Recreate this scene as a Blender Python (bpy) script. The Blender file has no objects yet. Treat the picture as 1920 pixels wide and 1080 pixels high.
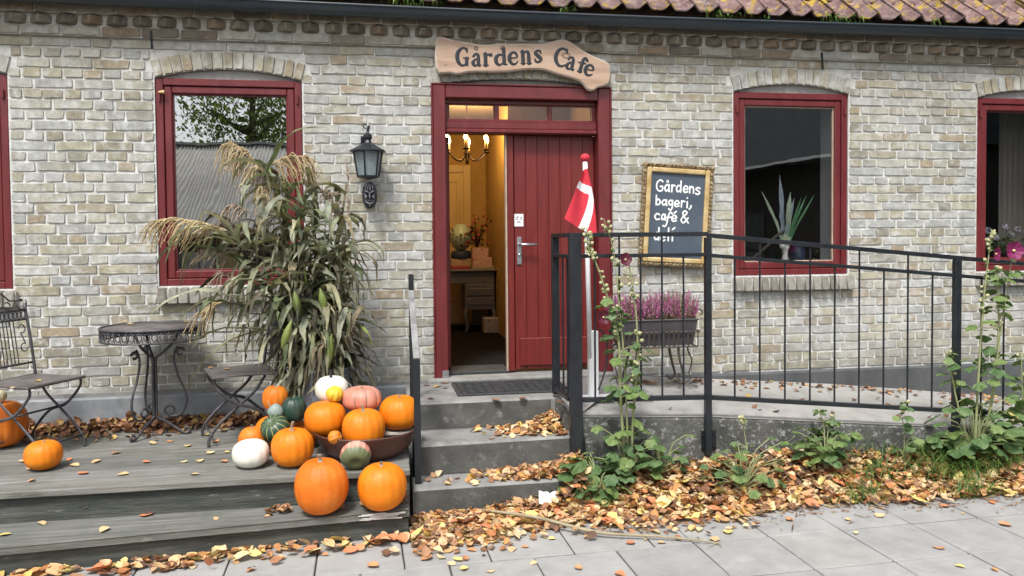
import bpy, bmesh, math, random
import numpy as np
from mathutils import Vector, Matrix
R = math.radians
PI = math.pi
SC = bpy.context.scene
COL = SC.collection
random.seed(7)

# ------------------------------------------------------------------ camera
CX, CD, CZ = 0.0, 5.483, 1.486
YAW, PITCH, ROLL = R(-9.671), R(-1.747), R(-0.532)
FPX, SHY = 1469.3, -44.85                       # focal length and principal point shift in pixels of a 1920 frame


def cam_axes():
    cy, sy, cp, sp, cr, sr = math.cos(YAW), math.sin(YAW), math.cos(PITCH), math.sin(PITCH), math.cos(ROLL), math.sin(ROLL)
    r, f, u = Vector((cy, sy, 0)), Vector((-sy, cy, 0)), Vector((0, 0, 1))
    f2, u2 = f * cp + u * sp, u * cp - f * sp
    return r * cr + u2 * sr, u2 * cr - r * sr, f2


AR, AU, AF = cam_axes()
CAMP = Vector((CX, -CD, CZ))
cam = bpy.data.cameras.new('camera')
cam.sensor_width = 36
cam.lens = FPX / 1920 * 36
cam.shift_y = SHY / 1920
cam.clip_end = 600
cam.clip_start = 0.05
co = bpy.data.objects.new('camera', cam)
co.matrix_world = Matrix.Translation(CAMP) @ Matrix((AR, AU, -AF)).transposed().to_4x4()
COL.objects.link(co)
SC.camera = co

# ------------------------------------------------------------------ light
SUN_EL, SUN_AZ = R(57), R(-24)                  # soft sun behind the camera, to its left
w = bpy.data.worlds.new('World')
SC.world = w
w.use_nodes = True
nt = w.node_tree
bg = nt.nodes['Background']
sky = nt.nodes.new('ShaderNodeTexSky')
sky.sky_type = 'NISHITA'
sky.sun_disc = False
sky.sun_elevation = SUN_EL
sky.sun_rotation = R(180) - SUN_AZ
sky.air_density = 1.0
sky.dust_density = 3.0
sky.ozone_density = 1.0
hs = nt.nodes.new('ShaderNodeHueSaturation')
hs.inputs['Saturation'].default_value = 0.42
nt.links.new(sky.outputs[0], hs.inputs['Color'])
nt.links.new(hs.outputs[0], bg.inputs['Color'])
bg.inputs['Strength'].default_value = 0.125
sun = bpy.data.lights.new('sun', 'SUN')
sun.energy = 2.0
sun.angle = R(12)
sun.color = (1, 0.98, 0.95)
so = bpy.data.objects.new('sun', sun)
sd = Vector((math.sin(SUN_AZ) * math.cos(SUN_EL), -math.cos(SUN_AZ) * math.cos(SUN_EL), math.sin(SUN_EL)))
so.rotation_euler = sd.to_track_quat('Z', 'Y').to_euler()
so.location = (0, -8, 12)
COL.objects.link(so)
SC.view_settings.view_transform = 'Standard'
SC.view_settings.look = 'None'
SC.view_settings.gamma = 1
SC.view_settings.use_curve_mapping = False
SC.view_settings.exposure = 0.95
SC.render.engine = 'CYCLES'
SC.cycles.max_bounces = 8
SC.cycles.transparent_max_bounces = 12


# ------------------------------------------------------------------ measuring helpers (pixel of the 1920 photo -> point on a plane of the place)
def ray(px, py):
    return AF + AR * ((px - 960) / FPX) - AU * ((py - 540 - SHY) / FPX)


def onY(px, py, Y=0.0):
    d = ray(px, py)
    return CAMP + d * ((Y - CAMP.y) / d.y)


def onZ(px, py, z=0.0):
    d = ray(px, py)
    return CAMP + d * ((z - CAMP.z) / d.z)


def px_size(p):
    return FPX / max(0.1, (Vector(p) - CAMP).dot(AF))


# ------------------------------------------------------------------ materials
def mat(name, cols, scale=8, rough=0.7, bump=0.0, bscale=None, metal=0.0, stops=None, vary=None, stretch=(1, 1, 1),
        detail=6, coords='pos', rnd=None, coat=0.0, spec=0.5, rvar=0.0):
    """Noise-blended colours, roughness variation and fine relief. vary: colours picked per piece (object random + island random)."""
    m = bpy.data.materials.new(name)
    m.use_nodes = True
    n, l = m.node_tree.nodes, m.node_tree.links
    b = n['Principled BSDF']
    if coords == 'pos':
        src = n.new('ShaderNodeNewGeometry').outputs['Position']
    else:
        src = n.new('ShaderNodeTexCoord').outputs['Object']
    mp = n.new('ShaderNodeMapping')
    mp.inputs['Scale'].default_value = stretch
    l.new(src, mp.inputs[0])
    nz = n.new('ShaderNodeTexNoise')
    nz.inputs['Scale'].default_value = scale
    nz.inputs['Detail'].default_value = detail
    nz.inputs['Roughness'].default_value = 0.62
    l.new(mp.outputs[0], nz.inputs['Vector'])
    cr = n.new('ShaderNodeValToRGB')
    stops = stops or [0.3 + 0.4 * i / max(1, len(cols) - 1) for i in range(len(cols))]
    ramp(cr, cols, stops)
    l.new(nz.outputs[0], cr.inputs[0])
    out = cr.outputs[0]
    if vary:
        oi, gi = n.new('ShaderNodeObjectInfo'), n.new('ShaderNodeNewGeometry')
        a = math_node(n, l, 'ADD', oi.outputs['Random'], gi.outputs['Random Per Island'])
        a = math_node(n, l, 'FRACT', a)
        vr = n.new('ShaderNodeValToRGB')
        vr.color_ramp.interpolation = 'CONSTANT'
        ramp(vr, vary, [i / len(vary) for i in range(len(vary))])
        l.new(a, vr.inputs[0])
        mx = n.new('ShaderNodeMixRGB')
        mx.blend_type = 'MULTIPLY'
        mx.inputs[0].default_value = 1
        l.new(vr.outputs[0], mx.inputs[1])
        l.new(out, mx.inputs[2])
        out = mx.outputs[0]
    l.new(out, b.inputs['Base Color'])
    b.inputs['Roughness'].default_value = rough
    b.inputs['Metallic'].default_value = metal
    b.inputs['Coat Weight'].default_value = coat
    b.inputs['Specular IOR Level'].default_value = spec
    if rvar:
        mr = n.new('ShaderNodeMapRange')
        mr.inputs['To Min'].default_value = rough - rvar
        mr.inputs['To Max'].default_value = rough + rvar
        l.new(nz.outputs[0], mr.inputs[0])
        l.new(mr.outputs[0], b.inputs['Roughness'])
    if bump:
        bz = n.new('ShaderNodeTexNoise')
        bz.inputs['Scale'].default_value = bscale or scale * 4
        bz.inputs['Detail'].default_value = 8
        bz.inputs['Roughness'].default_value = 0.7
        l.new(mp.outputs[0], bz.inputs['Vector'])
        bp = n.new('ShaderNodeBump')
        bp.inputs['Strength'].default_value = bump
        bp.inputs['Distance'].default_value = 0.01
        l.new(bz.outputs[0], bp.inputs['Height'])
        l.new(bp.outputs[0], b.inputs['Normal'])
    m['out'] = 1
    return m


def ramp(cr, cols, stops):
    e = cr.color_ramp.elements
    while len(e) < len(cols):
        e.new(0.5)
    while len(e) > len(cols):
        e.remove(e[-1])
    for i, (c, s) in enumerate(zip(cols, stops)):
        e[i].position = s
    for i, c in enumerate(cols):
        e[i].color = (*c, 1)


def math_node(n, l, op, a, b=None):
    m = n.new('ShaderNodeMath')
    m.operation = op
    for i, v in enumerate((a, b)):
        if v is None:
            continue
        if isinstance(v, (int, float)):
            m.inputs[i].default_value = v
        else:
            l.new(v, m.inputs[i])
    return m.outputs[0]


def overlay(m, col, scale, lo, hi, amount=1.0, seed=0.0, stretch=(1, 1, 1), zlo=None, zhi=None):
    """Adds patches of another substance (lime, moss, dirt) over a material's colour, by noise; optionally only between two heights."""
    n, l = m.node_tree.nodes, m.node_tree.links
    b = n['Principled BSDF']
    old = b.inputs['Base Color'].links[0].from_socket
    g = n.new('ShaderNodeNewGeometry')
    mp = n.new('ShaderNodeMapping')
    mp.inputs['Location'].default_value = (seed, seed * 1.7, seed * .3)
    mp.inputs['Scale'].default_value = stretch
    l.new(g.outputs['Position'], mp.inputs[0])
    nz = n.new('ShaderNodeTexNoise')
    nz.inputs['Scale'].default_value = scale
    nz.inputs['Detail'].default_value = 7
    nz.inputs['Roughness'].default_value = 0.68
    l.new(mp.outputs[0], nz.inputs['Vector'])
    mr = n.new('ShaderNodeMapRange')
    mr.inputs['From Min'].default_value = lo
    mr.inputs['From Max'].default_value = hi
    mr.inputs['To Max'].default_value = amount
    l.new(nz.outputs[0], mr.inputs[0])
    f = mr.outputs[0]
    if zlo is not None:
        sx = n.new('ShaderNodeSeparateXYZ')
        l.new(g.outputs['Position'], sx.inputs[0])
        m2 = n.new('ShaderNodeMapRange')
        m2.inputs['From Min'].default_value = zlo
        m2.inputs['From Max'].default_value = zhi
        l.new(sx.outputs[2], m2.inputs[0])
        f = math_node(n, l, 'MULTIPLY', f, m2.outputs[0])
    mx = n.new('ShaderNodeMixRGB')
    l.new(f, mx.inputs[0])
    l.new(old, mx.inputs[1])
    mx.inputs[2].default_value = (*col, 1)
    l.new(mx.outputs[0], b.inputs['Base Color'])
    return m


def emit(name, col, s):
    m = bpy.data.materials.new(name)
    m.use_nodes = True
    b = m.node_tree.nodes['Principled BSDF']
    b.inputs['Base Color'].default_value = (*col, 1)
    b.inputs['Emission Color'].default_value = (*col, 1)
    b.inputs['Emission Strength'].default_value = s
    return m


def glass(name, refl, tint=(1, 1, 1)):
    m = bpy.data.materials.new(name)
    m.use_nodes = True
    n, l = m.node_tree.nodes, m.node_tree.links
    n.remove(n['Principled BSDF'])
    t, g, x = n.new('ShaderNodeBsdfTransparent'), n.new('ShaderNodeBsdfGlossy'), n.new('ShaderNodeMixShader')
    t.inputs[0].default_value = (*tint, 1)
    g.inputs['Roughness'].default_value = 0.0
    nz = n.new('ShaderNodeTexNoise')
    nz.inputs['Scale'].default_value = 2.2
    bp = n.new('ShaderNodeBump')
    bp.inputs['Strength'].default_value = 0.02
    bp.inputs['Distance'].default_value = 0.05
    l.new(nz.outputs[0], bp.inputs['Height'])
    l.new(bp.outputs[0], g.inputs['Normal'])
    lw = n.new('ShaderNodeLayerWeight')
    lw.inputs[0].default_value = 0.25
    f = math_node(n, l, 'MULTIPLY', lw.outputs['Fresnel'], 0.6)
    f = math_node(n, l, 'ADD', f, refl)
    l.new(f, x.inputs[0])
    l.new(t.outputs[0], x.inputs[1])
    l.new(g.outputs[0], x.inputs[2])
    l.new(x.outputs[0], n['Material Output'].inputs[0])
    return m


M = {}
M['brick'] = mat('weathered yellow brick', [(.60, .60, .575), (.89, .895, .88), (1.1, 1.105, 1.09)], 18, .9, .7, 75,
                 vary=[(.43, .40, .30), (.34, .325, .28), (.45, .44, .41), (.40, .365, .255), (.46, .44, .375), (.29, .27, .215),
                       (.46, .46, .445), (.37, .335, .245), (.41, .41, .39), (.43, .40, .32), (.48, .465, .41), (.36, .29, .20), (.43, .43, .40), (.38, .385, .37), (.33, .29, .22), (.44, .43, .36)])
overlay(M['brick'], (.60, .605, .59), 11, .50, .66, .8, 3.1)
overlay(M['brick'], (.60, .59, .56), 1.3, .47, .68, .45, 9.3)
overlay(M['brick'], (.16, .15, .12), 30, .62, .74, .65, 5.7)
overlay(M['brick'], (.27, .26, .19), 2.2, .52, .72, .45, 12.7)
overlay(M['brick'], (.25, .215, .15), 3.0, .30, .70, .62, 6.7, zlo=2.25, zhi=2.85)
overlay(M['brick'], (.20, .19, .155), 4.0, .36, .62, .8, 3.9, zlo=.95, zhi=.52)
overlay(M['brick'], (.17, .155, .125), 6.0, .54, .70, .4, 13.9, stretch=(2.5, 1, .25))
M['cornice_brick'] = mat('brown cornice brick', [(.6, .58, .55), (1, 1, 1)], 16, .9, .6, 60,
                         vary=[(.25, .205, .15), (.20, .165, .125), (.28, .24, .18), (.18, .15, .115), (.25, .22, .17), (.29, .22, .155)])
overlay(M['cornice_brick'], (.50, .47, .42), 14, .57, .72, .6, 2.2)
M['mortar'] = mat('lime mortar', [(.47, .465, .44), (.60, .595, .57), (.69, .685, .66)], 20, .95, .6, 90)
overlay(M['mortar'], (.33, .32, .28), 3, .54, .74, .6, 4.4)
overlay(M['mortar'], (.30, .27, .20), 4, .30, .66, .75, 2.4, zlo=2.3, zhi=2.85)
M['cornice_mortar'] = mat('dirty cornice mortar', [(.30, .275, .24), (.46, .43, .385), (.58, .555, .51)], 16, .95, .6, 80)
M['sill'] = mat('weathered sill brick', [(.6, .59, .56), (1, .99, .96)], 18, .92, .9, 60, vary=[(.24, .225, .195), (.29, .275, .245), (.21, .195, .165), (.33, .315, .28)])
overlay(M['sill'], (.42, .41, .38), 20, .58, .72, .6, 2.6)
M['red'] = mat('red painted wood', [(.105, .013, .014), (.130, .016, .018), (.155, .024, .027)], 5, .38, .06, 40, stretch=(3, 3, .6), rvar=.1)
overlay(M['red'], (.05, .02, .02), 14, .56, .74, .6, 2.1)
overlay(M['red'], (.40, .33, .28), 34, .66, .72, .7, 4.1, zlo=1.0, zhi=.55)
M['door_red'] = mat('red painted planks', [(.115, .011, .009), (.142, .014, .011), (.17, .020, .016)], 5, .42, .12, 60, stretch=(6, 6, .5), rvar=.1)
overlay(M['door_red'], (.42, .26, .22), 38, .735, .755, .8, 8.8)
overlay(M['door_red'], (.05, .012, .012), 9, .54, .74, .6, 5.8, stretch=(4, 4, .6))
overlay(M['door_red'], (.36, .27, .22), 30, .66, .72, .7, 1.8, zlo=.85, zhi=.55)
M['pale_wood'] = mat('bare wood edge', [(.30, .2, .14), (.5, .4, .3)], 20, .7, .2, 60, stretch=(4, 4, .6))
M['grey_board'] = mat('grey painted board', [(.24, .235, .22), (.34, .33, .31)], 9, .8, .2, 60)
M['plinth'] = mat('grey blue painted plinth', [(.15, .165, .18), (.22, .235, .25), (.27, .28, .285)], 4, .8, .3, 30)
overlay(M['plinth'], (.12, .12, .10), 7, .5, .7, .6, 1.3)
M['dark_plinth'] = mat('dark rendered plinth', [(.055, .058, .06), (.10, .103, .103)], 5, .88, .3, 40)
M['concrete'] = mat('worn concrete', [(.16, .158, .15), (.225, .222, .21), (.285, .28, .265)], 5.5, .9, .6, 70)
overlay(M['concrete'], (.09, .09, .08), 5, .5, .72, .65, 7.1)
overlay(M['concrete'], (.36, .36, .35), 26, .62, .74, .5, 2.9)
M['riser_dark'] = mat('stained riser concrete with painted shade', [(.05, .05, .046), (.085, .085, .078), (.125, .123, .113)], 6, .92, .6, 60)  # darker than the treads: dirt, plus overhead-light shade put into the colour
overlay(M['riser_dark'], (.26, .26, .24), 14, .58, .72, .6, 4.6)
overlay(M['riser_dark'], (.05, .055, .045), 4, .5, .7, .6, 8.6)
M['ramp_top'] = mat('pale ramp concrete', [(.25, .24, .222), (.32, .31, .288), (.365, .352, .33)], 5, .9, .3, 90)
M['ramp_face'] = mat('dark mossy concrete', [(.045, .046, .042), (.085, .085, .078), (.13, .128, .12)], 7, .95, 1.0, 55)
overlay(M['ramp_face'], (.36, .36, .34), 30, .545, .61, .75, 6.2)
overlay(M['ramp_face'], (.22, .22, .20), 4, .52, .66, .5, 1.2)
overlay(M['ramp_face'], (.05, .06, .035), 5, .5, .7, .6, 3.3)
M['slab'] = mat('grey paving slab', [(.265, .26, .25), (.32, .315, .302), (.36, .353, .338)], 6, .9, .5, 160,
                vary=[(1, 1, 1), (.95, .95, .955), (.9, .9, .9), (.98, .975, .96), (.93, .935, .94)])
overlay(M['slab'], (.24, .235, .22), 3.0, .52, .74, .6, 4.0)
overlay(M['slab'], (.42, .415, .40), 9, .58, .72, .5, 6.0)
overlay(M['slab'], (.12, .115, .10), 24, .68, .74, .6, 2.0)
overlay(M['slab'], (.2, .19, .17), 60, .68, .76, .6, 1.9)
M['joint'] = mat('sandy joint', [(.035, .033, .028), (.085, .08, .065)], 40, 1, .4, 120)
M['soil'] = mat('dark soil', [(.05, .037, .026), (.10, .075, .05)], 20, 1, .6, 60)
M['asphalt'] = mat('asphalt', [(.045, .045, .047), (.07, .07, .07)], 30, .9, .3, 200)
M['ground'] = mat('verge ground', [(.07, .09, .04), (.12, .11, .07)], 2, 1, .3, 30)
M['deck'] = mat('weathered grey deck wood', [(.115, .113, .10), (.185, .18, .165), (.25, .243, .225)], 5, .85, .6, 26, stretch=(.5, 7, 7),
                vary=[(1, 1, 1), (.88, .89, .88), (.78, .79, .77), (.94, .93, .9), (1.04, 1.03, 1.0)])
overlay(M['deck'], (.085, .10, .072), 3, .46, .68, .65, 2.3)
overlay(M['deck'], (.06, .06, .055), 7, .60, .68, .7, 5.3, stretch=(.25, 9, 1))
overlay(M['deck'], (.38, .375, .355), 9, .60, .70, .6, 7.3, stretch=(.25, 9, 1))
M['deck_edge'] = mat('dark deck fascia', [(.035, .040, .034), (.065, .07, .06), (.11, .112, .096)], 6, .9, .8, 30, stretch=(.5, 5, 5))  # fascia and riser boards, darker than the deck boards
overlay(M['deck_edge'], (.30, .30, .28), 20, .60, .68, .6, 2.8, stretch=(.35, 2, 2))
M['iron'] = mat('black painted iron', [(.008, .010, .013), (.018, .021, .025)], 18, .36, .08, 90, rvar=.08)
M['sky_sheen_iron'] = mat('iron with painted sky sheen', [(.10, .10, .10), (.22, .22, .215), (.36, .355, .34)], 7, .42, .1, 90)  # pale colour stands in for sky light caught on the sloping rail
M['furn_iron'] = mat('grey brown wrought iron', [(.035, .033, .036), (.075, .072, .078), (.12, .115, .12)], 14, .48, .15, 100, metal=.35)
M['furn_top'] = mat('dusty metal top', [(.07, .06, .058), (.13, .115, .11), (.18, .165, .155)], 7, .55, .12, 60, metal=.2)
M['gutter'] = mat('anthracite gutter', [(.022, .032, .042), (.038, .05, .062)], 5, .38, .05, 30, stretch=(.4, 3, 3))
M['roof'] = mat('weathered clay pantile', [(.12, .075, .072), (.215, .14, .132), (.33, .25, .235)], 14, .92, .9, 70,
                vary=[(1, 1, 1), (.85, .8, .82), (1.1, 1.02, 1), (.95, .88, .9)])
overlay(M['roof'], (.44, .30, .03), 12, .535, .60, .95, 3.7)
overlay(M['roof'], (.42, .19, .03), 19, .62, .68, .8, 1.7)
overlay(M['roof'], (.50, .47, .42), 45, .60, .66, .8, 7.3)
overlay(M['roof'], (.45, .42, .38), 20, .58, .68, .6, 1.1)
overlay(M['roof'], (.07, .06, .055), 11, .60, .74, .7, 8.1)
M['sign_wood'] = mat('planed sign wood', [(.33, .21, .145), (.44, .30, .21), (.50, .36, .27)], 4, .62, .15, 30, stretch=(.8, 5, 5))
overlay(M['sign_wood'], (.22, .13, .085), 9, .60, .72, .55, 4.1, stretch=(.3, 3, 3))
M['sign_edge'] = mat('pale live edge', [(.42, .34, .26), (.60, .53, .44)], 14, .75, .3, 60)
M['letter_black'] = mat('black letter paint', [(.012, .014, .018), (.022, .025, .03)], 20, .42)
M['slate'] = mat('blue grey chalkboard', [(.045, .062, .085), (.060, .082, .110), (.085, .105, .13)], 3.5, .62, .05, 40)
M['chalk'] = mat('white chalk paint', [(.74, .74, .72), (.84, .84, .82)], 30, .85, .1, 120)
M['gold'] = mat('gilded frame', [(.42, .27, .10), (.60, .43, .20), (.72, .58, .34)], 12, .42, .12, 60, metal=.35)
M['gold_dark'] = mat('tarnished gilding', [(.10, .07, .035), (.27, .19, .10), (.50, .42, .28)], 40, .5, .4, 160, metal=.3)
M['lantern'] = mat('black lantern metal', [(.012, .014, .017), (.03, .034, .04)], 18, .42, .1, 80, metal=.4)
M['white_paint'] = mat('white paint', [(.72, .73, .74), (.82, .82, .82)], 12, .5, .04, 40)
M['flag_red'] = mat('red flag cloth', [(.56, .025, .045), (.64, .035, .055)], 20, .8, .1, 300)
M['flag_white'] = mat('white flag cloth', [(.76, .75, .76), (.84, .83, .83)], 20, .8, .1, 300)
M['steel'] = mat('brushed steel', [(.42, .43, .45), (.58, .58, .6)], 20, .32, .03, 60, metal=.9)
M['rubber'] = mat('black rubber mat', [(.020, .021, .022), (.045, .046, .048)], 18, .7, .2, 90)
M['leaf'] = mat('fallen leaves', [(.85, .85, .85), (1.14, 1.14, 1.14), (1.34, 1.3, 1.24)], 30, .75, .2, 120,
                vary=[(.42, .25, .12), (.48, .31, .16), (.38, .15, .05), (.18, .085, .045), (.52, .38, .22), (.52, .36, .10), (.28, .13, .06), (.46, .27, .13),
                      (.40, .18, .07), (.11, .058, .036), (.54, .42, .26), (.46, .23, .085), (.32, .175, .095), (.42, .21, .075), (.20, .11, .066), (.50, .30, .16), (.15, .07, .04), (.25, .14, .08), (.58, .47, .27), (.56, .45, .18), (.54, .40, .24)])
M['leaf_pale'] = mat('pale yellow fallen leaf', [(.8, .8, .8), (1.1, 1.1, 1.1), (1.3, 1.25, 1.15)], 30, .75, .25, 120,
                     vary=[(.56, .44, .15), (.52, .32, .16), (.58, .48, .24), (.46, .22, .10), (.55, .38, .2), (.50, .18, .08)])
M['leaf_brown'] = mat('brown fallen leaves', [(.75, .75, .75), (1, 1, 1), (1.15, 1.12, 1.05)], 30, .75, .2, 120,
                      vary=[(.27, .13, .065), (.18, .085, .045), (.34, .17, .08), (.12, .06, .035), (.22, .10, .05), (.38, .22, .10), (.15, .075, .04), (.42, .28, .09)])
M['grass'] = mat('grass', [(.05, .115, .022), (.095, .17, .04)], 30, .6, vary=[(1, 1, 1), (.7, .85, .7), (1.3, 1.15, 1), (1.9, 1.35, 1.2)])
M['moss'] = mat('moss', [(.16, .15, .02), (.36, .27, .03)], 40, .95, .6, 120)
M['holly_leaf'] = mat('hollyhock leaf', [(.06, .115, .035), (.10, .165, .055), (.17, .235, .10)], 18, .58, .25, 60,
                      vary=[(1, 1, 1), (.75, .85, .85), (1.25, 1.15, .95), (.9, .95, 1.0), (1.45, 1.3, 1.2)])
M['holly_stem'] = mat('pale green stem', [(.20, .24, .10), (.30, .31, .15)], 20, .6)
M['bud'] = mat('pale bud', [(.30, .32, .14), (.48, .44, .26)], 40, .7)
M['petal_dark'] = mat('deep burgundy petal', [(.07, .006, .018), (.13, .012, .035)], 30, .6, .1, 80)
M['petal_magenta'] = mat('magenta petal', [(.14, .006, .06), (.24, .018, .11)], 30, .6, .1, 80)
M['petal_white'] = mat('pale lilac petal', [(.62, .58, .70), (.78, .75, .80)], 30, .6)
M['petal_eye'] = mat('yellow flower eye', [(.62, .55, .22), (.75, .7, .4)], 30, .7)
M['heather'] = mat('heather flowers', [(.36, .06, .22), (.50, .13, .34), (.60, .28, .46)], 25, .8, vary=[(1, 1, 1), (.8, .75, .85), (1.15, 1.1, 1.1), (.75, .6, .7)])
M['heather_green'] = mat('heather foliage', [(.09, .10, .035), (.19, .14, .06)], 25, .8)
M['trough'] = mat('dark metal trough', [(.055, .048, .055), (.09, .08, .088)], 8, .5, .1, 60, metal=.2)
M['rust'] = mat('rusty brown iron', [(.055, .042, .038), (.10, .075, .062)], 14, .6, .2, 90, metal=.2)
M['bowl'] = mat('brown enamelled basin', [(.045, .02, .013), (.085, .036, .023), (.11, .055, .037)], 5, .42, .08, 50, rvar=.08)
M['zinc'] = mat('blue grey zinc', [(.17, .20, .25), (.26, .29, .34)], 5, .48, .1, 40, metal=.35)
M['corn_leaf'] = mat('dry corn leaf', [(.125, .135, .095), (.25, .26, .19), (.41, .41, .32)], 9, .72, .3, 70,
                     vary=[(1, 1, 1), (.72, .74, .62), (1.2, 1.18, 1.08), (.45, .47, .38), (.85, .90, .76), (1.3, 1.2, 1.0), (.55, .66, .42), (.34, .35, .29), (.95, 1.0, .98), (.8, .72, .58)])
overlay(M['corn_leaf'], (.30, .23, .13), 11, .56, .68, .7, 4.4)
overlay(M['corn_leaf'], (.09, .085, .055), 17, .60, .70, .7, 2.4)
M['corn_dry'] = mat('brown dry corn leaf', [(.035, .03, .018), (.095, .082, .05), (.22, .19, .125)], 9, .8, .3, 70,
                    vary=[(1, 1, 1), (.6, .58, .5), (1.5, 1.4, 1.3), (.42, .4, .35)])
M['corn_green'] = mat('green corn stalk', [(.10, .15, .03), (.20, .24, .06)], 12, .5, .1, 50, stretch=(1, 1, .3))
M['tassel'] = mat('straw tassel', [(.44, .35, .20), (.60, .50, .32)], 20, .85, .3, 120, vary=[(1, 1, 1), (.8, .72, .62), (1.15, 1.1, 1.05)])
M['tassel_brown'] = mat('brown tassel', [(.23, .17, .12), (.38, .30, .22)], 20, .85, .3, 120)
M['stemwood'] = mat('dry pumpkin stem', [(.20, .17, .11), (.40, .35, .26)], 30, .8, .4, 90)
M['paper'] = mat('white paper', [(.72, .73, .75), (.82, .82, .82)], 20, .8)
M['stick'] = mat('peeled branch', [(.22, .18, .11), (.36, .31, .2)], 20, .8, .3, 90)
M['hall_wall'] = mat('ochre hall wall', [(.33, .20, .05), (.42, .27, .085)], 6, .8, .1, 40)
M['hall_ceiling'] = mat('cream ceiling', [(.60, .50, .34), (.66, .56, .40)], 4, .8)
M['hall_door'] = mat('cream panel door', [(.50, .36, .16), (.56, .42, .20)], 3, .6)
M['dado'] = mat('pale dado', [(.22, .235, .24), (.28, .295, .30)], 5, .7)
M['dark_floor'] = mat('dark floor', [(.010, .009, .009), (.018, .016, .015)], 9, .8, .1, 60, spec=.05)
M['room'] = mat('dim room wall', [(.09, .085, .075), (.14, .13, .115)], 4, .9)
M['room_white'] = mat('white plaster reveal', [(.55, .57, .58), (.64, .65, .66)], 5, .85)
M['vanity'] = mat('grey painted furniture', [(.10, .105, .12), (.15, .155, .17)], 6, .55, .08, 50)
M['mint'] = mat('mint glazed', [(.34, .46, .38), (.42, .52, .44)], 6, .4)
M['navy'] = mat('navy glazed', [(.02, .04, .09), (.035, .055, .11)], 6, .35)
M['box_red'] = mat('red card', [(.30, .03, .035), (.42, .06, .06)], 12, .6)
M['box_pink'] = mat('patterned pink card', [(.48, .17, .16), (.60, .42, .38), (.36, .05, .06)], 26, .6)
M['box_tan'] = mat('tan card', [(.34, .26, .18), (.46, .38, .28)], 12, .7)
M['brass_dark'] = mat('dark bronze', [(.04, .028, .018), (.09, .06, .035)], 14, .42, metal=.6)
M['wax'] = emit('lit candle bulb', (1, .62, .22), 22)
M['candle'] = mat('cream candle sleeve', [(.66, .52, .28), (.74, .6, .36)], 9, .6)
M['orange_lamp'] = mat('orange shade', [(.58, .16, .02), (.68, .22, .035)], 6, .7)
M['curtain'] = mat('grey curtain', [(.20, .185, .16), (.27, .25, .22)], 14, .9, stretch=(5, 5, .2))


def translucent(m, fac, gain=1.5):
    """Thin blades let light through."""
    n, l = m.node_tree.nodes, m.node_tree.links
    b = n['Principled BSDF']
    c = b.inputs['Base Color'].links[0].from_socket
    t, x, g = n.new('ShaderNodeBsdfTranslucent'), n.new('ShaderNodeMixShader'), n.new('ShaderNodeMixRGB')
    g.blend_type = 'MULTIPLY'
    g.inputs[0].default_value = 1
    l.new(c, g.inputs[1])
    g.inputs[2].default_value = (gain, gain * 1.05, gain * .7, 1)
    l.new(g.outputs[0], t.inputs[0])
    x.inputs[0].default_value = fac
    l.new(b.outputs[0], x.inputs[1])
    l.new(t.outputs[0], x.inputs[2])
    l.new(x.outputs[0], n['Material Output'].inputs[0])


for k_, f_ in (('holly_leaf', .25), ('corn_leaf', .22), ('corn_dry', .15), ('leaf', .15), ('grass', .25), ('petal_dark', .2), ('petal_magenta', .2), ('tassel', .2)):
    translucent(M[k_], f_)
M['pane_strong'] = glass('mirror like window glass', .52, (.92, .93, .92))
M['pane'] = glass('window glass', .22, (.97, .98, .97))
M['pane_clear'] = glass('clear old glass', .06, (.93, .92, .88))
M['lamp_glass'] = mat('bluish textured lamp glass', [(.32, .40, .43), (.46, .54, .57)], 18, .12, .6, 60)
M['lamp_glass'].node_tree.nodes['Principled BSDF'].inputs['Transmission Weight'].default_value = .55
M['shed_roof'] = mat('pale corrugated roof', [(.36, .35, .31), (.46, .45, .41)], 3, .9, .2, 30)
M['thatch'] = mat('dark weathered thatch', [(.018, .021, .025), (.045, .05, .056), (.075, .08, .085)], 16, .95, .8, 60, stretch=(5, 1, 1))
M['timber_dark'] = mat('dark timber wall', [(.02, .016, .013), (.05, .04, .032)], 6, .85, .2, 40, stretch=(8, 8, .5))
M['bark'] = mat('bark', [(.07, .055, .04), (.16, .13, .10)], 12, .95, .5, 40)
M['tree_leaf'] = mat('tree foliage', [(.06, .10, .025), (.12, .15, .045)], 3, .7, vary=[(1, 1, 1), (.7, .75, .7), (1.4, 1.3, 1), (.5, .6, .5), (1.7, 1.45, 1)])
translucent(M['tree_leaf'], .4, 2.0)


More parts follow.
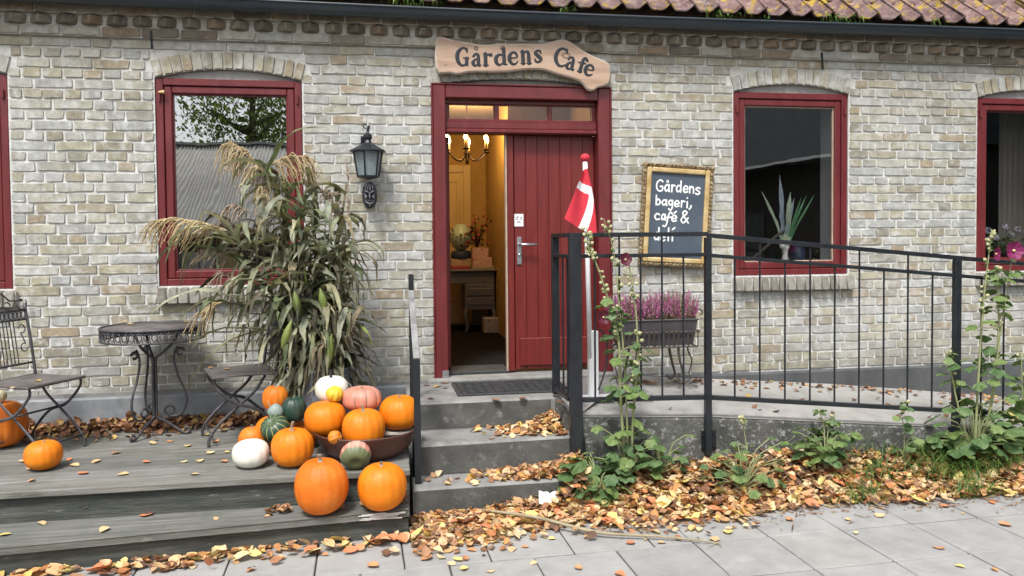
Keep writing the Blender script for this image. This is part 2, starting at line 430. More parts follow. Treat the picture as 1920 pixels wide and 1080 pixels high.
# ------------------------------------------------------------------ mesh helpers
class MB:
    def __init__(s):
        s.v, s.f, s.m = [], [], []

    def add(s, vs, fs, mi=0):
        o = len(s.v)
        s.v += [tuple(x) for x in vs]
        s.f += [tuple(i + o for i in f) for f in fs]
        s.m += [mi] * len(fs)
        return s

    def box(s, x0, x1, y0, y1, z0, z1, bev=0.0, mi=0, rot=None, at=None):
        """Box; bev chamfers the edges that run along the longest axis and the rims."""
        if bev <= 0:
            vs = [(x, y, z) for x in (x0, x1) for y in (y0, y1) for z in (z0, z1)]
            fs = [(0, 1, 3, 2), (4, 6, 7, 5), (0, 4, 5, 1), (2, 3, 7, 6), (0, 2, 6, 4), (1, 5, 7, 3)]
        else:
            b = bev
            vs, fs = [], []
            c = [(x0, x1), (y0, y1), (z0, z1)]
            idx = {}
            for sx in (0, 1):
                for sy in (0, 1):
                    for sz in (0, 1):
                        base = [c[0][sx], c[1][sy], c[2][sz]]
                        sg = [1 if sx == 0 else -1, 1 if sy == 0 else -1, 1 if sz == 0 else -1]
                        for ax in range(3):          # vertex lying on the face normal to ax
                            p = list(base)
                            for k in range(3):
                                if k != ax:
                                    p[k] += sg[k] * b
                            idx[(sx, sy, sz, ax)] = len(vs)
                            vs.append(tuple(p))
            q = lambda ax, a: [idx[(*t, ax)] for t in a]
            for ax in range(3):
                for sd_ in (0, 1):
                    cs = []
                    for (i, j) in ((0, 0), (1, 0), (1, 1), (0, 1)):
                        t = [0, 0, 0]
                        t[ax] = sd_
                        t[(ax + 1) % 3], t[(ax + 2) % 3] = i, j
                        cs.append(tuple(t))
                    f = q(ax, cs)
                    fs.append(tuple(f if sd_ else f[::-1]))
            for ax in range(3):
                a1, a2 = (ax + 1) % 3, (ax + 2) % 3
                for i in (0, 1):
                    for j in (0, 1):
                        t0, t1 = [0] * 3, [0] * 3
                        t0[ax], t1[ax] = 0, 1
                        t0[a1] = t1[a1] = i
                        t0[a2] = t1[a2] = j
                        f = [idx[(*t0, a1)], idx[(*t1, a1)], idx[(*t1, a2)], idx[(*t0, a2)]]
                        fs.append(tuple(f if (i == j) else f[::-1]))
            for t in [(a, b_, c_) for a in (0, 1) for b_ in (0, 1) for c_ in (0, 1)]:
                f = [idx[(*t, 0)], idx[(*t, 1)], idx[(*t, 2)]]
                fs.append(tuple(f if sum(t) % 2 else f[::-1]))
        if rot is not None:
            vs = [rot @ Vector(v) for v in vs]
        if at is not None:
            vs = [Vector(v) + Vector(at) for v in vs]
        return s.add(vs, fs, mi)

    def tube(s, pts, rad, n=8, mi=0, flat=None, closed=False, caps=True):
        """Tube along points; rad a number or a list; flat=(normal, factor) squashes the section along a direction."""
        P = [Vector(p) for p in pts]
        k = len(P)
        rr = rad if isinstance(rad, (list, tuple)) else [rad] * k
        vs = []
        prev = None
        for i, p in enumerate(P):
            t = (P[(i + 1) % k] - P[i - 1]) if (closed or 0 < i < k - 1) else (P[1] - P[0] if i == 0 else P[-1] - P[-2])
            t = t.normalized() if t.length > 1e-9 else Vector((0, 0, 1))
            if flat is not None:
                nrm = Vector(flat[0])
                a = t.cross(nrm)
                a = a.normalized() if a.length > 1e-6 else Vector((1, 0, 0))
                b = nrm.normalized() * flat[1]
            else:
                if prev is None:
                    a = t.cross(Vector((0, 0, 1)))
                    if a.length < .1:
                        a = t.cross(Vector((0, 1, 0)))
                else:
                    a = prev - t * prev.dot(t)
                a.normalize()
                b = t.cross(a)
                prev = a.copy()
            for j in range(n):
                an = 2 * PI * j / n
                vs.append(p + (a * math.cos(an) + b * math.sin(an)) * rr[i])
        fs = []
        for i in range(k if closed else k - 1):
            i2 = (i + 1) % k
            for j in range(n):
                j2 = (j + 1) % n
                fs.append((i * n + j, i * n + j2, i2 * n + j2, i2 * n + j))
        if caps and not closed:
            fs.append(tuple(range(n))[::-1])
            fs.append(tuple((k - 1) * n + j for j in range(n)))
        return s.add(vs, fs, mi)

    def bar(s, a, b, w, d=None, mi=0, up=(0, 0, 1), bev=0):
        """Square bar from a to b, w wide and d deep."""
        a, b = Vector(a), Vector(b)
        t = b - a
        L = t.length
        t.normalize()
        up = Vector(up)
        if abs(t.dot(up)) > .95:
            up = Vector((0, 1, 0))
        x = t.cross(up).normalized()
        y = x.cross(t).normalized()
        rot = Matrix((x, t, y)).transposed()
        d = d or w
        return s.box(-w / 2, w / 2, 0, L, -d / 2, d / 2, bev, mi, rot, a)

    def lathe(s, prof, n=24, mi=0, c=(0, 0, 0), rot=None):
        vs, fs = [], []
        for (r, z) in prof:
            for j in range(n):
                a = 2 * PI * j / n
                v = Vector((r * math.cos(a), r * math.sin(a), z))
                if rot is not None:
                    v = rot @ v
                vs.append(v + Vector(c))
        for i in range(len(prof) - 1):
            for j in range(n):
                j2 = (j + 1) % n
                fs.append((i * n + j, i * n + j2, (i + 1) * n + j2, (i + 1) * n + j))
        if prof[0][0] > 1e-4:
            fs.append(tuple(range(n))[::-1])
        if prof[-1][0] > 1e-4:
            fs.append(tuple((len(prof) - 1) * n + j for j in range(n)))
        return s.add(vs, fs, mi)

    def prism(s, out, y0, y1, mi=0, side=None, inset=0.0):
        """Outline in (x, z), counter-clockwise seen from -Y, extruded from y0 (front) to y1."""
        n = len(out)
        if inset:
            c = sum((Vector(p) for p in [(a, b, 0) for a, b in out]), Vector()) / n
            front = []
            for i in range(n):
                p0, p1, p2 = Vector(out[i - 1]), Vector(out[i]), Vector(out[(i + 1) % n])
                t = (p2 - p0)
                t.normalize()
                front.append(p1 + Vector((-t.y, t.x)) * inset)
            vs = [(p[0], y0, p[1]) for p in front] + [(a, y0 + inset, b) for a, b in out] + [(a, y1, b) for a, b in out]
            s.add(vs, [tuple(range(n))], mi)
            o = len(s.v) - 3 * n
            side = mi if side is None else side
            for k in (0, 1):
                for i in range(n):
                    j = (i + 1) % n
                    s.f.append((o + k * n + j, o + k * n + i, o + (k + 1) * n + i, o + (k + 1) * n + j))
                    s.m.append(side)
            s.f.append(tuple(o + 2 * n + i for i in range(n))[::-1])
            s.m.append(mi)
            return s
        vs = [(a, y0, b) for a, b in out] + [(a, y1, b) for a, b in out]
        fs = [tuple(range(n)), tuple(range(n, 2 * n))[::-1]]
        fs += [((i + 1) % n, i, n + i, n + (i + 1) % n) for i in range(n)]
        return s.add(vs, fs, mi)

    def ring(s, x0, x1, z0, z1, w, y0, y1, bev=.004, mi=0, wb=None):
        """Rectangular frame in the wall's plane, members butted."""
        wb = wb or w
        s.box(x0, x0 + w, y0, y1, z0, z1, bev, mi)
        s.box(x1 - w, x1, y0, y1, z0, z1, bev, mi)
        s.box(x0 + w, x1 - w, y0 + .001, y1, z1 - w, z1, bev, mi)
        s.box(x0 + w, x1 - w, y0 + .001, y1, z0, z0 + wb, bev, mi)
        return s

    def mesh(s, name, mats, smooth=False):
        me = bpy.data.meshes.new(name)
        me.from_pydata(s.v, [], s.f)
        mats = mats if isinstance(mats, (list, tuple)) else [mats]
        for m in mats:
            me.materials.append(M[m] if isinstance(m, str) else m)
        if len(mats) > 1:
            me.polygons.foreach_set('material_index', s.m)
        if smooth:
            me.polygons.foreach_set('use_smooth', [True] * len(me.polygons))
        me.update()
        return me

    def build(s, name, mats, parent=None, smooth=False, loc=None, label=None, kind=None):
        o = link(name, s.mesh(name, mats, smooth), parent, loc)
        if label:
            o['label'] = label
        if kind:
            o['kind'] = kind
        return o


def link(name, me, parent=None, loc=None):
    o = bpy.data.objects.new(name, me)
    COL.objects.link(o)
    if parent is not None:
        o.parent = parent
    if loc is not None:
        o.location = loc
    return o


def tag(o, label, cat, group=None):
    o['label'], o['category'] = label, cat
    if group:
        o['group'] = group
    return o


def thing(name, label, cat, loc=(0, 0, 0), rz=0.0, group=None):
    o = link(name, None, None, loc)
    o.rotation_euler = (0, 0, rz)
    return tag(o, label, cat, group)


def struct(mb, name, mats, smooth=False):
    o = mb.build(name, mats, None, smooth)
    o['kind'] = 'structure'
    return o


def smooth_path(pts, k=6):
    """Catmull-Rom through points (tuples of any length)."""
    P = [np.array(p, float) for p in pts]
    if len(P) < 3:
        return [tuple(P[0] + (P[-1] - P[0]) * t) for t in np.linspace(0, 1, k + 1)]
    out = []
    for i in range(len(P) - 1):
        p0, p1, p2, p3 = P[max(i - 1, 0)], P[i], P[i + 1], P[min(i + 2, len(P) - 1)]
        for t in np.arange(k) / k:
            out.append(tuple(.5 * (2 * p1 + (p2 - p0) * t + (2 * p0 - 5 * p1 + 4 * p2 - p3) * t * t + (3 * p1 - p0 - 3 * p2 + p3) * t ** 3)))
    out.append(tuple(P[-1]))
    return out


rnd = random.uniform
U = random.random

# ================================================================== SETTING
DECK, STEP, LAND = .30, .14, .50
# ground sheet, pavement bed, street
g = MB()
g.add([(-150, -150, -.07), (150, -150, -.07), (150, 150, -.07), (-150, 150, -.07)], [(0, 1, 2, 3)])
struct(g, 'ground', 'ground')
g = MB()
g.box(-40, 40, -4.6, .2, -.066, -.012)
pave = struct(g, 'pavement', 'joint')
g = MB()
g.box(-60, 60, -9.0, -4.75, -.066, -.06 + .004)
struct(g, 'street', 'asphalt')
g = MB()
g.box(-40, 40, -4.72, -4.602, -.066, .005, .008)
tag(g.build('kerb', 'concrete'), 'long concrete kerb along the street edge of the pavement', 'kerb')

# paving slabs: a 40 cm grid turned by 1.5 degrees
TH, T0 = .0269, .40
slab_vars = []
for k in range(6):
    b = MB()
    h = T0 / 2 - .0042
    b.box(-h, h, -h, h, -.045, 0, .0035)
    b.v = [(x + rnd(-.0012, .0012), y + rnd(-.0012, .0012), z + (rnd(-.001, .001) if z > -.02 else 0)) for x, y, z in b.v]
    slab_vars.append(b.mesh('paving_slab', 'slab'))
hb_ = MB().box(-T0 / 4 + .0042, T0 / 4 - .0042, -T0 / 2 + .0042, T0 / 2 - .0042, -.045, 0, .0035)
half_slab = hb_.mesh('paving_slab', 'slab')
for r in range(-4, 3):
    for c in range(-7, 14):
        off = .2 if r >= 1 and c < 3 else 0
        if r == 1 and c == 2:
            off = .1
        if r == 2 and not (0 <= c <= 4):
            continue
        a, bb = (c + .5) * T0 + off, (r - .5 + .0) * T0
        x = .2995 + a * math.cos(TH) - bb * math.sin(TH)
        y = -1.9348 + a * math.sin(TH) + bb * math.cos(TH)
        if r == 1 and x < .25 and False:
            continue
        o = link('paving_slab', random.choice(slab_vars) if not (r == 1 and c == 2) else half_slab, pave, (x, y, rnd(-.0015, .0015)))
        if r == 1 and c == 2:
            o.rotation_euler = (0, 0, TH)
            continue
        o.rotation_euler = (rnd(-.004, .004), rnd(-.004, .004), TH + rnd(-.003, .003) + PI / 2 * random.randrange(4))

# ------------------------------------------------------------------ building
cafe = thing('cafe_building', 'long low yellow brick cafe with red windows and mossy tiled roof', 'building')
ZT = 2.82                                        # underside of the cornice
CO = .0667                                       # one course
WX0, WX1 = -4.6, 7.6
ZB, ZF = 1.2033, 2.5733                          # window frames
OPEN = [(-3.27, -2.312), (-1.4312, -.4937), (2.613, 3.549), (4.658, 5.60)]
DX0, DX1, DZ0, DZ1 = .3862, 1.6598, .50, 2.570
holes = [(a, b, ZB, ZF, .066) for a, b in OPEN] + [(DX0, DX1, DZ0, DZ1, .055)]
holes.sort()


def arc(x0, x1, z, rise, n=14, extra=0.0):
    a = (x1 - x0) / 2
    r = (a * a + rise * rise) / (2 * rise)
    cz = z + rise - r
    t = math.asin(a / r)
    return [((x0 + x1) / 2 + (r + extra) * math.sin(-t + 2 * t * i / n), cz + (r + extra) * math.cos(-t + 2 * t * i / n)) for i in range(n + 1)], r, cz, t


wb = MB()
xs = [WX0]
for (a, b, z0, z1, ri) in holes:
    wb.box(xs[-1], a, .007, .34, .30, ZT + .26)
    pts, r, cz, t = arc(a, b, z1, ri)
    wb.prism([(b, ZT + .26), (a, ZT + .26)] + pts, .007, .34)
    if z0 > .6:
        wb.box(a, b, .007, .34, .30, z0)
    else:
        wb.box(a, b, .007, .34, .20, z0)
    xs.append(b)
wb.box(xs[-1], WX1, .007, .34, .30, ZT + .26)
wall = wb.build('wall', 'mortar', cafe)


def brick_mesh(L, H, seed, depth=.05, tex='brick', name='brick'):
    rr = random.Random(seed)
    j = lambda a: rr.uniform(-a, a)
    l, h = L / 2, H / 2
    c = .006
    ring = []
    base = [(-l + c, -h), (-l / 3, -h), (l / 3, -h), (l - c, -h), (l, -h + c), (l, h - c), (l - c, h), (l / 3, h), (-l / 3, h), (-l + c, h), (-l, h - c), (-l, -h + c)]
    if L < .13:
        base = [(-l + c, -h), (0, -h), (l - c, -h), (l, -h + c), (l, h - c), (l - c, h), (0, h), (-l + c, h), (-l, h - c), (-l, -h + c)]
    n = len(base)
    out = [(x + j(.0034), z + j(.0032)) for x, z in base]
    tilt, tz = j(.014), j(.035)
    fr = []
    for (x, z) in out:
        k = 1 - .0026 / max(l, .02)
        kz = 1 - .0025 / h
        fr.append((x * k, -.0014 + tilt * x + tz * z + j(.0012), z * kz))
    vs = fr + [(x, .0055, z) for x, z in out] + [(x, depth, z) for x, z in out]
    fs = [tuple(range(n))]
    for q in (0, 1):
        for i in range(n):
            i2 = (i + 1) % n
            fs.append((q * n + i2, q * n + i, (q + 1) * n + i, (q + 1) * n + i2))
    return vs, fs


mesh_cache = {}
todo = []                                        # (projected area, x, z, length, height, rotation in plane, y)


def blocked(z0, z1):
    """x intervals a course between z0 and z1 must leave free."""
    out = []
    for (a, b, hz0, hz1, ri) in holes:
        sill = .115 if hz0 > .6 else 0
        if z1 > hz0 - .004 and z0 < hz1 - .01:
            out.append((a - .004, b + .004))
        elif sill and z1 > hz0 - sill + .012 and z0 < hz0:
            out.append((a - .012, b + .03))
        else:
            pts, r, cz, t = arc(a, b, hz1, ri)
            rr, zz = r + .124, z0 + .012 - cz
            if zz < rr and z0 > hz1 - .05:
                hw = min(math.sqrt(max(0, rr * rr - zz * zz)), rr * math.sin(t) + .012)
                m = (a + b) / 2
                out.append((m - hw - .006, m + hw + .006))
    return sorted(out)


k = 0
z = ZT - CO
while z > .47:
    free, x = [], WX0
    for (a, b) in blocked(z, z + CO):
        if a > x:
            free.append((x, a))
        x = max(x, b)
    free.append((x, WX1))
    head = (k % 2 == 1) if z < ZT - .09 else False
    mod = .120 if head else .240
    shift = {0: 0, 1: .06, 2: .12, 3: .06}[k % 4] + rnd(-.012, .012)
    for (a, b) in free:
        cuts = [a]
        x = math.floor((a - shift) / mod) * mod + shift
        while x < b:
            x += mod if U() > .06 else (.12 if not head else .24)
            e = x + rnd(-.006, .006)
            if e > a + .055 and e < b - .055:
                cuts.append(e)
        cuts.append(b)
        for c0, c1 in zip(cuts, cuts[1:]):
            L = c1 - c0 - rnd(.006, .0115)
            if L < .025:
                continue
            L = math.floor(L / .006) * .006
            todo.append(((c0 + c1) / 2, z + CO / 2 + rnd(-.002, .002), max(L, .024)))
    z -= CO
    k += 1
vis = []
for (x, zc, L) in todo:
    s = px_size((x, 0, zc))
    px = 960 + FPX * (Vector((x, 0, zc)) - CAMP).dot(AR) / (Vector((x, 0, zc)) - CAMP).dot(AF)
    hid = -60 < px < 1990 and not (420 < px < 700 and zc < 1.6)
    vis.append((s * s * L * (1 if hid else .01), x, zc, L))
vis.sort(reverse=True)
H0 = .0565
field = MB()
for i, (s, x, zc, L) in enumerate(vis):
    key = (round(L, 3), random.randrange(5))
    if i < 300:
        if key not in mesh_cache:
            vs, fs = brick_mesh(L, H0, hash(key))
            mesh_cache[key] = MB().add(vs, fs).mesh('brick', 'brick')
        o = link('brick', mesh_cache[key], wall, (x, rnd(-.0015, .002), zc))
        o.rotation_euler = (0, rnd(-.006, .006), 0)
    else:
        vs, fs = brick_mesh(L, H0 + rnd(-.002, .0015), i)
        dy, ro = rnd(-.0015, .002), rnd(-.007, .007)
        field.add([(x + a + c * ro, b + dy, zc + c - a * ro) for a, b, c in vs], fs)
field.build('brickwork', 'brick', wall, kind='stuff')

# arches and sills of upright bricks
arch_meshes = [MB().add(*brick_mesh(.054, .112, 500 + i)).mesh('arch_brick', 'brick') for i in range(5)]
for (a, b, z0, z1, ri) in holes:
    pts, r, cz, t = arc(a, b, z1, ri)
    n = round((r + .06) * 2 * t / .0665)
    for i in range(n):
        an = -t + 2 * t * (i + .5) / n
        o = link('arch_brick', random.choice(arch_meshes), wall, ((a + b) / 2 + (r + .058) * math.sin(an), -.004 + rnd(-.001, .001), cz + (r + .058) * math.cos(an)))
        o.rotation_euler = (0, an + rnd(-.012, .012), 0)
sb = []
for i in range(4):
    m = MB()
    m.box(-.027, .027, -.062, .05, -.052, .052, .006)
    m.v = [(x + rnd(-.002, .002), y + rnd(-.002, .002) + (.026 if zz > 0 and y < 0 else 0), zz + rnd(-.002, .002)) for x, y, zz in m.v]
    sb.append(m.mesh('sill_brick', 'sill'))
for (a, b) in OPEN:
    n = round((b - a + .03) / .067)
    for i in range(n):
        link('sill_brick', random.choice(sb), wall, (a - .008 + (b - a + .036) * (i + .5) / n, -.002, ZB - .062)).rotation_euler = (rnd(-.03, .03), rnd(-.02, .02), rnd(-.02, .02))
    MB().box(a - .008, b + .028, -.030, .2, ZB - .108, ZB - .018).build('sill_bed', 'cornice_mortar', wall)

# cornice: projecting stretchers, a dogtooth course, darker stretchers under the gutter
cm = MB()
cm.box(WX0, WX1, -.020, .0065, ZT + .002, ZT + .0665)
cm.box(WX0, WX1, -.017, .0064, ZT + .0668, ZT + .138)
cm.box(WX0, WX1, -.058, .0063, ZT + .139, ZT + .200)
corn_bed = cm.build('cornice', 'cornice_mortar', cafe)
cs = [MB().add(*brick_mesh(.228, .054, 700 + i, .04)).mesh('cornice_brick', 'brick') for i in range(4)]
cs2 = [MB().add(*brick_mesh(.228, .056, 720 + i, .04)).mesh('cornice_brick', 'cornice_brick') for i in range(4)]
x = WX0 + .1
while x < WX1 - .1:
    link('cornice_brick', random.choice(cs if U() > .6 else cs2), corn_bed, (x, -.029 + rnd(-.003, .002), ZT + .034 + rnd(-.002, .002))).rotation_euler = (0, rnd(-.008, .008), rnd(-.006, .006))
    link('cornice_brick', random.choice(cs2), corn_bed, (x + .1, -.066 + rnd(-.003, .003), ZT + .170)).rotation_euler = (0, rnd(-.006, .006), 0)
    x += .240
dt = []
for i in range(5):
    m = MB()
    e = .104
    m.box(-e / 2, e / 2, -e / 2, e / 2, -.029, .029, .007)
    ro = Matrix.Rotation(PI / 4 + rnd(-.05, .05), 3, 'Z')
    m.v = [tuple(ro @ Vector((p[0] + rnd(-.003, .003), p[1] + rnd(-.003, .003), p[2] + rnd(-.002, .002)))) for p in m.v]
    dt.append(m.mesh('dogtooth_brick', 'cornice_brick'))
x = WX0 + .08
while x < WX1 - .08:
    link('dogtooth_brick', random.choice(dt), corn_bed, (x, -.006 + rnd(-.004, .004), ZT + .102 + rnd(-.002, .002)))
    x += .1515

for (px, py0, py1) in ((283, 58, 92), (1541, 98, 130)):
    a, b = onY(px, py0, -.034), onY(px + 2, py1, -.012)
    MB().bar(a, b, .012, .006).build('wall_tie', 'iron', cafe)

# plinths
pb = MB()
pb.box(WX0, .30, -.055, .0068, .0, .490, .012)
plinth = pb.build('plinth', 'plinth', cafe, label='grey painted plinth')
pb = MB()
pb.prism([(WX0, .490), (.33, .490), (.33, .516), (WX0, .516)], -.030, .0066)
pb.build('plinth_ledge', 'concrete', cafe)
pb = MB()
pb.box(1.70, WX1, -.045, .0067, .0, .478, .012)
pb.build('plinth', 'dark_plinth', cafe, label='dark rendered plinth')

# gutter
GZ, GY, GR = 3.045, -.135, .062


def gz(x):
    return .010 * math.cos((x - 1.2) * .75)


m = MB()
n = 10
xsG = np.linspace(WX0 - .3, WX1 + .3, 40)
for rr_, flip in ((GR, False), (GR - .004, True)):
    vs, fs = [], []
    for x in xsG:
        for j in range(n + 1):
            a = PI + PI * j / n
            vs.append((x, GY + rr_ * math.cos(a), GZ - gz(x) + rr_ * math.sin(a)))
    for i in range(len(xsG) - 1):
        for j in range(n):
            f = (i * (n + 1) + j, i * (n + 1) + j + 1, (i + 1) * (n + 1) + j + 1, (i + 1) * (n + 1) + j)
            fs.append(f if flip else f[::-1])
    m.add(vs, fs)
for yy in (GY - GR,):
    m.tube([(x, yy, GZ - gz(x)) for x in xsG], .009, 8)
gut = m.build('gutter', 'gutter', cafe, smooth=True)
for x in (-1.12, -.78, .0, 1.26, 2.1, 3.43, 4.35, 4.72, 5.7, -2.6):
    c = MB()
    pts = [(x, GY + (GR + .003) * math.cos(PI + PI * j / 10), GZ - gz(x) + (GR + .003) * math.sin(PI + PI * j / 10)) for j in range(11)]
    w_ = .035 if x in (1.26, -.78, 4.35) else .012
    for dx in (-w_, w_):
        pass
    vs = [(p[0] + dx, p[1], p[2]) for p in pts for dx in (-w_, w_)]
    c.add(vs, [(2 * i, 2 * i + 2, 2 * i + 3, 2 * i + 1) for i in range(10)])
    c.build('gutter_bracket', 'gutter', gut, smooth=True)

# roof: slab, eaves board and S-shaped pantiles
PT = R(40)
RY0, RZ0 = -.19, 3.082
rb = MB()
sl = 4.6
rb.add([(WX0 - .3, RY0 + .05, RZ0 - .05), (WX1 + .3, RY0 + .05, RZ0 - .05), (WX1 + .3, RY0 + .05 + sl * math.cos(PT), RZ0 - .05 + sl * math.sin(PT)), (WX0 - .3, RY0 + .05 + sl * math.cos(PT), RZ0 - .05 + sl * math.sin(PT)),
        (WX0 - .3, 7.2, RZ0 - .05), (WX1 + .3, 7.2, RZ0 - .05)],
       [(0, 1, 2, 3), (3, 2, 5, 4), (0, 4, 5, 1), (0, 3, 4), (1, 5, 2)])
roof = rb.build('roof', 'roof', cafe)
TW, TE = .178, .30                               # cover width, exposed length
tv = []
for kx in range(5):
    m = MB()
    nx, Lt = 12, .38
    vs = []
    for lay in (0, 1):
        for i in range(nx + 1):
            t = i / nx
            zz = .026 * math.cos(2 * PI * t) + .010 * math.cos(4 * PI * t) - (.013 if lay else 0)
            for q in (0, 1):
                vs.append(((t - .5) * (TW + .022), q * Lt, zz + rnd(-.001, .001)))
    N = 2 * (nx + 1)
    fs = []
    for i in range(nx):
        fs.append((2 * i, 2 * i + 2, 2 * i + 3, 2 * i + 1))
        fs.append((N + 2 * i, N + 2 * i + 1, N + 2 * i + 3, N + 2 * i + 2))
        fs.append((2 * i, N + 2 * i, N + 2 * i + 2, 2 * i + 2))
    m.add(vs, fs)
    tv.append(m.mesh('roof_tile', 'roof', True))
for row in range(4):
    x = -1.6 + (.0 if row % 2 == 0 else .012)
    while x < 7.6:
        s_ = row * TE
        o = link('roof_tile', random.choice(tv), roof, (x + rnd(-.004, .004), RY0 + s_ * math.cos(PT) + rnd(-.006, .006), RZ0 + .030 + s_ * math.sin(PT) + rnd(-.004, .004)))
        o.rotation_euler = (PT - .055 + rnd(-.012, .012), rnd(-.02, .02), rnd(-.015, .015))
        x += TW
m = MB()
m.box(WX0, WX1, -.075, -.052, ZT + .218, RZ0 + .01)
m.build('eaves_board', 'timber_dark', cafe)

# windows
wins = []


def window(x0, x1, pane_mat, bar_refl):
    f = MB().ring(x0 + .004, x1 - .004, ZB, ZF, .046, .012, .10, .004)
    fo = f.build('window', 'red', cafe)
    s = MB().ring(x0 + .053, x1 - .053, ZB + .049, ZF - .049, .048, .022, .085, .006, wb=.05)
    s.build('sash', 'red', fo)
    b = MB().ring(x0 + .1015, x1 - .1015, ZB + .1, ZF - .0975, .009, .040, .07, .002)
    b.build('glazing_bead', 'pale_wood' if bar_refl else 'red', fo)
    p = MB()
    y = .052
    p.add([(x0 + .10, y, ZB + .095), (x1 - .10, y, ZB + .095), (x1 - .10, y, ZF - .095), (x0 + .10, y, ZF - .095)], [(0, 1, 2, 3)])
    p.build('pane', pane_mat, fo)
    pts = [q for q in arc(x0, x1, ZF, .066, 14, -.003)[0] if q[1] > ZF + .006]
    MB().prism([(x0 + .003, ZF + .002), (x1 - .003, ZF + .002)] + pts[::-1], .035, .12).build('arch_infill', 'grey_board', fo)
    l = MB()
    l.box(x0 + .012, x0 + .03, .101, .34, ZB + .03, ZF)
    l.box(x1 - .03, x1 - .012, .101, .34, ZB + .03, ZF)
    l.box(x0 + .03, x1 - .03, .101, .42, ZB + .028, ZB + .05)
    l.box(x0 + .03, x1 - .03, .101, .34, ZF - .03, ZF - .005)
    l.build('reveal_lining', 'room_white', fo)
    for xx in (x0 + .03, x1 - .03):
        h = MB()
        h.tube([(xx, .004, ZF - .10), (xx, .004, ZF - .155)], .009, 8)
        h.build('hinge', 'red', fo)
    return fo


for i, (a, b) in enumerate(OPEN):
    wins.append(window(a, b, ['pane', 'pane_strong', 'pane', 'pane'][i], i == 2))
h = MB()
p = onY(304, 174, .012)
h.tube([p + Vector((-.018, -.02, 0)), p + Vector((.02, -.02, .002))], [.006, .014, ], 8)
h.tube([p + Vector((.0, -.02, 0)), p + Vector((.0, .012, 0))], .008, 8)
h.build('window_hook', 'gold', wins[1])

# door
fr = MB()
fw = .088
fr.box(DX0, DX0 + fw, -.012, .20, .515, DZ1, .006)
fr.box(DX1 - fw, DX1, -.012, .20, .515, DZ1, .006)
fr.box(DX0 + fw, DX1 - fw, -.010, .20, DZ1 - fw, DZ1, .006)
fr.box(DX0 - .012, DX0, -.016, .02, .51, DZ1 + .012, .003)
fr.box(DX1, DX1 + .012, -.016, .02, .51, DZ1 + .012, .003)
fr.box(DX0, DX1, -.016, .02, DZ1 + .0005, DZ1 + .012, .003)
door_fr = fr.build('door_frame', 'red', cafe)
JX0, JX1 = DX0 + fw, DX1 - fw
tr = MB()
TZ = 2.274
tr.box(JX0, JX1, .035, .15, TZ, TZ + .05, .006)
tr.box(JX0, JX1, .012, .14, TZ - .032, TZ - .001, .008)
tr.box(JX0, JX1, .055, .14, TZ + .05, TZ + .072, .004)
tr.box(JX0, JX1, .055, .14, 2.452, DZ1 - fw - .001, .004)
for (xa, xb) in ((JX0, JX0 + .03), (JX0 + .355, JX0 + .385), (JX0 + .742, JX0 + .772), (JX1 - .03, JX1)):
    tr.box(xa, xb, .062, .13, TZ + .072, 2.452, .004)
tro = tr.build('transom', 'red', door_fr)
for (xa, xb) in ((JX0 + .03, JX0 + .355), (JX0 + .385, JX0 + .742), (JX0 + .772, JX1 - .03)):
    p = MB()
    p.add([(xa, .095, TZ + .072), (xb, .095, TZ + .072), (xb, .095, 2.452), (xa, .095, 2.452)], [(0, 1, 2, 3)])
    p.build('transom_pane', 'pane_clear', door_fr)
    b = MB().ring(xa, xb, TZ + .072, 2.452, .006, .088, .10, .001)
    b.build('glazing_bead', 'pale_wood', door_fr)
pts = [q for q in arc(DX0, DX1, DZ1, .055, 14, -.003)[0] if q[1] > DZ1 + .016]
MB().prism([(DX0 + .02, DZ1 + .013), (DX1 - .02, DZ1 + .013)] + pts[::-1], .04, .12).build('arch_infill', 'grey_board', door_fr)
# right leaf, shut: edge stile and seven vertical planks
LX0 = onY(947, 400, .10).x
leaf = MB().box(LX0 + .004, JX1 - .002, .125, .15, .545, TZ - .034).build('door', 'door_red', cafe)
MB().box(LX0, LX0 + .012, .075, .124, .54, TZ - .034, .002).build('edge_strip', 'pale_wood', leaf)
MB().box(LX0 + .013, LX0 + .062, .085, .124, .54, TZ - .034, .004).build('meeting_stile', 'door_red', leaf)
px0 = LX0 + .068
np_ = 7
for i in range(np_):
    w_ = (JX1 - .004 - px0) / np_
    m = MB().box(px0 + i * w_ + .0006, px0 + (i + 1) * w_ - .0006, .100 + rnd(0, .002), .126, .548, TZ - .035, .0025)
    m.build('plank', 'door_red', leaf)
MB().box(px0 + .03, JX1 - .03, .084, .101, .575, .775, .005).build('kick_board', 'door_red', leaf)
hx = onY(974, 470, .09)
hm = MB()
hm.box(hx.x - .018, hx.x + .018, .090, .101, hx.z - .10, hx.z + .10, .003)
hp = hm.build('handle_plate', 'steel', leaf)
hm = MB()
hm.tube([(hx.x, .095, hx.z + .045), (hx.x, .045, hx.z + .045), (hx.x + .012, .035, hx.z + .045), (hx.x + .12, .035, hx.z + .043)], .0095, 8)
hm.tube([(hx.x, .092, hx.z - .03), (hx.x, .084, hx.z - .03)], .011, 10)
hm.build('handle', 'steel', leaf, smooth=True)
sx = onY(973, 413, .098)
MB().box(sx.x - .033, sx.x + .033, .0965, .0995, sx.z - .045, sx.z + .045, .0008).build('notice', 'paper', leaf)
nm = MB()


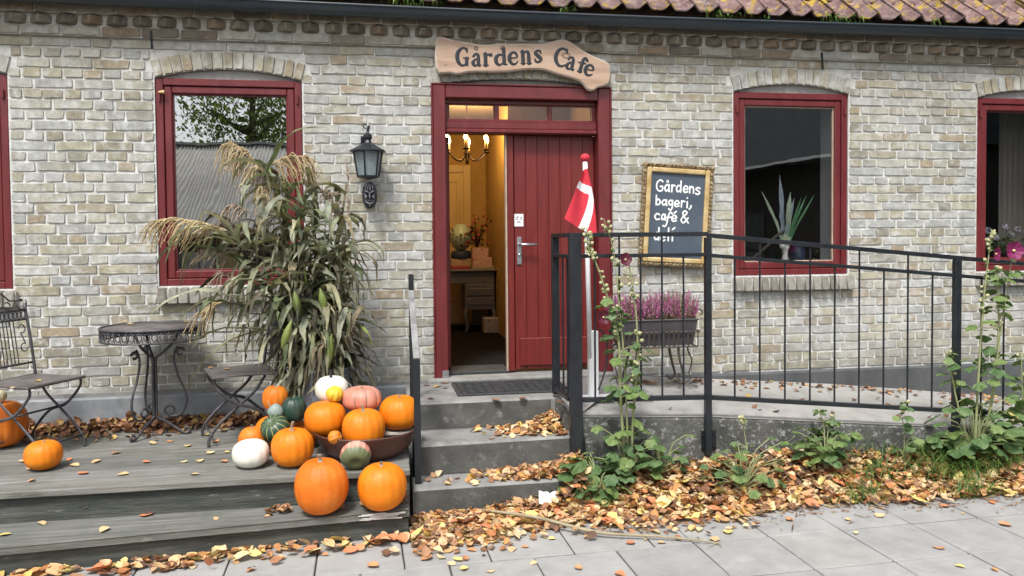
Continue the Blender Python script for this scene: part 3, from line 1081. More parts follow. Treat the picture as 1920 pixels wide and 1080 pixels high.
def flat_stroke(mb, pts, wd, y, mi=0, thick=.18, sm=5):
    """A painted stroke: a flattened tube with rounded ends in the plane of the wall. pts: (x, z) or (x, z, width)."""
    q = smooth_path([(p[0], p[1], p[2] if len(p) > 2 else 1.0) for p in pts], sm) if len(pts) > 2 else [(*p[:2], p[2] if len(p) > 2 else 1.0) for p in pts]
    P = [(a, b, c * wd / 2) for a, b, c in q]
    d0 = Vector((P[0][0] - P[1][0], P[0][1] - P[1][1]))
    d1 = Vector((P[-1][0] - P[-2][0], P[-1][1] - P[-2][1]))
    d0 = d0.normalized() if d0.length > 0 else Vector((0, 1))
    d1 = d1.normalized() if d1.length > 0 else Vector((0, 1))
    pre = [(P[0][0] + d0.x * P[0][2] * k, P[0][1] + d0.y * P[0][2] * k, P[0][2] * math.sqrt(max(.02, 1 - k * k))) for k in (.97, .75, .4)]
    post = [(P[-1][0] + d1.x * P[-1][2] * k, P[-1][1] + d1.y * P[-1][2] * k, P[-1][2] * math.sqrt(max(.02, 1 - k * k))) for k in (.4, .75, .97)]
    A = pre + P + post
    mb.tube([(a, y + U() * .0002, b) for a, b, c in A], [max(c, .0004) for a, b, c in A], 8, mi, flat=((0, 1, 0), thick))


flat_stroke(nm, [(sx.x - .018, sx.z + .022), (sx.x - .024, sx.z + .008), (sx.x - .012, sx.z + .004), (sx.x - .006, sx.z + .016), (sx.x - .016, sx.z + .024), (sx.x - .002, sx.z + .025)], .004, .0963)
flat_stroke(nm, [(sx.x + .003, sx.z + .006), (sx.x + .004, sx.z + .0055)], .004, .0963)
flat_stroke(nm, [(sx.x + .010, sx.z + .022), (sx.x + .020, sx.z + .022), (sx.x + .014, sx.z + .015), (sx.x + .021, sx.z + .008), (sx.x + .011, sx.z + .004)], .004, .0963)
flat_stroke(nm, [(sx.x - .010, sx.z - .020), (sx.x - .009, sx.z - .010), (sx.x - .001, sx.z - .012), (sx.x, sx.z - .020)], .0045, .0963)
flat_stroke(nm, [(sx.x, sx.z - .012), (sx.x + .008, sx.z - .011), (sx.x + .009, sx.z - .020)], .0045, .0963)
nm.build('notice_print', 'letter_black', leaf)
# left leaf swung inwards out of sight, metal foot plate, sill
lf = MB().box(JX0 + .002, JX0 + .040, .205, .64, .56, TZ - .036, .005)
lf.build('door', 'door_red', cafe, label='narrow left door leaf swung inwards')
fp = onY(835, 690, -.014)
MB().box(fp.x - .02, fp.x + .025, -.0165, -.0125, .525, .575, .001).build('foot_plate', 'steel', door_fr)
MB().box(DX0 - .06, DX1 + .03, -.075, .345, .30, .525, .012).build('threshold', 'concrete', cafe)
MB().box(JX0, LX0 + .02, .08, .36, .526, .548, .004).build('threshold_bar', 'rubber', cafe)

# ------------------------------------------------------------------ interior shell
FL = .535
r_ = MB()
HX0, HX1, HY = -.25, 1.205, 3.3
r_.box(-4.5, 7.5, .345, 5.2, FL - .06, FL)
r_.build('interior_floor', 'dark_floor', cafe)
r_ = MB()
r_.box(-4.5, 7.5, .345, 5.2, 2.86, 2.90)
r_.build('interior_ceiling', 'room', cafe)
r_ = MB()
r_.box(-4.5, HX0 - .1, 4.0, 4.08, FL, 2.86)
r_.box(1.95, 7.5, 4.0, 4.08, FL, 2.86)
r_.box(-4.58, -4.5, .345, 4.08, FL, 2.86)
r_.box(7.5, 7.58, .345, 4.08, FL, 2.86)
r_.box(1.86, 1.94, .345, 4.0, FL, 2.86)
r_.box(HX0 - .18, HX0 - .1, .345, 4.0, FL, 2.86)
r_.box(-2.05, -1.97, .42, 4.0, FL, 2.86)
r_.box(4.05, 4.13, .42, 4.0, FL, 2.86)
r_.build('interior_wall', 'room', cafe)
r_ = MB()
r_.box(HX0 - .098, HX0, .345, HY + .08, FL, 2.86)
r_.box(HX0, HX1, HY, HY + .08, FL + .5, 2.80)
r_.box(HX1, HX1 + .06, 1.75, HY + .08, FL, 2.86)
r_.box(HX1 + .06, 1.858, 1.75, 1.81, FL, 2.86)
r_.box(1.80, 1.858, .345, 1.75, FL, 2.86)
hall = r_.build('interior_wall', 'hall_wall', cafe, label='ochre hall wall')
MB().box(HX0 + .002, 1.796, .346, HY - .002, 2.80, 2.858).build('interior_ceiling', 'hall_ceiling', cafe, label='cream hall ceiling')
MB().box(HX0, HX1 - .001, HY - .012, HY + .079, FL, FL + .499).build('dado', 'dado', cafe)
dd = MB()
dx0, dx1 = .52, 1.03
dd.ring(dx0, dx1, FL + .02, 2.33, .085, HY - .05, HY - .013, .006)
dd.box(dx0 + .085, dx1 - .085, HY - .032, HY - .014, FL + .02, 2.245)
dd.ring(dx0 + .13, dx1 - .13, 1.62, 2.17, .035, HY - .046, HY - .033, .006)
dd.ring(dx0 + .13, dx1 - .13, .8, 1.50, .035, HY - .046, HY - .033, .006)
dd.build('panel_door', 'hall_door', cafe)

# ================================================================== OUTSIDE WORKS
# timber deck
deck = thing('timber_deck', 'weathered grey timber deck with one step along the cafe wall', 'deck', (0, 0, 0))
DKL, DKR = -4.2, .150
y = -.06
for i in range(9):
    y1 = y - .148
    edge = i == 8
    if edge:
        y1 = -1.412
    b = MB().box(DKL, DKR - (.0 if i % 2 else .004), y1 + .0045, y - .0045, DECK - .034, DECK + rnd(-.002, .001) * (0 if edge else 1), .004)
    b.build('deck_board', 'deck', deck)
    y = y1
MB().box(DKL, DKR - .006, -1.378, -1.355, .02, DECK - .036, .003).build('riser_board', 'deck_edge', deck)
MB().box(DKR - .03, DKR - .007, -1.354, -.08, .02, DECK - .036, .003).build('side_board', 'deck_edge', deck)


def step_poly(y_in, sl0, z0, z1, ov, xr):
    xa = DKL
    ya = lambda x: -1.553 - .081 * (.136 - x) - ov
    return [(xa, ya(xa)), (xr, ya(xr)), (xr, y_in), (xa, y_in)], z0, z1


def slab_poly(mb, poly, z0, z1, b=.004):
    n = len(poly)
    vs = [(x, y, z0) for x, y in poly] + [(x, y, z1 - b) for x, y in poly]
    c = np.mean(np.array(poly), 0)
    vs += [(x + (c[0] - x) * b / abs(c[0] - x + 1e-9) * .8 * (1 if abs(c[0] - x) > .001 else 0), y + b * (1 if c[1] > y else -1), z1) for x, y in poly]
    fs = [tuple(range(n))[::-1], tuple(range(2 * n, 3 * n))]
    for k_ in (0, 1):
        fs += [(k_ * n + i, k_ * n + (i + 1) % n, (k_ + 1) * n + (i + 1) % n, (k_ + 1) * n + i) for i in range(n)]
    mb.add(vs, fs)
    return mb


st = MB()
ys = lambda x: -1.553 - .081 * (.136 - x)
slab_poly(st, [(DKL, ys(DKL)), (.136, ys(.136)), (.136, ys(.136) + .10), (DKL, ys(DKL) + .18)], STEP - .036, STEP, .006)
st.build('step_board', 'deck', deck)
st = MB()
slab_poly(st, [(DKL, ys(DKL) + .186), (.136, ys(.136) + .106), (.136, -1.356), (DKL, -1.356)], STEP - .036, STEP - .001, .004)
st.build('step_board', 'deck', deck)
st = MB()
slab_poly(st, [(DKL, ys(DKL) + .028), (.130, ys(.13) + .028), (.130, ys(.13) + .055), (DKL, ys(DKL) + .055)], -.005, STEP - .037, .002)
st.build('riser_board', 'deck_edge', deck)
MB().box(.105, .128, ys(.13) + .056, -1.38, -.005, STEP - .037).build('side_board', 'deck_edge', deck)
nl = MB()
for x in np.arange(-3.9, .1, .62):
    for z in (.07, .20):
        nl.tube([(x + rnd(-.02, .02), -1.3795, z + rnd(-.01, .01)), (x, -1.376, z)], .005, 6)
nl.build('nails', 'rust', deck, kind='stuff')
# split, bleached end of the step board
sp = MB()
for i in range(22):
    xx = rnd(-.12, .03)
    sp.bar((xx, ys(xx) - .003 - rnd(0, .003), STEP - .006 - i * .0013), (min(xx + rnd(.04, .12), .134), ys(xx + .1) - .005 - rnd(0, .005), STEP - .005 - i * .0013 + rnd(-.006, .004)), rnd(.003, .007), .004)
sp.build('splinter', mat('bleached torn wood', [(.42, .40, .37), (.62, .60, .56)], 30, .9, .4, 80, stretch=(1, 6, 6)), deck)

# concrete steps
steps = thing('concrete_steps', 'worn concrete steps and landing in front of the red cafe door', 'steps')
SXL = .165
s = MB()
s.box(SXL, 1.72, -.715, -.0775, -.02, LAND, .010)
s.build('landing', 'concrete', steps)
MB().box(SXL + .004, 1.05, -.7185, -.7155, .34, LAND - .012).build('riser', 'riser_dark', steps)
s = MB()
slab_poly(s, [(SXL + .02, -1.055), (1.20, -1.02), (1.20, -.716), (SXL + .02, -.716)], -.02, .33, .012)
s.build('step', 'concrete', steps)
s = MB()
slab_poly(s, [(SXL, -1.285), (1.15, -1.27), (1.15, -1.02), (SXL, -1.056)], -.02, .155, .012)
s.build('step', 'concrete', steps)

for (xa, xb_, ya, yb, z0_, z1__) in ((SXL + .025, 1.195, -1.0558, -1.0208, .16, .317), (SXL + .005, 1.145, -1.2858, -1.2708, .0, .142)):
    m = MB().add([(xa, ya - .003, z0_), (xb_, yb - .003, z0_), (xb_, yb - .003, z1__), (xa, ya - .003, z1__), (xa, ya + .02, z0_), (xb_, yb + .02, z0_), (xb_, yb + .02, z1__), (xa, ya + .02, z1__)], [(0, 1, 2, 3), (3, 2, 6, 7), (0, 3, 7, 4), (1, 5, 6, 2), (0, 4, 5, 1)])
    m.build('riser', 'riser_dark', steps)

# ramp: front edge and wall edge measured separately
FY = -1.05
front = [(1.075, -.70, .498), (1.13, FY, .445), (1.97, FY, .408), (2.87, FY, .328), (3.6, FY, .262), (4.6, FY, .165), (6.4, FY, .0)]
back = [(1.722, -.70, .4985), (1.724, -.05, .4985), (2.73, -.05, .425), (3.4, -.05, .37), (4.05, -.05, .30), (5.0, -.05, .195), (6.4, -.05, .02)]
r = MB()
vs, fs = [], []
for (a, b) in zip(front, back):
    vs += [a, (a[0] * .5 + b[0] * .5, a[1] * .5 + b[1] * .5, a[2] * .5 + b[2] * .5), b]
for i in range(len(front) - 1):
    for q in (0, 1):
        fs.append((3 * i + q, 3 * i + 3 + q, 3 * i + 4 + q, 3 * i + 1 + q))
r.add(vs, fs)
ramp_o = thing('concrete_ramp', 'concrete access ramp sloping down to the right with dark mossy face', 'ramp')
r.build('ramp_top', 'ramp_top', ramp_o)
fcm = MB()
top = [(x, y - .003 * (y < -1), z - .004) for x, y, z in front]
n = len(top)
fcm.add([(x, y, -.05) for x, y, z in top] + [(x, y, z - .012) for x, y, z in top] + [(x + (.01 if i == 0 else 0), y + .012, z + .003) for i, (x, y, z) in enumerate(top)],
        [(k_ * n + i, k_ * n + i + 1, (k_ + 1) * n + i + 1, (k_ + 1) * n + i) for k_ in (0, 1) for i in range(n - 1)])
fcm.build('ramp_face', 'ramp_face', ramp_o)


# raised planting bed between ramp and paving
def pave_edge(x):
    return -1.50 - .04 * math.exp(-((x - 1.7) / .5) ** 2) + .07 * math.exp(-((x - 1.0) / .3) ** 2) - .05 * math.sin(x * 2.1) * .6 - .02 * math.sin(x * 7) + .03 * max(0, x - 3)


def bedz(x, y):
    ye = pave_edge(x)
    t = min(1, max(0, (y - ye) / (FY - ye)))
    hgt = .16 if x > 1.2 else .16 * max(0, (x - .3) / .9)
    return hgt * (t * t * (3 - 2 * t)) * (.85 + .15 * math.sin(x * 3.3))


bd = MB()
nx, ny = 60, 8
vs, fs = [], []
for i in range(nx + 1):
    x = 1.06 + 5.5 * i / nx
    for j in range(ny + 1):
        y = pave_edge(x) + (FY - .003 - pave_edge(x)) * j / ny
        vs.append((x, y, bedz(x, y) - .006 + (rnd(0, .008) if 0 < j < ny else 0)))
for i in range(nx):
    for j in range(ny):
        a = i * (ny + 1) + j
        fs.append((a, a + ny + 1, a + ny + 2, a + 1))
bd.add(vs, fs)
struct(bd, 'planting_bed', 'soil', True)

# railing
RY = -1.085
rail = thing('ramp_railing', 'black square steel railing with thin upright bars along the ramp', 'railing')
tz = lambda x: 1.512 if x < 1.93 else 1.505 - .0933 * (x - 1.93)
mz = lambda x: 1.390 if x < 1.93 else 1.387 - .0905 * (x - 1.93)
bz = lambda x: .555 - .024 * (x - 1.2) if x < 1.93 else .538 - .0958 * (x - 1.93)
XE = 5.6
for x, wd in ((1.118, .072), (1.931, .036), (3.597, .042), (5.25, .042)):
    zb_ = .20 if x < 2 else max(.02, bedz(x, FY) + .02)
    p = MB().box(x - wd / 2, x + wd / 2, RY - .02, RY + .02, zb_, tz(x) - .013, .003)
    if x < 1.2:
        p.box(x - .002, x + .0015, RY - .0205, RY - .015, .22, 1.49)
    po = p.build('post', 'iron', rail)
    br = MB().box(x - .062 + .03, x + .062 - .0, RY + .0205, RY + .031, zb_ + .01, zb_ + .13, .002)
    for dx, dz in ((-.02, .035), (.045, .035), (-.02, .105), (.045, .105)):
        br.tube([(x + dx, RY + .022, zb_ + dz), (x + dx, RY + .010, zb_ + dz)], .008, 6)
    br.build('bracket', 'iron', po)
PX0 = onY(1040, 600, -.70).x
pb_ = MB().box(PX0 - .018, PX0 + .018, -.725, -.685, LAND + .02, 1.499, .003)
pb_.build('post', 'iron', rail)
for nm_, f, th in (('top_rail', tz, .026), ('mid_rail', mz, .022), ('bottom_rail', bz, .026)):
    if nm_ == 'top_rail':
        segs = [((1.082, tz(1.1)), (1.931, tz(1.9))), ((1.931, tz(1.94)), (XE, tz(XE)))]
    else:
        segs = [((1.155, f(1.2)), (1.912, f(1.9))), ((1.95, f(1.96)), (3.575, f(3.575))), ((3.619, f(3.62)), (XE, f(XE)))]
    for (xa, za), (xb_, zb_) in segs:
        MB().bar((xa, RY, za), (xb_, RY, zb_), .034, th, bev=.002).build(nm_, 'iron', rail)
    ya, yb = -.685 if nm_ == 'top_rail' else -.726, -1.064
    zz = f(1.1)
    MB().bar((PX0, ya, zz), (1.09, yb, zz), .034, th, bev=.002).build(nm_, 'iron', rail)
bars = [(1.384, 1), (1.514, 0), (1.645, 1), (1.778, 0), (2.102, 0), (2.263, 1), (2.427, 0), (2.592, 1), (2.756, 0), (2.921, 1), (3.088, 0), (3.254, 1), (3.425, 0),
        (3.774, 0), (3.936, 0), (4.10, 1), (4.27, 0), (4.43, 1), (4.60, 0), (4.77, 1), (4.93, 0), (5.1, 1), (1.235, 0)]
for x, up in bars:
    MB().tube([(x, RY, bz(x)), (x, RY, tz(x) - .006 if up else mz(x))], .0062, 6).build('bar', 'iron', rail)
for t in (.25, .5, .75):
    y = -.70 + (-1.085 + .70) * t
    x = PX0 + (1.10 - PX0) * t
    MB().tube([(x, y, bz(1.1)), (x, y, tz(1.1) - .006 if t == .25 else mz(1.1))], .0062, 6).build('bar', 'iron', rail)

# handrail left of the steps
hr = thing('handrail', 'flat iron handrail rising beside the concrete steps', 'handrail', (.197, -1.2, .155))
hm = MB()
z2, z1_ = onY(778, 672, -1.2).z, onY(770, 545, -.6).z
hb = MB().box(-.018, .018, -.006, .006, 0, z2 - .155 - .002, .002)
hb.build('post', 'iron', hr)
hb = MB().box(-.016, .016, .594, .606, LAND - .155, onY(770, 514, -.6).z - .155, .002)
hb.build('post', 'iron', hr)
hb = MB().bar((0, -.008, z2 - .155), (-.002, .592, z1_ - .155), .036, .010, bev=.002)
hb.build('sloping_rail', 'sky_sheen_iron', hr)

# doormat: rubber scroll mat
A, B_, C_ = onZ(858, 744, LAND), onZ(1075, 737, LAND), onZ(856, 713, LAND)
dm = thing('doormat', 'black rubber scrollwork doormat on the landing', 'doormat', ((A.x + B_.x) / 2, -.345, LAND))
hx_, hy_ = (B_.x - A.x) / 2, .225
m = MB()
for a_ in ((-hx_, hx_, -hy_, -hy_ + .018), (-hx_, hx_, hy_ - .018, hy_), (-hx_, -hx_ + .018, -hy_ + .018, hy_ - .018), (hx_ - .018, hx_, -hy_ + .018, hy_ - .018)):
    m.box(*a_, .001, .013, .003)
m.build('mat_border', 'rubber', dm)
m = MB().box(-hx_ + .018, hx_ - .018, -hy_ + .018, hy_ - .018, .001, .004)
m.build('mat_base', 'rubber', dm)
m = MB()
for i in range(12):
    for j in range(7):
        x, y = -hx_ + .05 + (2 * hx_ - .1) * i / 11, -hy_ + .045 + (2 * hy_ - .09) * j / 6
        m.tube([(x + .020 * math.cos(a), y + .022 * math.sin(a), .009) for a in [2 * PI * q / 10 for q in range(10)]], .004, 5, closed=True)
        if i < 11 and j < 6:
            x2, y2 = x + (2 * hx_ - .1) / 22, y + (2 * hy_ - .09) / 12
            m.bar((x2 - .018, y2, .008), (x2 + .018, y2, .008), .006, .008)
            m.bar((x2, y2 - .014, .008), (x2, y2 + .014, .008), .006, .008)
m.build('scroll_pattern', 'rubber', dm, kind='stuff')

# ================================================================== SIGNS
GLY = {   # strokes in a unit box: (x, y[, relative width])
    'G': [[(.93, .80, .6), (.78, .97, .7), (.5, 1, .8), (.18, .82, 1.15), (.05, .48, 1.3), (.2, .14, 1.1), (.5, 0, .8), (.88, .1, .8)], [(.88, .06, 1.1), (.88, .42, 1.1)], [(.62, .43, .5), (1.06, .43, .5)], [(.93, .99, .5), (.93, .76, .5)]],
    'C': [[(.95, .80, .6), (.8, .97, .7), (.5, 1, .8), (.18, .82, 1.15), (.05, .48, 1.3), (.2, .14, 1.1), (.5, 0, .8), (.95, .12, .55)], [(.95, 1.0, .5), (.95, .76, .5)]],
    'a': [[(.12, .80, .8), (.35, 1, .75), (.65, .95, .9), (.72, .7, 1.1), (.72, .15, 1.1), (.85, .0, .8), (1, .06, .5)], [(.7, .60, .6), (.3, .5, .8), (.06, .25, 1.15), (.25, .0, .9), (.55, .06, .6), (.72, .25, .6)]],
    'o': [[(.5, 1), (.15, .8), (.15, .2), (.5, 0), (.85, .2), (.85, .8), (.5, 1)]],
    'r': [[(.28, 0, 1.2), (.28, 1, 1.2)], [(.05, .98, .5), (.28, .98, .5)], [(.02, 0, .5), (.58, 0, .5)], [(.3, .6, .5), (.55, .92, .7), (.95, .92, 1.2)]],
    'd': [[(.72, .55, .6), (.4, .64, .8), (.1, .48, 1.2), (.08, .18, 1.2), (.35, 0, .8), (.7, .16, .6)], [(.76, 1, 1.15), (.76, .1, 1.15)], [(.55, .99, .5), (.78, .99, .5)], [(.74, .03, .6), (1, .03, .5)]],
    'e': [[(.08, .52, .55), (.9, .58, .55), (.8, .9, .85), (.45, 1, .8), (.12, .75, 1.15), (.08, .35, 1.25), (.35, .02, .9), (.7, .03, .7), (.95, .2, .5)]],
    'n': [[(.2, 0, 1.2), (.2, 1, 1.2)], [(.0, .97, .5), (.2, .97, .5)], [(.0, 0, .5), (.4, 0, .5)], [(.22, .72, .5), (.5, .98, .7), (.75, .85, 1.1), (.78, .0, 1.2)], [(.6, 0, .5), (1, 0, .5)]],
    's': [[(.85, .76, .55), (.75, .97, .7), (.4, 1, .8), (.14, .78, 1.1), (.5, .52, 1.3), (.86, .25, 1.1), (.55, 0, .8), (.2, .03, .7), (.08, .25, .55)], [(.87, .98, .45), (.87, .74, .45)], [(.07, .02, .45), (.07, .26, .45)]],
    'f': [[(.95, .86, 1.0), (.72, 1, .8), (.5, .82, 1.1), (.38, .0, 1.2)], [(.1, .6, .6), (.8, .62, .6)], [(.12, 0, .5), (.62, 0, .5)]],
}
CHK = {
    'G': [[(.95, .86), (.6, 1), (.15, .75), (.1, .3), (.45, .02), (.9, .1), (.92, .42), (.6, .42)]],
    'a': [[(.82, .75), (.45, 1), (.08, .55), (.3, .04), (.78, .35)], [(.86, 1), (.84, .1), (.98, .02)]],
    'o': GLY['o'],
    'r': [[(.15, 0), (.15, 1)], [(.17, .55), (.45, .95), (.95, .9)]],
    'd': [[(.78, .5), (.4, .6), (.08, .3), (.3, .02), (.78, .18)], [(.84, 1), (.84, .0)]],
    'e': [[(.1, .48), (.9, .52), (.78, .95), (.4, 1), (.08, .55), (.3, .02), (.92, .12)]],
    'n': [[(.1, 0), (.1, 1)], [(.1, .6), (.5, 1), (.86, .7), (.88, 0)]],
    's': [[(.9, .85), (.5, 1), (.15, .75), (.5, .52), (.88, .25), (.5, 0), (.08, .14)]],
    'b': [[(.12, 1), (.12, .0)], [(.14, .1), (.55, .02), (.92, .3), (.55, .62), (.14, .42)]],
    'g': [[(.82, .88), (.4, 1), (.08, .76), (.4, .52), (.82, .7)], [(.86, 1), (.84, .3), (.5, 0), (.1, .14)]],
    'i': [[(.5, 0), (.5, 1)]], 'l': [[(.5, 0), (.5, 1)]],
    ',': [[(.8, 1), (.7, .5), (.1, 0)]], '.': [[(.5, .45), (.5, .55)]], "'": [[(.1, .1), (.9, .9)]],
    'c': [[(.92, .82), (.5, 1), (.08, .55), (.4, .02), (.95, .12)]],
    'f': [[(.98, .9), (.75, 1), (.55, .7), (.4, .2), (.22, .02), (.02, .06)], [(.2, .62), (.82, .66)]],
    '&': [[(1, .0), (.28, .72), (.5, 1), (.78, .82), (.25, .45), (.08, .2), (.4, .0), (.95, .42)]],
}


def letter(mb, gl, ch, px0, py0, px1, py1, Y, wd, rot=0, thick=.15):
    """Letter filling the box of photo pixels it has on the board, whose face is the plane Y."""
    a, b = onY(px0, py1, Y), onY(px1, py0, Y)
    c = Vector(((a.x + b.x) / 2, (a.z + b.z) / 2))
    for st_ in gl[ch]:
        q = []
        for p in st_:
            x, z = (p[0] - .5) * (b.x - a.x), (p[1] - .5) * (b.z - a.z)
            q.append((c.x + x * math.cos(rot) - z * math.sin(rot), c.y + x * math.sin(rot) + z * math.cos(rot), p[2] if len(p) > 2 else 1.0))
        flat_stroke(mb, q, wd, Y, 0, thick)


# wooden name board over the door
SY = -.066
zp = lambda x, y: (800 + x / 5.333, 60 + y / 5.333)
outl = [(80, 35), (170, 45), (260, 75), (400, 100), (540, 125), (640, 125), (740, 105), (850, 118), (1000, 112), (1150, 120), (1230, 100), (1300, 75), (1370, 68), (1440, 90), (1520, 150), (1620, 215), (1740, 270), (1840, 305),
        (1842, 420), (1838, 530), (1710, 550), (1690, 580), (1640, 592), (1600, 570), (1570, 520), (1520, 480), (1400, 445), (1280, 415), (1180, 375), (1080, 370), (960, 375), (850, 395), (740, 400), (560, 400), (420, 395), (340, 420), (290, 425), (240, 405), (160, 415), (85, 405)]
o2 = []
for i, q in enumerate(outl):
    p = onY(*zp(*q), SY)
    o2.append((p.x, p.z))
dense = []
for i in range(len(o2)):
    a, b = Vector(o2[i]), Vector(o2[(i + 1) % len(o2)])
    dense += [tuple(a + (b - a) * t) for t in (0, .5)]
sm_ = []
for i in range(len(dense)):
    p0, p1, p2 = dense[i - 1], dense[i], dense[(i + 1) % len(dense)]
    sm_.append((p0[0] * .25 + p1[0] * .5 + p2[0] * .25, p0[1] * .25 + p1[1] * .5 + p2[1] * .25))
sgn = thing('name_sign', 'wavy live edge wooden sign reading Gårdens Cafe above the door', 'sign', (0, 0, 0))
MB().prism(sm_[::-1], SY, -.034, 0, 1, inset=.010).build('board', ['sign_wood', 'sign_edge'], sgn)
lb = MB()
for ch, x0, y0, x1, y1, ro in (('G', 300, 162, 412, 332, 0), ('a', 458, 222, 540, 334, 0), ('o', 476, 146, 513, 178, 0), ('r', 567, 220, 645, 332, .02), ('d', 685, 168, 800, 328, .03), ('e', 822, 205, 912, 320, .04), ('n', 942, 196, 1043, 312, .04),
                               ('s', 1078, 188, 1152, 298, .03), ('C', 1285, 168, 1408, 340, -.08), ('a', 1402, 255, 1482, 372, -.22), ('f', 1512, 256, 1600, 398, -.22), ('e', 1582, 330, 1668, 432, -.30)):
    lb = MB()
    letter(lb, GLY, ch, *zp(x0, y0), *zp(x1, y1), SY - .001, .0225 if ch != 'o' else .007, ro)
    lb.build('letter', 'letter_black', sgn)
kn = MB()
for (x, y, rr_) in ((760, 160, .012), (1395, 235, .018), (1062, 168, .004), (190, 330, .005)):
    p = onY(*zp(x, y), SY)
    kn = MB()
    kn.tube([p + Vector((rr_ * math.cos(a) * 1.4, -.0005, rr_ * math.sin(a))) for a in [2 * PI * q / 12 for q in range(12)]], rr_ * .22, 6, closed=True, flat=((0, 1, 0), .2))
    kn.build('knot', 'bark', sgn)
bk = MB()
for x in (.55, 1.5):
    bk.tube([(x, -.034, 2.70), (x, .02, 2.70)], .008, 6)
bk.build('fixing', 'iron', sgn)

# gilt-framed chalkboard, hung a little askew
BY = -.055
cb = thing('chalkboard_sign', 'blue grey chalkboard in an ornate gilt frame hung beside the door', 'chalkboard', (0, 0, 0))
c4 = [onY(1209, 304, BY), onY(1345, 312, BY), onY(1330, 504, BY), onY(1192, 498, BY)]
cc = sum(c4, Vector()) / 4
bw, bh = .27, .372
rotm = Matrix.Rotation(R(3.3), 3, 'Y')


def onboard(mb):
    mb.v = [tuple(rotm @ Vector(v) + Vector((cc.x, 0, cc.z))) for v in mb.v]
    return mb


def moulding(w0, w1, ya, yb, wdt):
    pass


onboard(MB().box(-bw + .06, bw - .06, -.042, -.02, -bh + .06, bh - .06)).build('slate', 'slate', cb)
onboard(MB().ring(-bw + .028, bw - .028, -bh + .028, bh - .028, .036, -.062, -.012, .008)).build('inner_frame', 'gold', cb)
onboard(MB().ring(-bw, bw, -bh, bh, .027, -.054, -.012, .008)).build('outer_frame', 'gold_dark', cb)
orn = MB()
rr_ = random.Random(3)
per = []
stp = .030
for side in range(4):
    L = (2 * bw if side % 2 == 0 else 2 * bh) - .03
    nn = int(L / stp)
    for i in range(nn):
        t = -L / 2 + L * (i + .5) / nn
        x, z, hor = [(t, bh - .012, 1), (bw - .012, t, 0), (t, -bh + .012, 1), (-bw + .012, t, 0)][side]
        s_ = 1 if i % 2 else -1
        a0 = (0 if hor else PI / 2) + .5 * s_
        pts_ = [(x + .013 * math.cos(a0 + q * .9) * (1 - q * .12), -.056, z + .011 * math.sin(a0 + q * .9) * (1 - q * .12)) for q in range(7)]
        orn.tube(pts_, [.0035, .005, .0055, .005, .0045, .004, .003], 6)
for sx_ in (-1, 1):
    for sz_ in (-1, 1):
        orn.lathe([(.001, -.010), (.014, -.006), (.018, 0), (.010, .006), (.001, .008)], 10, 0, (sx_ * (bw - .013), -.055, sz_ * (bh - .013)), Matrix.Rotation(PI / 2, 3, 'X'))
onboard(orn).build('frame_ornament', 'gold_dark', cb, smooth=True)
zc = lambda x, y: (1190 + x / 4.912, 295 + y / 4.912)
lb = MB()
for ch, x0, y0, x1, y1 in (('G', 198, 208, 262, 312), ('a', 275, 252, 324, 314), ('o', 294, 212, 316, 234), ('r', 338, 256, 374, 318), ('d', 383, 218, 434, 320), ('e', 446, 266, 492, 324), ('n', 503, 270, 548, 328), ('s', 558, 278, 606, 342),
                           ('b', 194, 352, 240, 438), ('a', 250, 392, 300, 442), ('g', 310, 396, 354, 488), ('e', 364, 402, 412, 454), ('r', 426, 402, 462, 458), ('i', 475, 410, 493, 464), ('.', 476, 366, 494, 384), (',', 500, 445, 524, 478),
                           ('c', 182, 518, 232, 574), ('a', 246, 524, 286, 578), ('f', 262, 505, 346, 640), ('e', 338, 536, 388, 590), ("'", 362, 496, 386, 516), ('&', 424, 494, 496, 604),
                           ('d', 180, 648, 230, 762), ('e', 240, 700, 282, 770), ('l', 300, 650, 322, 768), ('i', 338, 694, 358, 770), ("'", 346, 646, 372, 668)):
    lb = MB()
    letter(lb, CHK, ch, *zc(x0, y0), *zc(x1, y1), -.0425, .0115 if ch not in 'o' else .006, -.045)
    lb.build('letter', 'chalk', cb)

# lantern and mask
lp = onY(690, 290, -.15)
lan = thing('wall_lantern', 'black wall lantern with bluish glass between window and door', 'lantern', (lp.x, -.15, lp.z), .26)
m = MB()
z0, z1 = onY(690, 331, -.15).z - lp.z, onY(690, 284, -.15).z - lp.z
rb_, rt_ = .072, .098
n6 = 6
H6 = lambda r, z, i: Vector((r * math.cos(2 * PI * i / n6), r * math.sin(2 * PI * i / n6), z))
for i in range(n6):
    m.bar(H6(rb_, z0, i), H6(rt_, z1, i), .009)
    m.bar(H6(rb_, z0, i), H6(rb_, z0, i + 1), .010)
    m.bar(H6(rt_, z1, i), H6(rt_, z1, i + 1), .010)
m.build('cage', 'lantern', lan)
m = MB()
for i in range(n6):
    a = len(m.v)
    m.add([H6(rb_ - .003, z0, i), H6(rb_ - .003, z0, i + 1), H6(rt_ - .003, z1, i + 1), H6(rt_ - .003, z1, i)], [(0, 1, 2, 3)])
m.build('lamp_glass', 'lamp_glass', lan)
m = MB().lathe([(.001, z0 + .004), (rb_ - .004, z0 + .003), (rb_, z0 - .006), (.02, z0 - .018), (.001, z0 - .022)], 6)
m.build('base', 'lantern', lan)
m = MB().lathe([(.124, z1 - .004), (.124, z1 + .004), (.10, z1 + .016), (.05, z1 + .044), (.028, z1 + .056), (.02, z1 + .075), (.030, z1 + .09), (.030, z1 + .108), (.012, z1 + .12), (.006, z1 + .14), (.001, z1 + .145)], 8)
m.build('hood', 'lantern', lan)
m = MB()
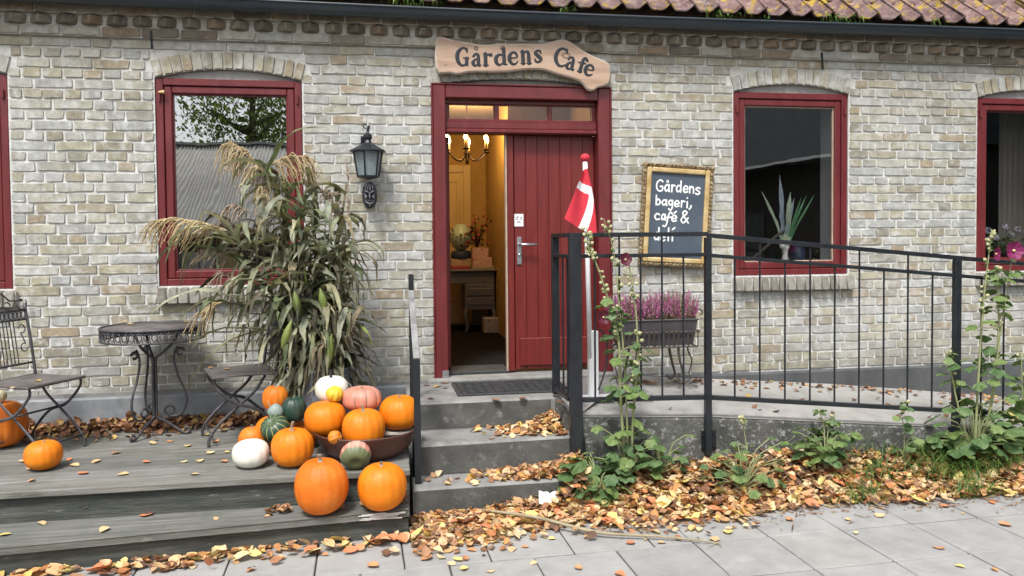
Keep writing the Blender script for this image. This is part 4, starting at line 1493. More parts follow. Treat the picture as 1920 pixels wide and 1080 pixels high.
m.tube(smooth_path([(0, 0, z1 + .135), (.0, .0, z1 + .155), (.015, .02, z1 + .17), (.02, .06, z1 + .155), (.01, .10, z1 + .11), (0, .145, z1 + .08)]), .008, 6)
m.tube(smooth_path([(-.012, 0, z1 + .15), (-.03, .0, z1 + .165), (-.022, .0, z1 + .185), (-.008, .0, z1 + .175)]), .004, 6)
m.box(-.012, .012, .140, .150, z1 + .02, z1 + .12, .003)
m.build('bracket', 'lantern', lan)
m = MB().lathe([(.012, z0), (.02, z0 + .02), (.028, z0 + .06), (.02, z0 + .09), (.012, z0 + .1)], 10)
m.build('bulb', 'white_paint', lan, smooth=True)

mc = onY(693, 366, -.02)
mk_ = thing('mask_plaque', 'small black and silver grimacing face plaque below the lantern', 'plaque', (mc.x, -.006, mc.z))
pw, ph = .050, .088
ov = [(pw * math.copysign(abs(math.cos(a)) ** .75, math.cos(a)), ph * math.sin(a)) for a in [2 * PI * i / 28 for i in range(28)]]
MB().prism(ov, -.014, .005, inset=.004).build('back_plate', 'letter_black', mk_)


def bump2(x, z, cx_, cz_, sx_, sz_, h):
    return h * math.exp(-((x - cx_) / sx_) ** 2 - ((z - cz_) / sz_) ** 2)


G = MB()
NX, NZ = 30, 44
vs = []
for j in range(NZ + 1):
    for i in range(NX + 1):
        u, v = -1 + 2 * i / NX, -1 + 2 * j / NZ
        au = abs(u)
        hgt = .016 * max(0, 1 - u * u * .9) * max(0, 1 - v * v * .8)
        hgt += bump2(au, v, .42, .28 + .22 * (au - .42), .30, .09, .012)            # brows
        hgt -= bump2(au, v, .40, .10 + .18 * (au - .4), .20, .10, .014)              # eye sockets
        hgt += bump2(au, v, .40, .10 + .18 * (au - .4), .10, .04, .008)
        hgt += bump2(au, v, 0, -.06, .14, .22, .013)                                 # nose
        hgt += bump2(au, v, .58, -.16, .18, .16, .010)                               # cheeks
        mz_ = -.46 + .26 * u * u
        hgt -= .012 * math.exp(-((v - mz_) / .13) ** 2) * (1 if au < .62 else 0)     # mouth
        hgt += .010 * math.exp(-((v - mz_) / .08) ** 2) * (1 if au < .55 and math.sin(u * 26) > -.35 else 0)
        hgt += .006 * math.exp(-((v - (mz_ - .22)) / .07) ** 2) * (1 if au < .6 else 0)
        hgt += bump2(au, v, 0, -.82, .3, .14, .008)
        hgt += .005 * math.sin(u * 16) * math.exp(-((v - .62) / .22) ** 2) * (1 if au < .6 else .2)
        hgt += bump2(au, v, .66, .74, .13, .16, .010)
        vs.append((u * pw * .88 * math.sqrt(max(.05, 1 - v * v * .72)), -.013 - hgt, v * ph * .93))
fs = [(j * (NX + 1) + i, j * (NX + 1) + i + 1, (j + 1) * (NX + 1) + i + 1, (j + 1) * (NX + 1) + i) for j in range(NZ) for i in range(NX)]
fm = bpy.data.materials.new('antiqued pewter')
fm.use_nodes = True
n_, l_ = fm.node_tree.nodes, fm.node_tree.links
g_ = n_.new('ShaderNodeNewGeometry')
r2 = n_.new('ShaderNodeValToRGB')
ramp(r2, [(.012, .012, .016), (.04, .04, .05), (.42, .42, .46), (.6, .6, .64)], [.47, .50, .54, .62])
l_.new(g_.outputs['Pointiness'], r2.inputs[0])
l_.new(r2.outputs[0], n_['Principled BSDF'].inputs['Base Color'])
n_['Principled BSDF'].inputs['Roughness'].default_value = .38
n_['Principled BSDF'].inputs['Metallic'].default_value = .3
MB().add(vs, fs).build('face_relief', fm, mk_, smooth=True)

# ================================================================== FURNITURE
# bistro table
tc = onY(287, 612, -.36)
tab = thing('bistro_table', 'round grey metal bistro table with lace rim and scrolled legs', 'table', (tc.x, -.36, DECK))
TH_ = tc.z - DECK
tr_ = .295
MB().lathe([(tr_ - .012, TH_ - .006), (tr_ - .012, TH_), (.001, TH_ + .001)], 48).build('table_top', 'furn_top', tab, smooth=True)
m = MB()
m.tube([(tr_ * math.cos(a), tr_ * math.sin(a), TH_) for a in [2 * PI * i / 48 for i in range(48)]], .008, 8, closed=True)
m.tube([(tr_ * math.cos(a), tr_ * math.sin(a), TH_ - .074) for a in [2 * PI * i / 48 for i in range(48)]], .006, 6, closed=True)
m.build('rim', 'furn_iron', tab, smooth=True)
m = MB()
NB = 44
for i in range(NB):
    a = 2 * PI * i / NB
    rad, tan = Vector((math.cos(a), math.sin(a), 0)), Vector((-math.sin(a), math.cos(a), 0))
    c0 = rad * tr_
    hw = 2 * PI * tr_ / NB / 2
    m.tube([c0 + tan * hw * .75 * math.cos(q) + Vector((0, 0, TH_ - .038 + .024 * math.sin(q))) for q in [2 * PI * k_ / 10 for k_ in range(10)]], .0038, 5, closed=True)
    m.tube([c0 + tan * hw + Vector((0, 0, TH_ - .004)), c0 + tan * hw * .6 + Vector((0, 0, TH_ - .036)), c0 + tan * hw + Vector((0, 0, TH_ - .072))], .0032, 5)
m.build('lace_band', 'furn_iron', tab, kind='stuff')
MB().lathe([(tr_ - .004, TH_ - .026), (tr_ - .004, TH_ - .013)], 48).build('rim_strip', 'furn_iron', tab, smooth=True)


def scroll(c, r0, r1, a0, turns, k=22):
    """Spiral in a plane as (s, z): from radius r0 at angle a0 winding in to r1."""
    return [(c[0] + (r0 + (r1 - r0) * t) * math.cos(a0 + turns * 2 * PI * t), c[1] + (r0 + (r1 - r0) * t) * math.sin(a0 + turns * 2 * PI * t)) for t in np.linspace(0, 1, k)]


for q in range(3):
    an = R(-118 + 120 * q)
    d = Vector((math.cos(an), math.sin(an), 0))
    prof = [(.020, .285)] if False else []
    leg = smooth_path([(.155, TH_ - .015), (.115, TH_ - .10), (.045, TH_ - .17), (.012, TH_ - .20), (.010, TH_ - .30), (.010, .16), (.012, .115), (.06, .085), (.115, .045), (.16, .012), (.185, .006), (.20, .022), (.185, .042), (.168, .032)], 4)
    m = MB().tube([d * a_ + Vector((0, 0, b_)) for a_, b_ in leg], .0085, 8)
    lo = m.build('leg', 'furn_iron', tab, smooth=True)
    side = scroll((.155, TH_ - .165), .012, .030, -.6, -.85, 12) + smooth_path([(.135, TH_ - .132), (.115, TH_ - .20), (.135, TH_ - .30), (.175, TH_ - .40), (.185, TH_ - .475), (.155, TH_ - .545), (.10, TH_ - .56), (.055, TH_ - .53)], 4) + \
        [(.055 + .034 - .034 * math.cos(t) * (1 - t * .10), TH_ - .525 + .036 * math.sin(t) * (1 - t * .10)) for t in np.linspace(.3, 4.6, 14)]
    MB().tube([d * a_ + Vector((0, 0, b_)) for a_, b_ in side], .0075, 7).build('leg_scroll', 'furn_iron', lo, smooth=True)


def make_chair(loc, rz, label):
    ch = thing('bistro_chair', label, 'chair', loc, rz, 'folding bistro chairs on the deck')
    sw, sd_, sh = .195, .18, .405
    m = MB().box(-sd_, sd_, -sw, sw, sh - .002, sh + .004, .002)
    m.tube([(-sd_, -sw, sh), (sd_, -sw, sh), (sd_, sw, sh), (-sd_, sw, sh)], .009, 8, closed=True)
    m.build('seat', 'furn_top', ch)
    for s in (-1, 1):
        y = s * (sw - .02)
        P = smooth_path([(sd_ - .01, y, sh - .012), (sd_ - .02, y, sh - .06), (.06, y, sh - .16), (-.06, y, .20), (-.17, y, .09), (-.21, y, .0)], 5)
        MB().tube(P, .009, 8, flat=((0, 1, 0), .6)).build('leg', 'furn_iron', ch, smooth=True)
        y = s * (sw - .04)
        P = smooth_path([(-sd_ + .06, y, sh - .012), (-.06, y, sh - .10), (.04, y, .22), (.15, y, .12), (.20, y, .05), (.205, y, .0)], 5)
        MB().tube(P, .009, 8, flat=((0, 1, 0), .6)).build('leg', 'furn_iron', ch, smooth=True)
        P = [(-sd_ + .005, s * (sw - .005), sh), (-sd_ - .02, s * (sw - .005), sh + .18), (-sd_ - .065, s * (sw - .005), sh + .43)]
        MB().tube(smooth_path(P, 5), .0085, 8).build('back_post', 'furn_iron', ch, smooth=True)
    for x, z in ((-.19, .05), (.19, .07)):
        MB().tube([(x, -sw + .02, z), (x, sw - .02, z)], .007, 7).build('stretcher', 'furn_iron', ch, smooth=True)
    MB().tube([(.02, -sw + .03, .23), (.02, sw - .03, .23)], .006, 7).build('stretcher', 'furn_iron', ch, smooth=True)
    bx = lambda z: -sd_ - .005 - .06 * ((z - sh) / .43) ** 1.2 if z > sh else -sd_
    bk_ = MB()
    z_lo, z_hi = sh + .075, sh + .335
    for z in (z_lo, z_hi, z_hi + .055):
        m = MB().tube([(bx(z), -sw + .005, z), (bx(z), sw - .005, z)], .007, 7)
        bko = m.build('back_rail', 'furn_iron', ch, smooth=True)
    m = MB()
    for i in range(9):
        y = -.095 + .19 * i / 8
        m.tube([(bx(z_lo), y, z_lo), (bx(z_hi), y, z_hi)], .0034, 5)
    m.build('back_wire', 'furn_iron', bko)
    m = MB()
    for i in range(13):
        y = -.17 + .34 * i / 12
        zc_ = z_hi + .028
        m.tube([(bx(zc_), y + .013 * math.cos(q), zc_ + .022 * math.sin(q)) for q in [2 * PI * k_ / 10 for k_ in range(10)]], .0034, 5, closed=True)
    m.build('lace_band', 'furn_iron', bko, kind='stuff')
    m = MB()
    for s in (-1, 1):
        c = .145 * s
        zm = (z_lo + z_hi) / 2 + .02
        pts_ = [(c + s * (.0 + .022 * math.cos(t)), zm + .055 + .024 * math.sin(t)) for t in np.linspace(-2.2, 3.0, 14)][::-1] + [(c - s * (.0 + .022 * math.cos(t)), zm - .055 - .024 * math.sin(t)) for t in np.linspace(-2.2, 3.0, 14)]
        m.tube([(bx(b_), a_, b_) for a_, b_ in pts_], .0038, 6)
        zt_ = z_hi + .055
        pts_ = [(s * (.165 - .03 * math.cos(t) * (1 - .1 * t)), zt_ + .04 + .03 * math.sin(t) * (1 - .1 * t)) for t in np.linspace(-3.6, 2.4, 16)] + [(s * .09, zt_ + .06), (s * .05, zt_ + .10), (s * .0, zt_ + .118)]
        m.tube([(bx(b_), a_, b_) for a_, b_ in pts_], .005, 6)
        pts_ = [(s * (.07 + .022 * math.cos(t)), zt_ + .03 + .022 * math.sin(t)) for t in np.linspace(0, 5.2, 14)]
        m.tube([(bx(b_), a_, b_) for a_, b_ in pts_], .004, 6)
    m.build('back_scroll', 'furn_iron', bko, smooth=True)
    return ch


make_chair((-1.965, -.62, DECK), R(-25), 'grey wrought iron bistro chair with scroll back at the far left of the deck')
make_chair((-.84, -.52, DECK), R(198), 'grey folding bistro chair half hidden behind the corn stalks')

# ================================================================== PUMPKINS
pm = {}


def pmat(name, cols, **kw):
    if name not in pm:
        pm[name] = mat(name, cols, coords='obj', **kw)
    return pm[name]


ORG = pmat('orange pumpkin skin', [(.60, .135, .004), (.72, .19, .005), (.78, .24, .008)], scale=3.5, rough=.5, bump=.22, bscale=34, spec=.35, rvar=.06)
ORG2 = pmat('deep orange pumpkin skin', [(.55, .11, .006), (.66, .155, .009), (.70, .20, .03)], scale=5, rough=.52, bump=.28, bscale=34, spec=.35, rvar=.06)
WHT = pmat('white pumpkin skin', [(.58, .56, .44), (.74, .73, .64), (.80, .79, .72)], scale=4, rough=.42, bump=.06, bscale=40)
DGR = pmat('dark green squash skin', [(.012, .035, .025), (.025, .055, .038), (.05, .085, .065)], scale=9, rough=.42, bump=.1, bscale=50)
GGR = pmat('grey green gourd skin', [(.18, .24, .21), (.27, .34, .30)], scale=9, rough=.5, bump=.1, bscale=50)
YEL = pmat('yellow warty skin', [(.58, .40, .02), (.70, .54, .06)], scale=12, rough=.5)


for m_ in (ORG, ORG2):
    overlay(m_, (.42, .20, .07), 34, .66, .72, .7, 3.3)
    overlay(m_, (.62, .28, .03), 9, .50, .74, .5, 6.1)
    overlay(m_, (.30, .12, .02), 90, .66, .74, .6, 1.3)
overlay(WHT, (.55, .46, .26), 26, .62, .74, .6, 2.3)


def stripes(m, freq, col, lo, hi, noise=2.0, axis='Z'):
    """Colour along the meridians of a squash (its own marking, in object space)."""
    n, l = m.node_tree.nodes, m.node_tree.links
    b = n['Principled BSDF']
    old = b.inputs['Base Color'].links[0].from_socket
    tc_ = n.new('ShaderNodeTexCoord')
    sp_ = n.new('ShaderNodeSeparateXYZ')
    l.new(tc_.outputs['Object'], sp_.inputs[0])
    at = math_node(n, l, 'ARCTAN2', sp_.outputs[1], sp_.outputs[0])
    nz = n.new('ShaderNodeTexNoise')
    nz.inputs['Scale'].default_value = 22
    nz.inputs['Detail'].default_value = 5
    l.new(tc_.outputs['Object'], nz.inputs['Vector'])
    a = math_node(n, l, 'MULTIPLY', at, freq)
    a = math_node(n, l, 'ADD', a, math_node(n, l, 'MULTIPLY', nz.outputs[0], noise))
    a = math_node(n, l, 'COSINE', a)
    mr = n.new('ShaderNodeMapRange')
    mr.inputs['From Min'].default_value = lo
    mr.inputs['From Max'].default_value = hi
    l.new(a, mr.inputs[0])
    mx = n.new('ShaderNodeMixRGB')
    l.new(mr.outputs[0], mx.inputs[0])
    l.new(old, mx.inputs[1])
    mx.inputs[2].default_value = (*col, 1)
    l.new(mx.outputs[0], b.inputs['Base Color'])


PNK = pmat('pink squash skin', [(.46, .15, .10), (.58, .24, .17), (.64, .36, .27)], scale=8, rough=.5, bump=.12, bscale=50)
stripes(PNK, 10, (.24, .16, .11), .90, 1.0, 1.2)
STR = pmat('striped squash skin', [(.015, .045, .03), (.035, .075, .045)], scale=9, rough=.42, bump=.1, bscale=50)
stripes(STR, 12, (.36, .34, .09), .86, 1.0, 2.2)
PGR = pmat('pink and green squash skin', [(.50, .15, .11), (.60, .24, .18), (.64, .36, .27)], scale=8, rough=.5, bump=.12, bscale=50)
stripes(PGR, 12, (.58, .36, .28), .7, 1.0, 1.6)
n_, l_ = PGR.node_tree.nodes, PGR.node_tree.links
_old = n_['Principled BSDF'].inputs['Base Color'].links[0].from_socket
_tc, _sp, _mr, _mx = n_.new('ShaderNodeTexCoord'), n_.new('ShaderNodeSeparateXYZ'), n_.new('ShaderNodeMapRange'), n_.new('ShaderNodeMixRGB')
_nz = n_.new('ShaderNodeTexNoise')
_nz.inputs['Scale'].default_value = 30
l_.new(_tc.outputs['Object'], _nz.inputs['Vector'])
l_.new(_tc.outputs['Object'], _sp.inputs[0])
_a = math_node(n_, l_, 'ADD', _sp.outputs[2], math_node(n_, l_, 'MULTIPLY', _nz.outputs[0], .035))
_mr.inputs['From Min'].default_value, _mr.inputs['From Max'].default_value = .085, .105
l_.new(_a, _mr.inputs[0])
l_.new(_mr.outputs[0], _mx.inputs[0])
l_.new(_old, _mx.inputs[1])
_mx.inputs[2].default_value = (.12, .15, .07, 1)
l_.new(_mx.outputs[0], n_['Principled BSDF'].inputs['Base Color'])


def pumpkin(name, label, cat, wpx, tpx, bpx, Y, m, base=None, ribs=14, depth=.035, dimple=.16, stem=.2, sq=2.25, tilt=(0, 0), warts=0, group='pumpkins and squashes on the deck', lump=.032, smat='stemwood', skew=0):
    """wpx: left and right pixel, tpx/bpx: top and bottom pixel at depth Y; base: height of what it stands on."""
    xc = (wpx[0] + wpx[1]) / 2
    zc_ = (tpx + bpx) / 2
    l_x, r_x = onY(wpx[0], zc_, Y), onY(wpx[1], zc_, Y)
    rad = (r_x.x - l_x.x) / 2 * .985
    top, bot = onY(xc, tpx, Y).z, onY(xc, bpx, Y).z
    if base is not None:
        bot = base
    H = top - bot
    cx_ = (l_x.x + r_x.x) / 2
    rr = random.Random(int(xc * 7 + tpx))
    ph_ = [rr.uniform(0, 6.28) for _ in range(4)]
    NU, NV = ribs * 6, 26
    vs = []
    for j in range(NV + 1):
        t = -PI / 2 + PI * j / NV
        ct, st_ = abs(math.cos(t)), math.sin(t)
        e = 2 / sq
        pr_ = ct ** e
        pz = math.copysign(abs(st_) ** e, st_)
        for i in range(NU):
            a = 2 * PI * i / NU
            rib = 1 - depth * (1 - abs(math.cos(a * ribs / 2 + .35 * math.sin(a * 2 + ph_[3]))) ** .7) * (.35 + .65 * min(1, ct * 1.4 + .3))
            lm = 1 + lump * math.sin(a + ph_[0]) + lump * .7 * math.sin(2 * a + ph_[1] + t)
            r_ = rad * pr_ * rib * lm
            dz = -dimple * H * math.exp(-(pr_ / .30) ** 2) * (1 if st_ > 0 else -.45)
            z = H / 2 + H / 2 * pz + dz
            if warts:
                r_ *= 1 + warts * max(0, math.sin(a * 9 + 3 * math.sin(t * 7)) * math.sin(t * 13 + a * 3)) * ct
            vs.append((r_ * math.cos(a) + skew * rad * (z / H) ** 2, r_ * math.sin(a), z))
    fs = []
    for j in range(NV):
        for i in range(NU):
            i2 = (i + 1) % NU
            fs.append((j * NU + i, j * NU + i2, (j + 1) * NU + i2, (j + 1) * NU + i))
    o = MB().add(vs, fs).build(name, m, None, True, (cx_, Y, bot))
    tag(o, label, cat, group)
    if tilt != (0, 0):
        o.rotation_euler = (tilt[0], tilt[1], 0)
        o.rotation_mode = 'XYZ'
        # keep it standing on its lowest point
        mw_ = o.rotation_euler.to_matrix()
        low = min((mw_ @ Vector(v)).z for v in vs)
        cen = mw_ @ Vector((0, 0, H / 2))
        o.location = (cx_ - cen.x, Y - cen.y, bot - low)
    if stem:
        s_ = MB()
        hs_ = stem * H
        b0 = H - dimple * H * .95
        dx, dy = rr.uniform(-.25, .25), rr.uniform(-.3, .05)
        pts_ = [(0, 0, b0 - .004), (0, 0, b0 + .25 * hs_), (dx * hs_ * .3, dy * hs_ * .3, b0 + .6 * hs_), (dx * hs_, dy * hs_, b0 + hs_)]
        q = smooth_path(pts_, 3)
        rs = np.interp(np.linspace(0, 1, len(q)), [0, .25, .6, 1], [.17, .085, .065, .08]) * rad
        nn = 10
        sv = []
        for (p, r_) in zip(q, rs):
            for k_ in range(nn):
                a = 2 * PI * k_ / nn
                rf = r_ * (1 if k_ % 2 else .72)
                sv.append((p[0] + rf * math.cos(a), p[1] + rf * math.sin(a), p[2]))
        sf = [(i * nn + k_, i * nn + (k_ + 1) % nn, (i + 1) * nn + (k_ + 1) % nn, (i + 1) * nn + k_) for i in range(len(q) - 1) for k_ in range(nn)] + [tuple((len(q) - 1) * nn + k_ for k_ in range(nn))]
        s_.add(sv, sf).build('stem', smat, o)
    return o


# basin first: pumpkins sit in it
bc = onY(688, 826, -.98)
br_ = (onY(784, 822, -.98).x - onY(592, 828, -.98).x) / 2
bowl = MB().lathe([(br_ * .62, 0), (br_ * .66, .004), (br_ * .86, .055), (br_ * .985, .128), (br_, .140), (br_ * 1.012, .146), (br_, .152), (br_ * .985, .146), (br_ * .95, .128), (br_ * .83, .057), (br_ * .64, .012), (.001, .010)], 56).build('basin', 'bowl', None, True, (bc.x, -1.06, DECK))
tag(bowl, 'wide brown basin on the deck filled with orange pumpkins', 'basin')
pk = thing('plank', 'short pale board lying across the brown basin under the right pumpkin', 'board', (onY(752, 818, -1.06).x, -1.05, DECK + .106))
MB().box(-.09, .09, -.055, .055, 0, .016, .003).build('board', mat('pale board', [(.36, .34, .29), (.5, .48, .43)], 6, .8, .3, 40, stretch=(1, 8, 8)), pk)

P_ = pumpkin
P_('pumpkin', 'largest orange pumpkin standing on the lower step, left of its pair', 'pumpkin', (550, 652), 858, 962, -1.535, ORG2, STEP, 16, .022, .08, .14, 2.2)
P_('pumpkin', 'bright orange pumpkin on the lower step next to its right end', 'pumpkin', (669, 762), 868, 953, -1.53, ORG, STEP, 16, .02, .07, .10, 2.3)
P_('pumpkin', 'orange pumpkin with pale stub stem standing between white pumpkin and basin', 'pumpkin', (507, 588), 802, 885, -1.23, ORG, DECK, 14, .04, .10, .26, 2.3)
P_('white_pumpkin', 'smooth cream white pumpkin at the front left of the heap', 'pumpkin', (433, 507), 824, 886, -1.20, WHT, DECK, 12, .03, .08, 0, 2.3)
P_('squash', 'small pink and green squash at the deck edge below the basin', 'squash', (638, 697), 836, 888, -1.355, PGR, DECK, 14, .035, .12, 0, 2.2, (R(118), R(.1)))
P_('pumpkin', 'middle orange pumpkin of the three in the basin, with upright stem', 'pumpkin', (640, 723), 766, 834, -1.17, ORG, DECK + .06, 15, .028, .10, .20, 2.35)
P_('pumpkin', 'left orange pumpkin of the three in the basin, under the white one', 'pumpkin', (568, 650), 752, 822, -1.02, ORG, DECK + .105, 15, .02, .07, 0, 2.4)
P_('pumpkin', 'right orange pumpkin of the three in the basin, beside the handrail', 'pumpkin', (711, 788), 740, 820, -1.04, ORG, DECK + .123, 14, .028, .12, .10, 2.3)
P_('squash', 'flat ribbed pink squash lying on top of the orange pumpkins', 'squash', (641, 717), 724, 769, -.99, PNK, None, 12, .075, .14, .12, 2.5)
P_('white_pumpkin', 'white pumpkin high on the heap in front of the zinc tub', 'pumpkin', (588, 654), 704, 755, -.86, WHT, None, 12, .02, .10, .34, 2.3, smat='letter_black')
P_('gourd', 'small warty yellow gourd tucked between white pumpkin and pink squash', 'gourd', (611, 645), 725, 753, -1.00, YEL, None, 10, .10, .08, 0, 2.1, (.3, .3), .10)
P_('squash', 'round dark green squash beside the zinc tub', 'squash', (527, 576), 742, 793, -.90, DGR, None, 12, .05, .12, .12, 2.3)
P_('squash', 'dark green squash with pale yellow stripes above the white pumpkin', 'squash', (487, 545), 783, 831, -1.03, STR, None, 12, .045, .10, 0, 2.3, (R(35), R(-20)))
P_('gourd', 'small grey green gourd beside the dark green squash', 'gourd', (502, 531), 757, 786, -.95, GGR, None, 10, .05, .12, .5, 2.2, (0, R(-40)))
P_('pumpkin', 'orange pumpkin at the back left of the heap under the corn', 'pumpkin', (491, 541), 722, 771, -.80, ORG2, None, 14, .045, .12, .16, 2.3)
P_('pumpkin', 'orange pumpkin half hidden behind the front white pumpkin', 'pumpkin', (446, 500), 799, 845, -1.00, ORG2, DECK, 14, .03, .10, .14, 2.3)
P_('pumpkin', 'orange pumpkin buried at the back under the striped squash', 'pumpkin', (476, 548), 779, 838, -.80, ORG, DECK, 14, .03, .10, 0, 2.3)
P_('pumpkin', 'orange pumpkin mostly covered by the dark green squash and basin', 'pumpkin', (540, 600), 790, 850, -.84, ORG2, DECK, 14, .03, .10, 0, 2.3)
P_('gourd', 'tiny orange gourd with green stripes at the rim of the basin', 'gourd', (614, 642), 807, 833, -1.275, pmat('orange green gourd', [(.50, .16, .01), (.64, .25, .03)], scale=6, rough=.45), None, 8, .10, .10, 0, 2.0, (R(20), R(65)))
P_('pumpkin', 'small orange pumpkin alone on the deck in front of the left chair', 'pumpkin', (47, 118), 825, 886, -1.02, ORG, DECK, 14, .025, .10, .08, 2.35, group='orange pumpkins by the left chair')
P_('pumpkin', 'big orange pumpkin behind the left chair against the plinth', 'pumpkin', (-42, 50), 750, 832, -.48, ORG2, DECK, 14, .05, .10, .12, 2.3, group='orange pumpkins by the left chair')
P_('gourd', 'small cream gourd on top of the big pumpkin at the left edge', 'gourd', (-16, 13), 731, 755, -.50, pmat('cream gourd skin', [(.56, .50, .30), (.66, .6, .42)], scale=6, rough=.5), None, 10, .04, .10, .2, 2.2)

# ================================================================== CORN
cx0 = onY(605, 760, -.55).x
tub = MB().lathe([(.155, 0), (.165, .005), (.178, .10), (.19, .30), (.195, .40), (.203, .408), (.203, .42), (.192, .42), (.186, .40), (.17, .1), (.15, .03), (.001, .03)], 40).build('zinc_tub', 'zinc', None, True, (cx0, -.52, DECK))
tag(tub, 'blue grey zinc tub holding the dried corn stalks', 'tub')
hb = MB()
for z in (.12, .31):
    hb.tube([(.185 * math.cos(a), .185 * math.sin(a), z) for a in [2 * PI * i / 36 for i in range(36)]], .006, 6, closed=True)
hb.build('tub_hoop', 'zinc', tub, True)
corn = thing('corn_stalk_bundle', 'bundle of dried corn stalks with tassels standing in the zinc tub', 'corn stalks', (cx0, -.52, DECK))
CB = Vector((cx0, -.52, DECK))
cr_ = random.Random(11)


def strap(p0, az, el, L, wd, droop, twist, rr, nseg=9, fold=.35, curl=.0, roll=.0):
    """Strap leaf: starts at p0 towards az/el and bends down along its length."""
    pts_, d_az = [Vector(p0)], az
    brk = rr.uniform(.3, .75) if rr is not None and rr.random() < .45 else 9
    for i in range(nseg):
        t = (i + .5) / nseg
        e = el - droop * t ** 1.25
        if t > brk:
            e = min(e, -1.15) - .25 * math.sin(i * 1.7)
        if rr is not None:
            e += rr.uniform(-.16, .16)
            d_az += rr.uniform(-.14, .14)
        d_az += curl / nseg
        e = max(e, -1.62)
        d = Vector((math.cos(d_az) * math.cos(e), math.sin(d_az) * math.cos(e), math.sin(e)))
        pts_.append(pts_[-1] + d * (L / nseg))
    vs = []
    for i, p in enumerate(pts_):
        t = i / nseg
        tg = (pts_[min(i + 1, nseg)] - pts_[max(i - 1, 0)]).normalized()
        sd = tg.cross(Vector((0, 0, 1)))
        if sd.length < .15:
            sd = Vector((-math.sin(d_az), math.cos(d_az), 0))
        sd.normalize()
        nr = sd.cross(tg)
        tw = roll + twist * t * t + .3 * math.sin(t * 9 + twist * 3)
        s2 = sd * math.cos(tw) + nr * math.sin(tw)
        n2 = nr * math.cos(tw) - sd * math.sin(tw)
        w_ = wd * (min(1, .55 + t * 3) * (1 - t ** 2.2) + .02) * (1 + .16 * math.sin(t * 23 + wd * 900))
        vs += [p - s2 * w_ + n2 * w_ * fold, p + n2 * .001, p + s2 * w_ + n2 * w_ * fold * (1 + .5 * math.sin(t * 17))]
    fs = []
    for i in range(nseg):
        a = 3 * i
        fs += [(a, a + 1, a + 4, a + 3), (a + 1, a + 2, a + 5, a + 4)]
    return vs, fs


def local(p):
    return Vector(p) - CB


# stalks: (top pixel x, y, depth Y)
tops = [(497, 326, -.62), (503, 310, -.50), (428, 432, -.72), (640, 420, -.42), (620, 470, -.62), (560, 400, -.60), (590, 360, -.40), (660, 520, -.55), (470, 500, -.68), (540, 480, -.30), (600, 520, -.30), (650, 345, -.35), (520, 440, -.45)]
stalks = []
for i, (tx, ty, Y) in enumerate(tops):
    t = onY(tx, ty, Y)
    b = Vector((cx0 + cr_.uniform(-.10, .10), -.52 + cr_.uniform(-.10, .10), DECK + .04))
    mid = b * .45 + t * .55 + Vector(((cx0 - (b.x + t.x) / 2) * .25, 0, .04))
    q = smooth_path([b, b * .72 + mid * .28, mid, t], 5)
    stalks.append([Vector(p) for p in q])
    n_q = len(q)
    MB().tube([local(p) for p in q], [.013 - .007 * k_ / n_q for k_ in range(n_q)], 7).build('stalk', 'corn_green' if i in (1, 5, 8, 4) else ('corn_dry' if i % 3 else 'corn_leaf'), corn, True)
LN = 0


def pix(p):
    d = Vector(p) - CAMP
    f = d.dot(AF)
    return 960 + FPX * d.dot(AR) / f, 540 + SHY - FPX * d.dot(AU) / f


def clear_of_wall_lamp(vs):
    for v in vs[::3]:
        x, y = pix(Vector(v) + CB)
        if x > 652 and y < 398 or x > 722 or (v[1] + CB.y) > -.07:
            return False
    return True


def corn_leaf(p0, az, el, L, wd, droop, twist, m, curl=0):
    global LN
    vs, fs = strap(local(p0), az, el, L, wd, droop, twist, cr_, 11, cr_.uniform(.15, .8), curl)
    if not clear_of_wall_lamp(vs):
        return
    MB().add(vs, fs).build('leaf', m, corn, True)
    LN += 1


for si, q in enumerate(stalks):
    for k_ in range(13):
        t = cr_.uniform(.36, 1.0)
        f = t * (len(q) - 1)
        i = min(int(f), len(q) - 2)
        p = q[i].lerp(q[i + 1], f - i)
        az = cr_.uniform(PI, 2 * PI) if cr_.random() < .72 else cr_.uniform(0, PI)
        low = p.z < 1.0
        m = 'corn_dry' if cr_.random() < (.55 if low else .16) else 'corn_leaf'
        L = cr_.uniform(.26, .56)
        if p.y - .05 > -.35 and math.sin(az) > 0:
            az = -az
        corn_leaf(p, az, cr_.uniform(.5, 1.45) if not low else cr_.uniform(-.5, .6), L * (1 if not low else .75), cr_.uniform(.015, .032), cr_.uniform(1.4, 3.1), cr_.uniform(-2.2, 2.2), m, cr_.uniform(-.7, .7))
# hanging dry leaves round the lower half
for k_ in range(76):
    a = cr_.uniform(PI * .95, 2.05 * PI)
    p = CB + Vector((cr_.gauss(-.02, .085), math.sin(a) * .09 - .01, cr_.uniform(.42, .92)))
    corn_leaf(p, a, cr_.uniform(-1.2, .1), cr_.uniform(.18, .40), cr_.uniform(.010, .024), cr_.uniform(.7, 1.5), cr_.uniform(-2.5, 2.5), 'corn_dry' if cr_.random() < .6 else 'corn_leaf', cr_.uniform(-.5, .5))
for k_ in range(26):
    a_ = onY(cr_.uniform(425, 530), cr_.uniform(500, 620), cr_.uniform(-.80, -.66))
    corn_leaf(a_, cr_.uniform(PI * .95, 1.5 * PI), cr_.uniform(-.9, .5), cr_.uniform(.22, .42), cr_.uniform(.009, .02), cr_.uniform(.8, 1.8), cr_.uniform(-2.5, 2.5), 'corn_dry' if cr_.random() < .3 else 'corn_leaf', cr_.uniform(-.4, .4))
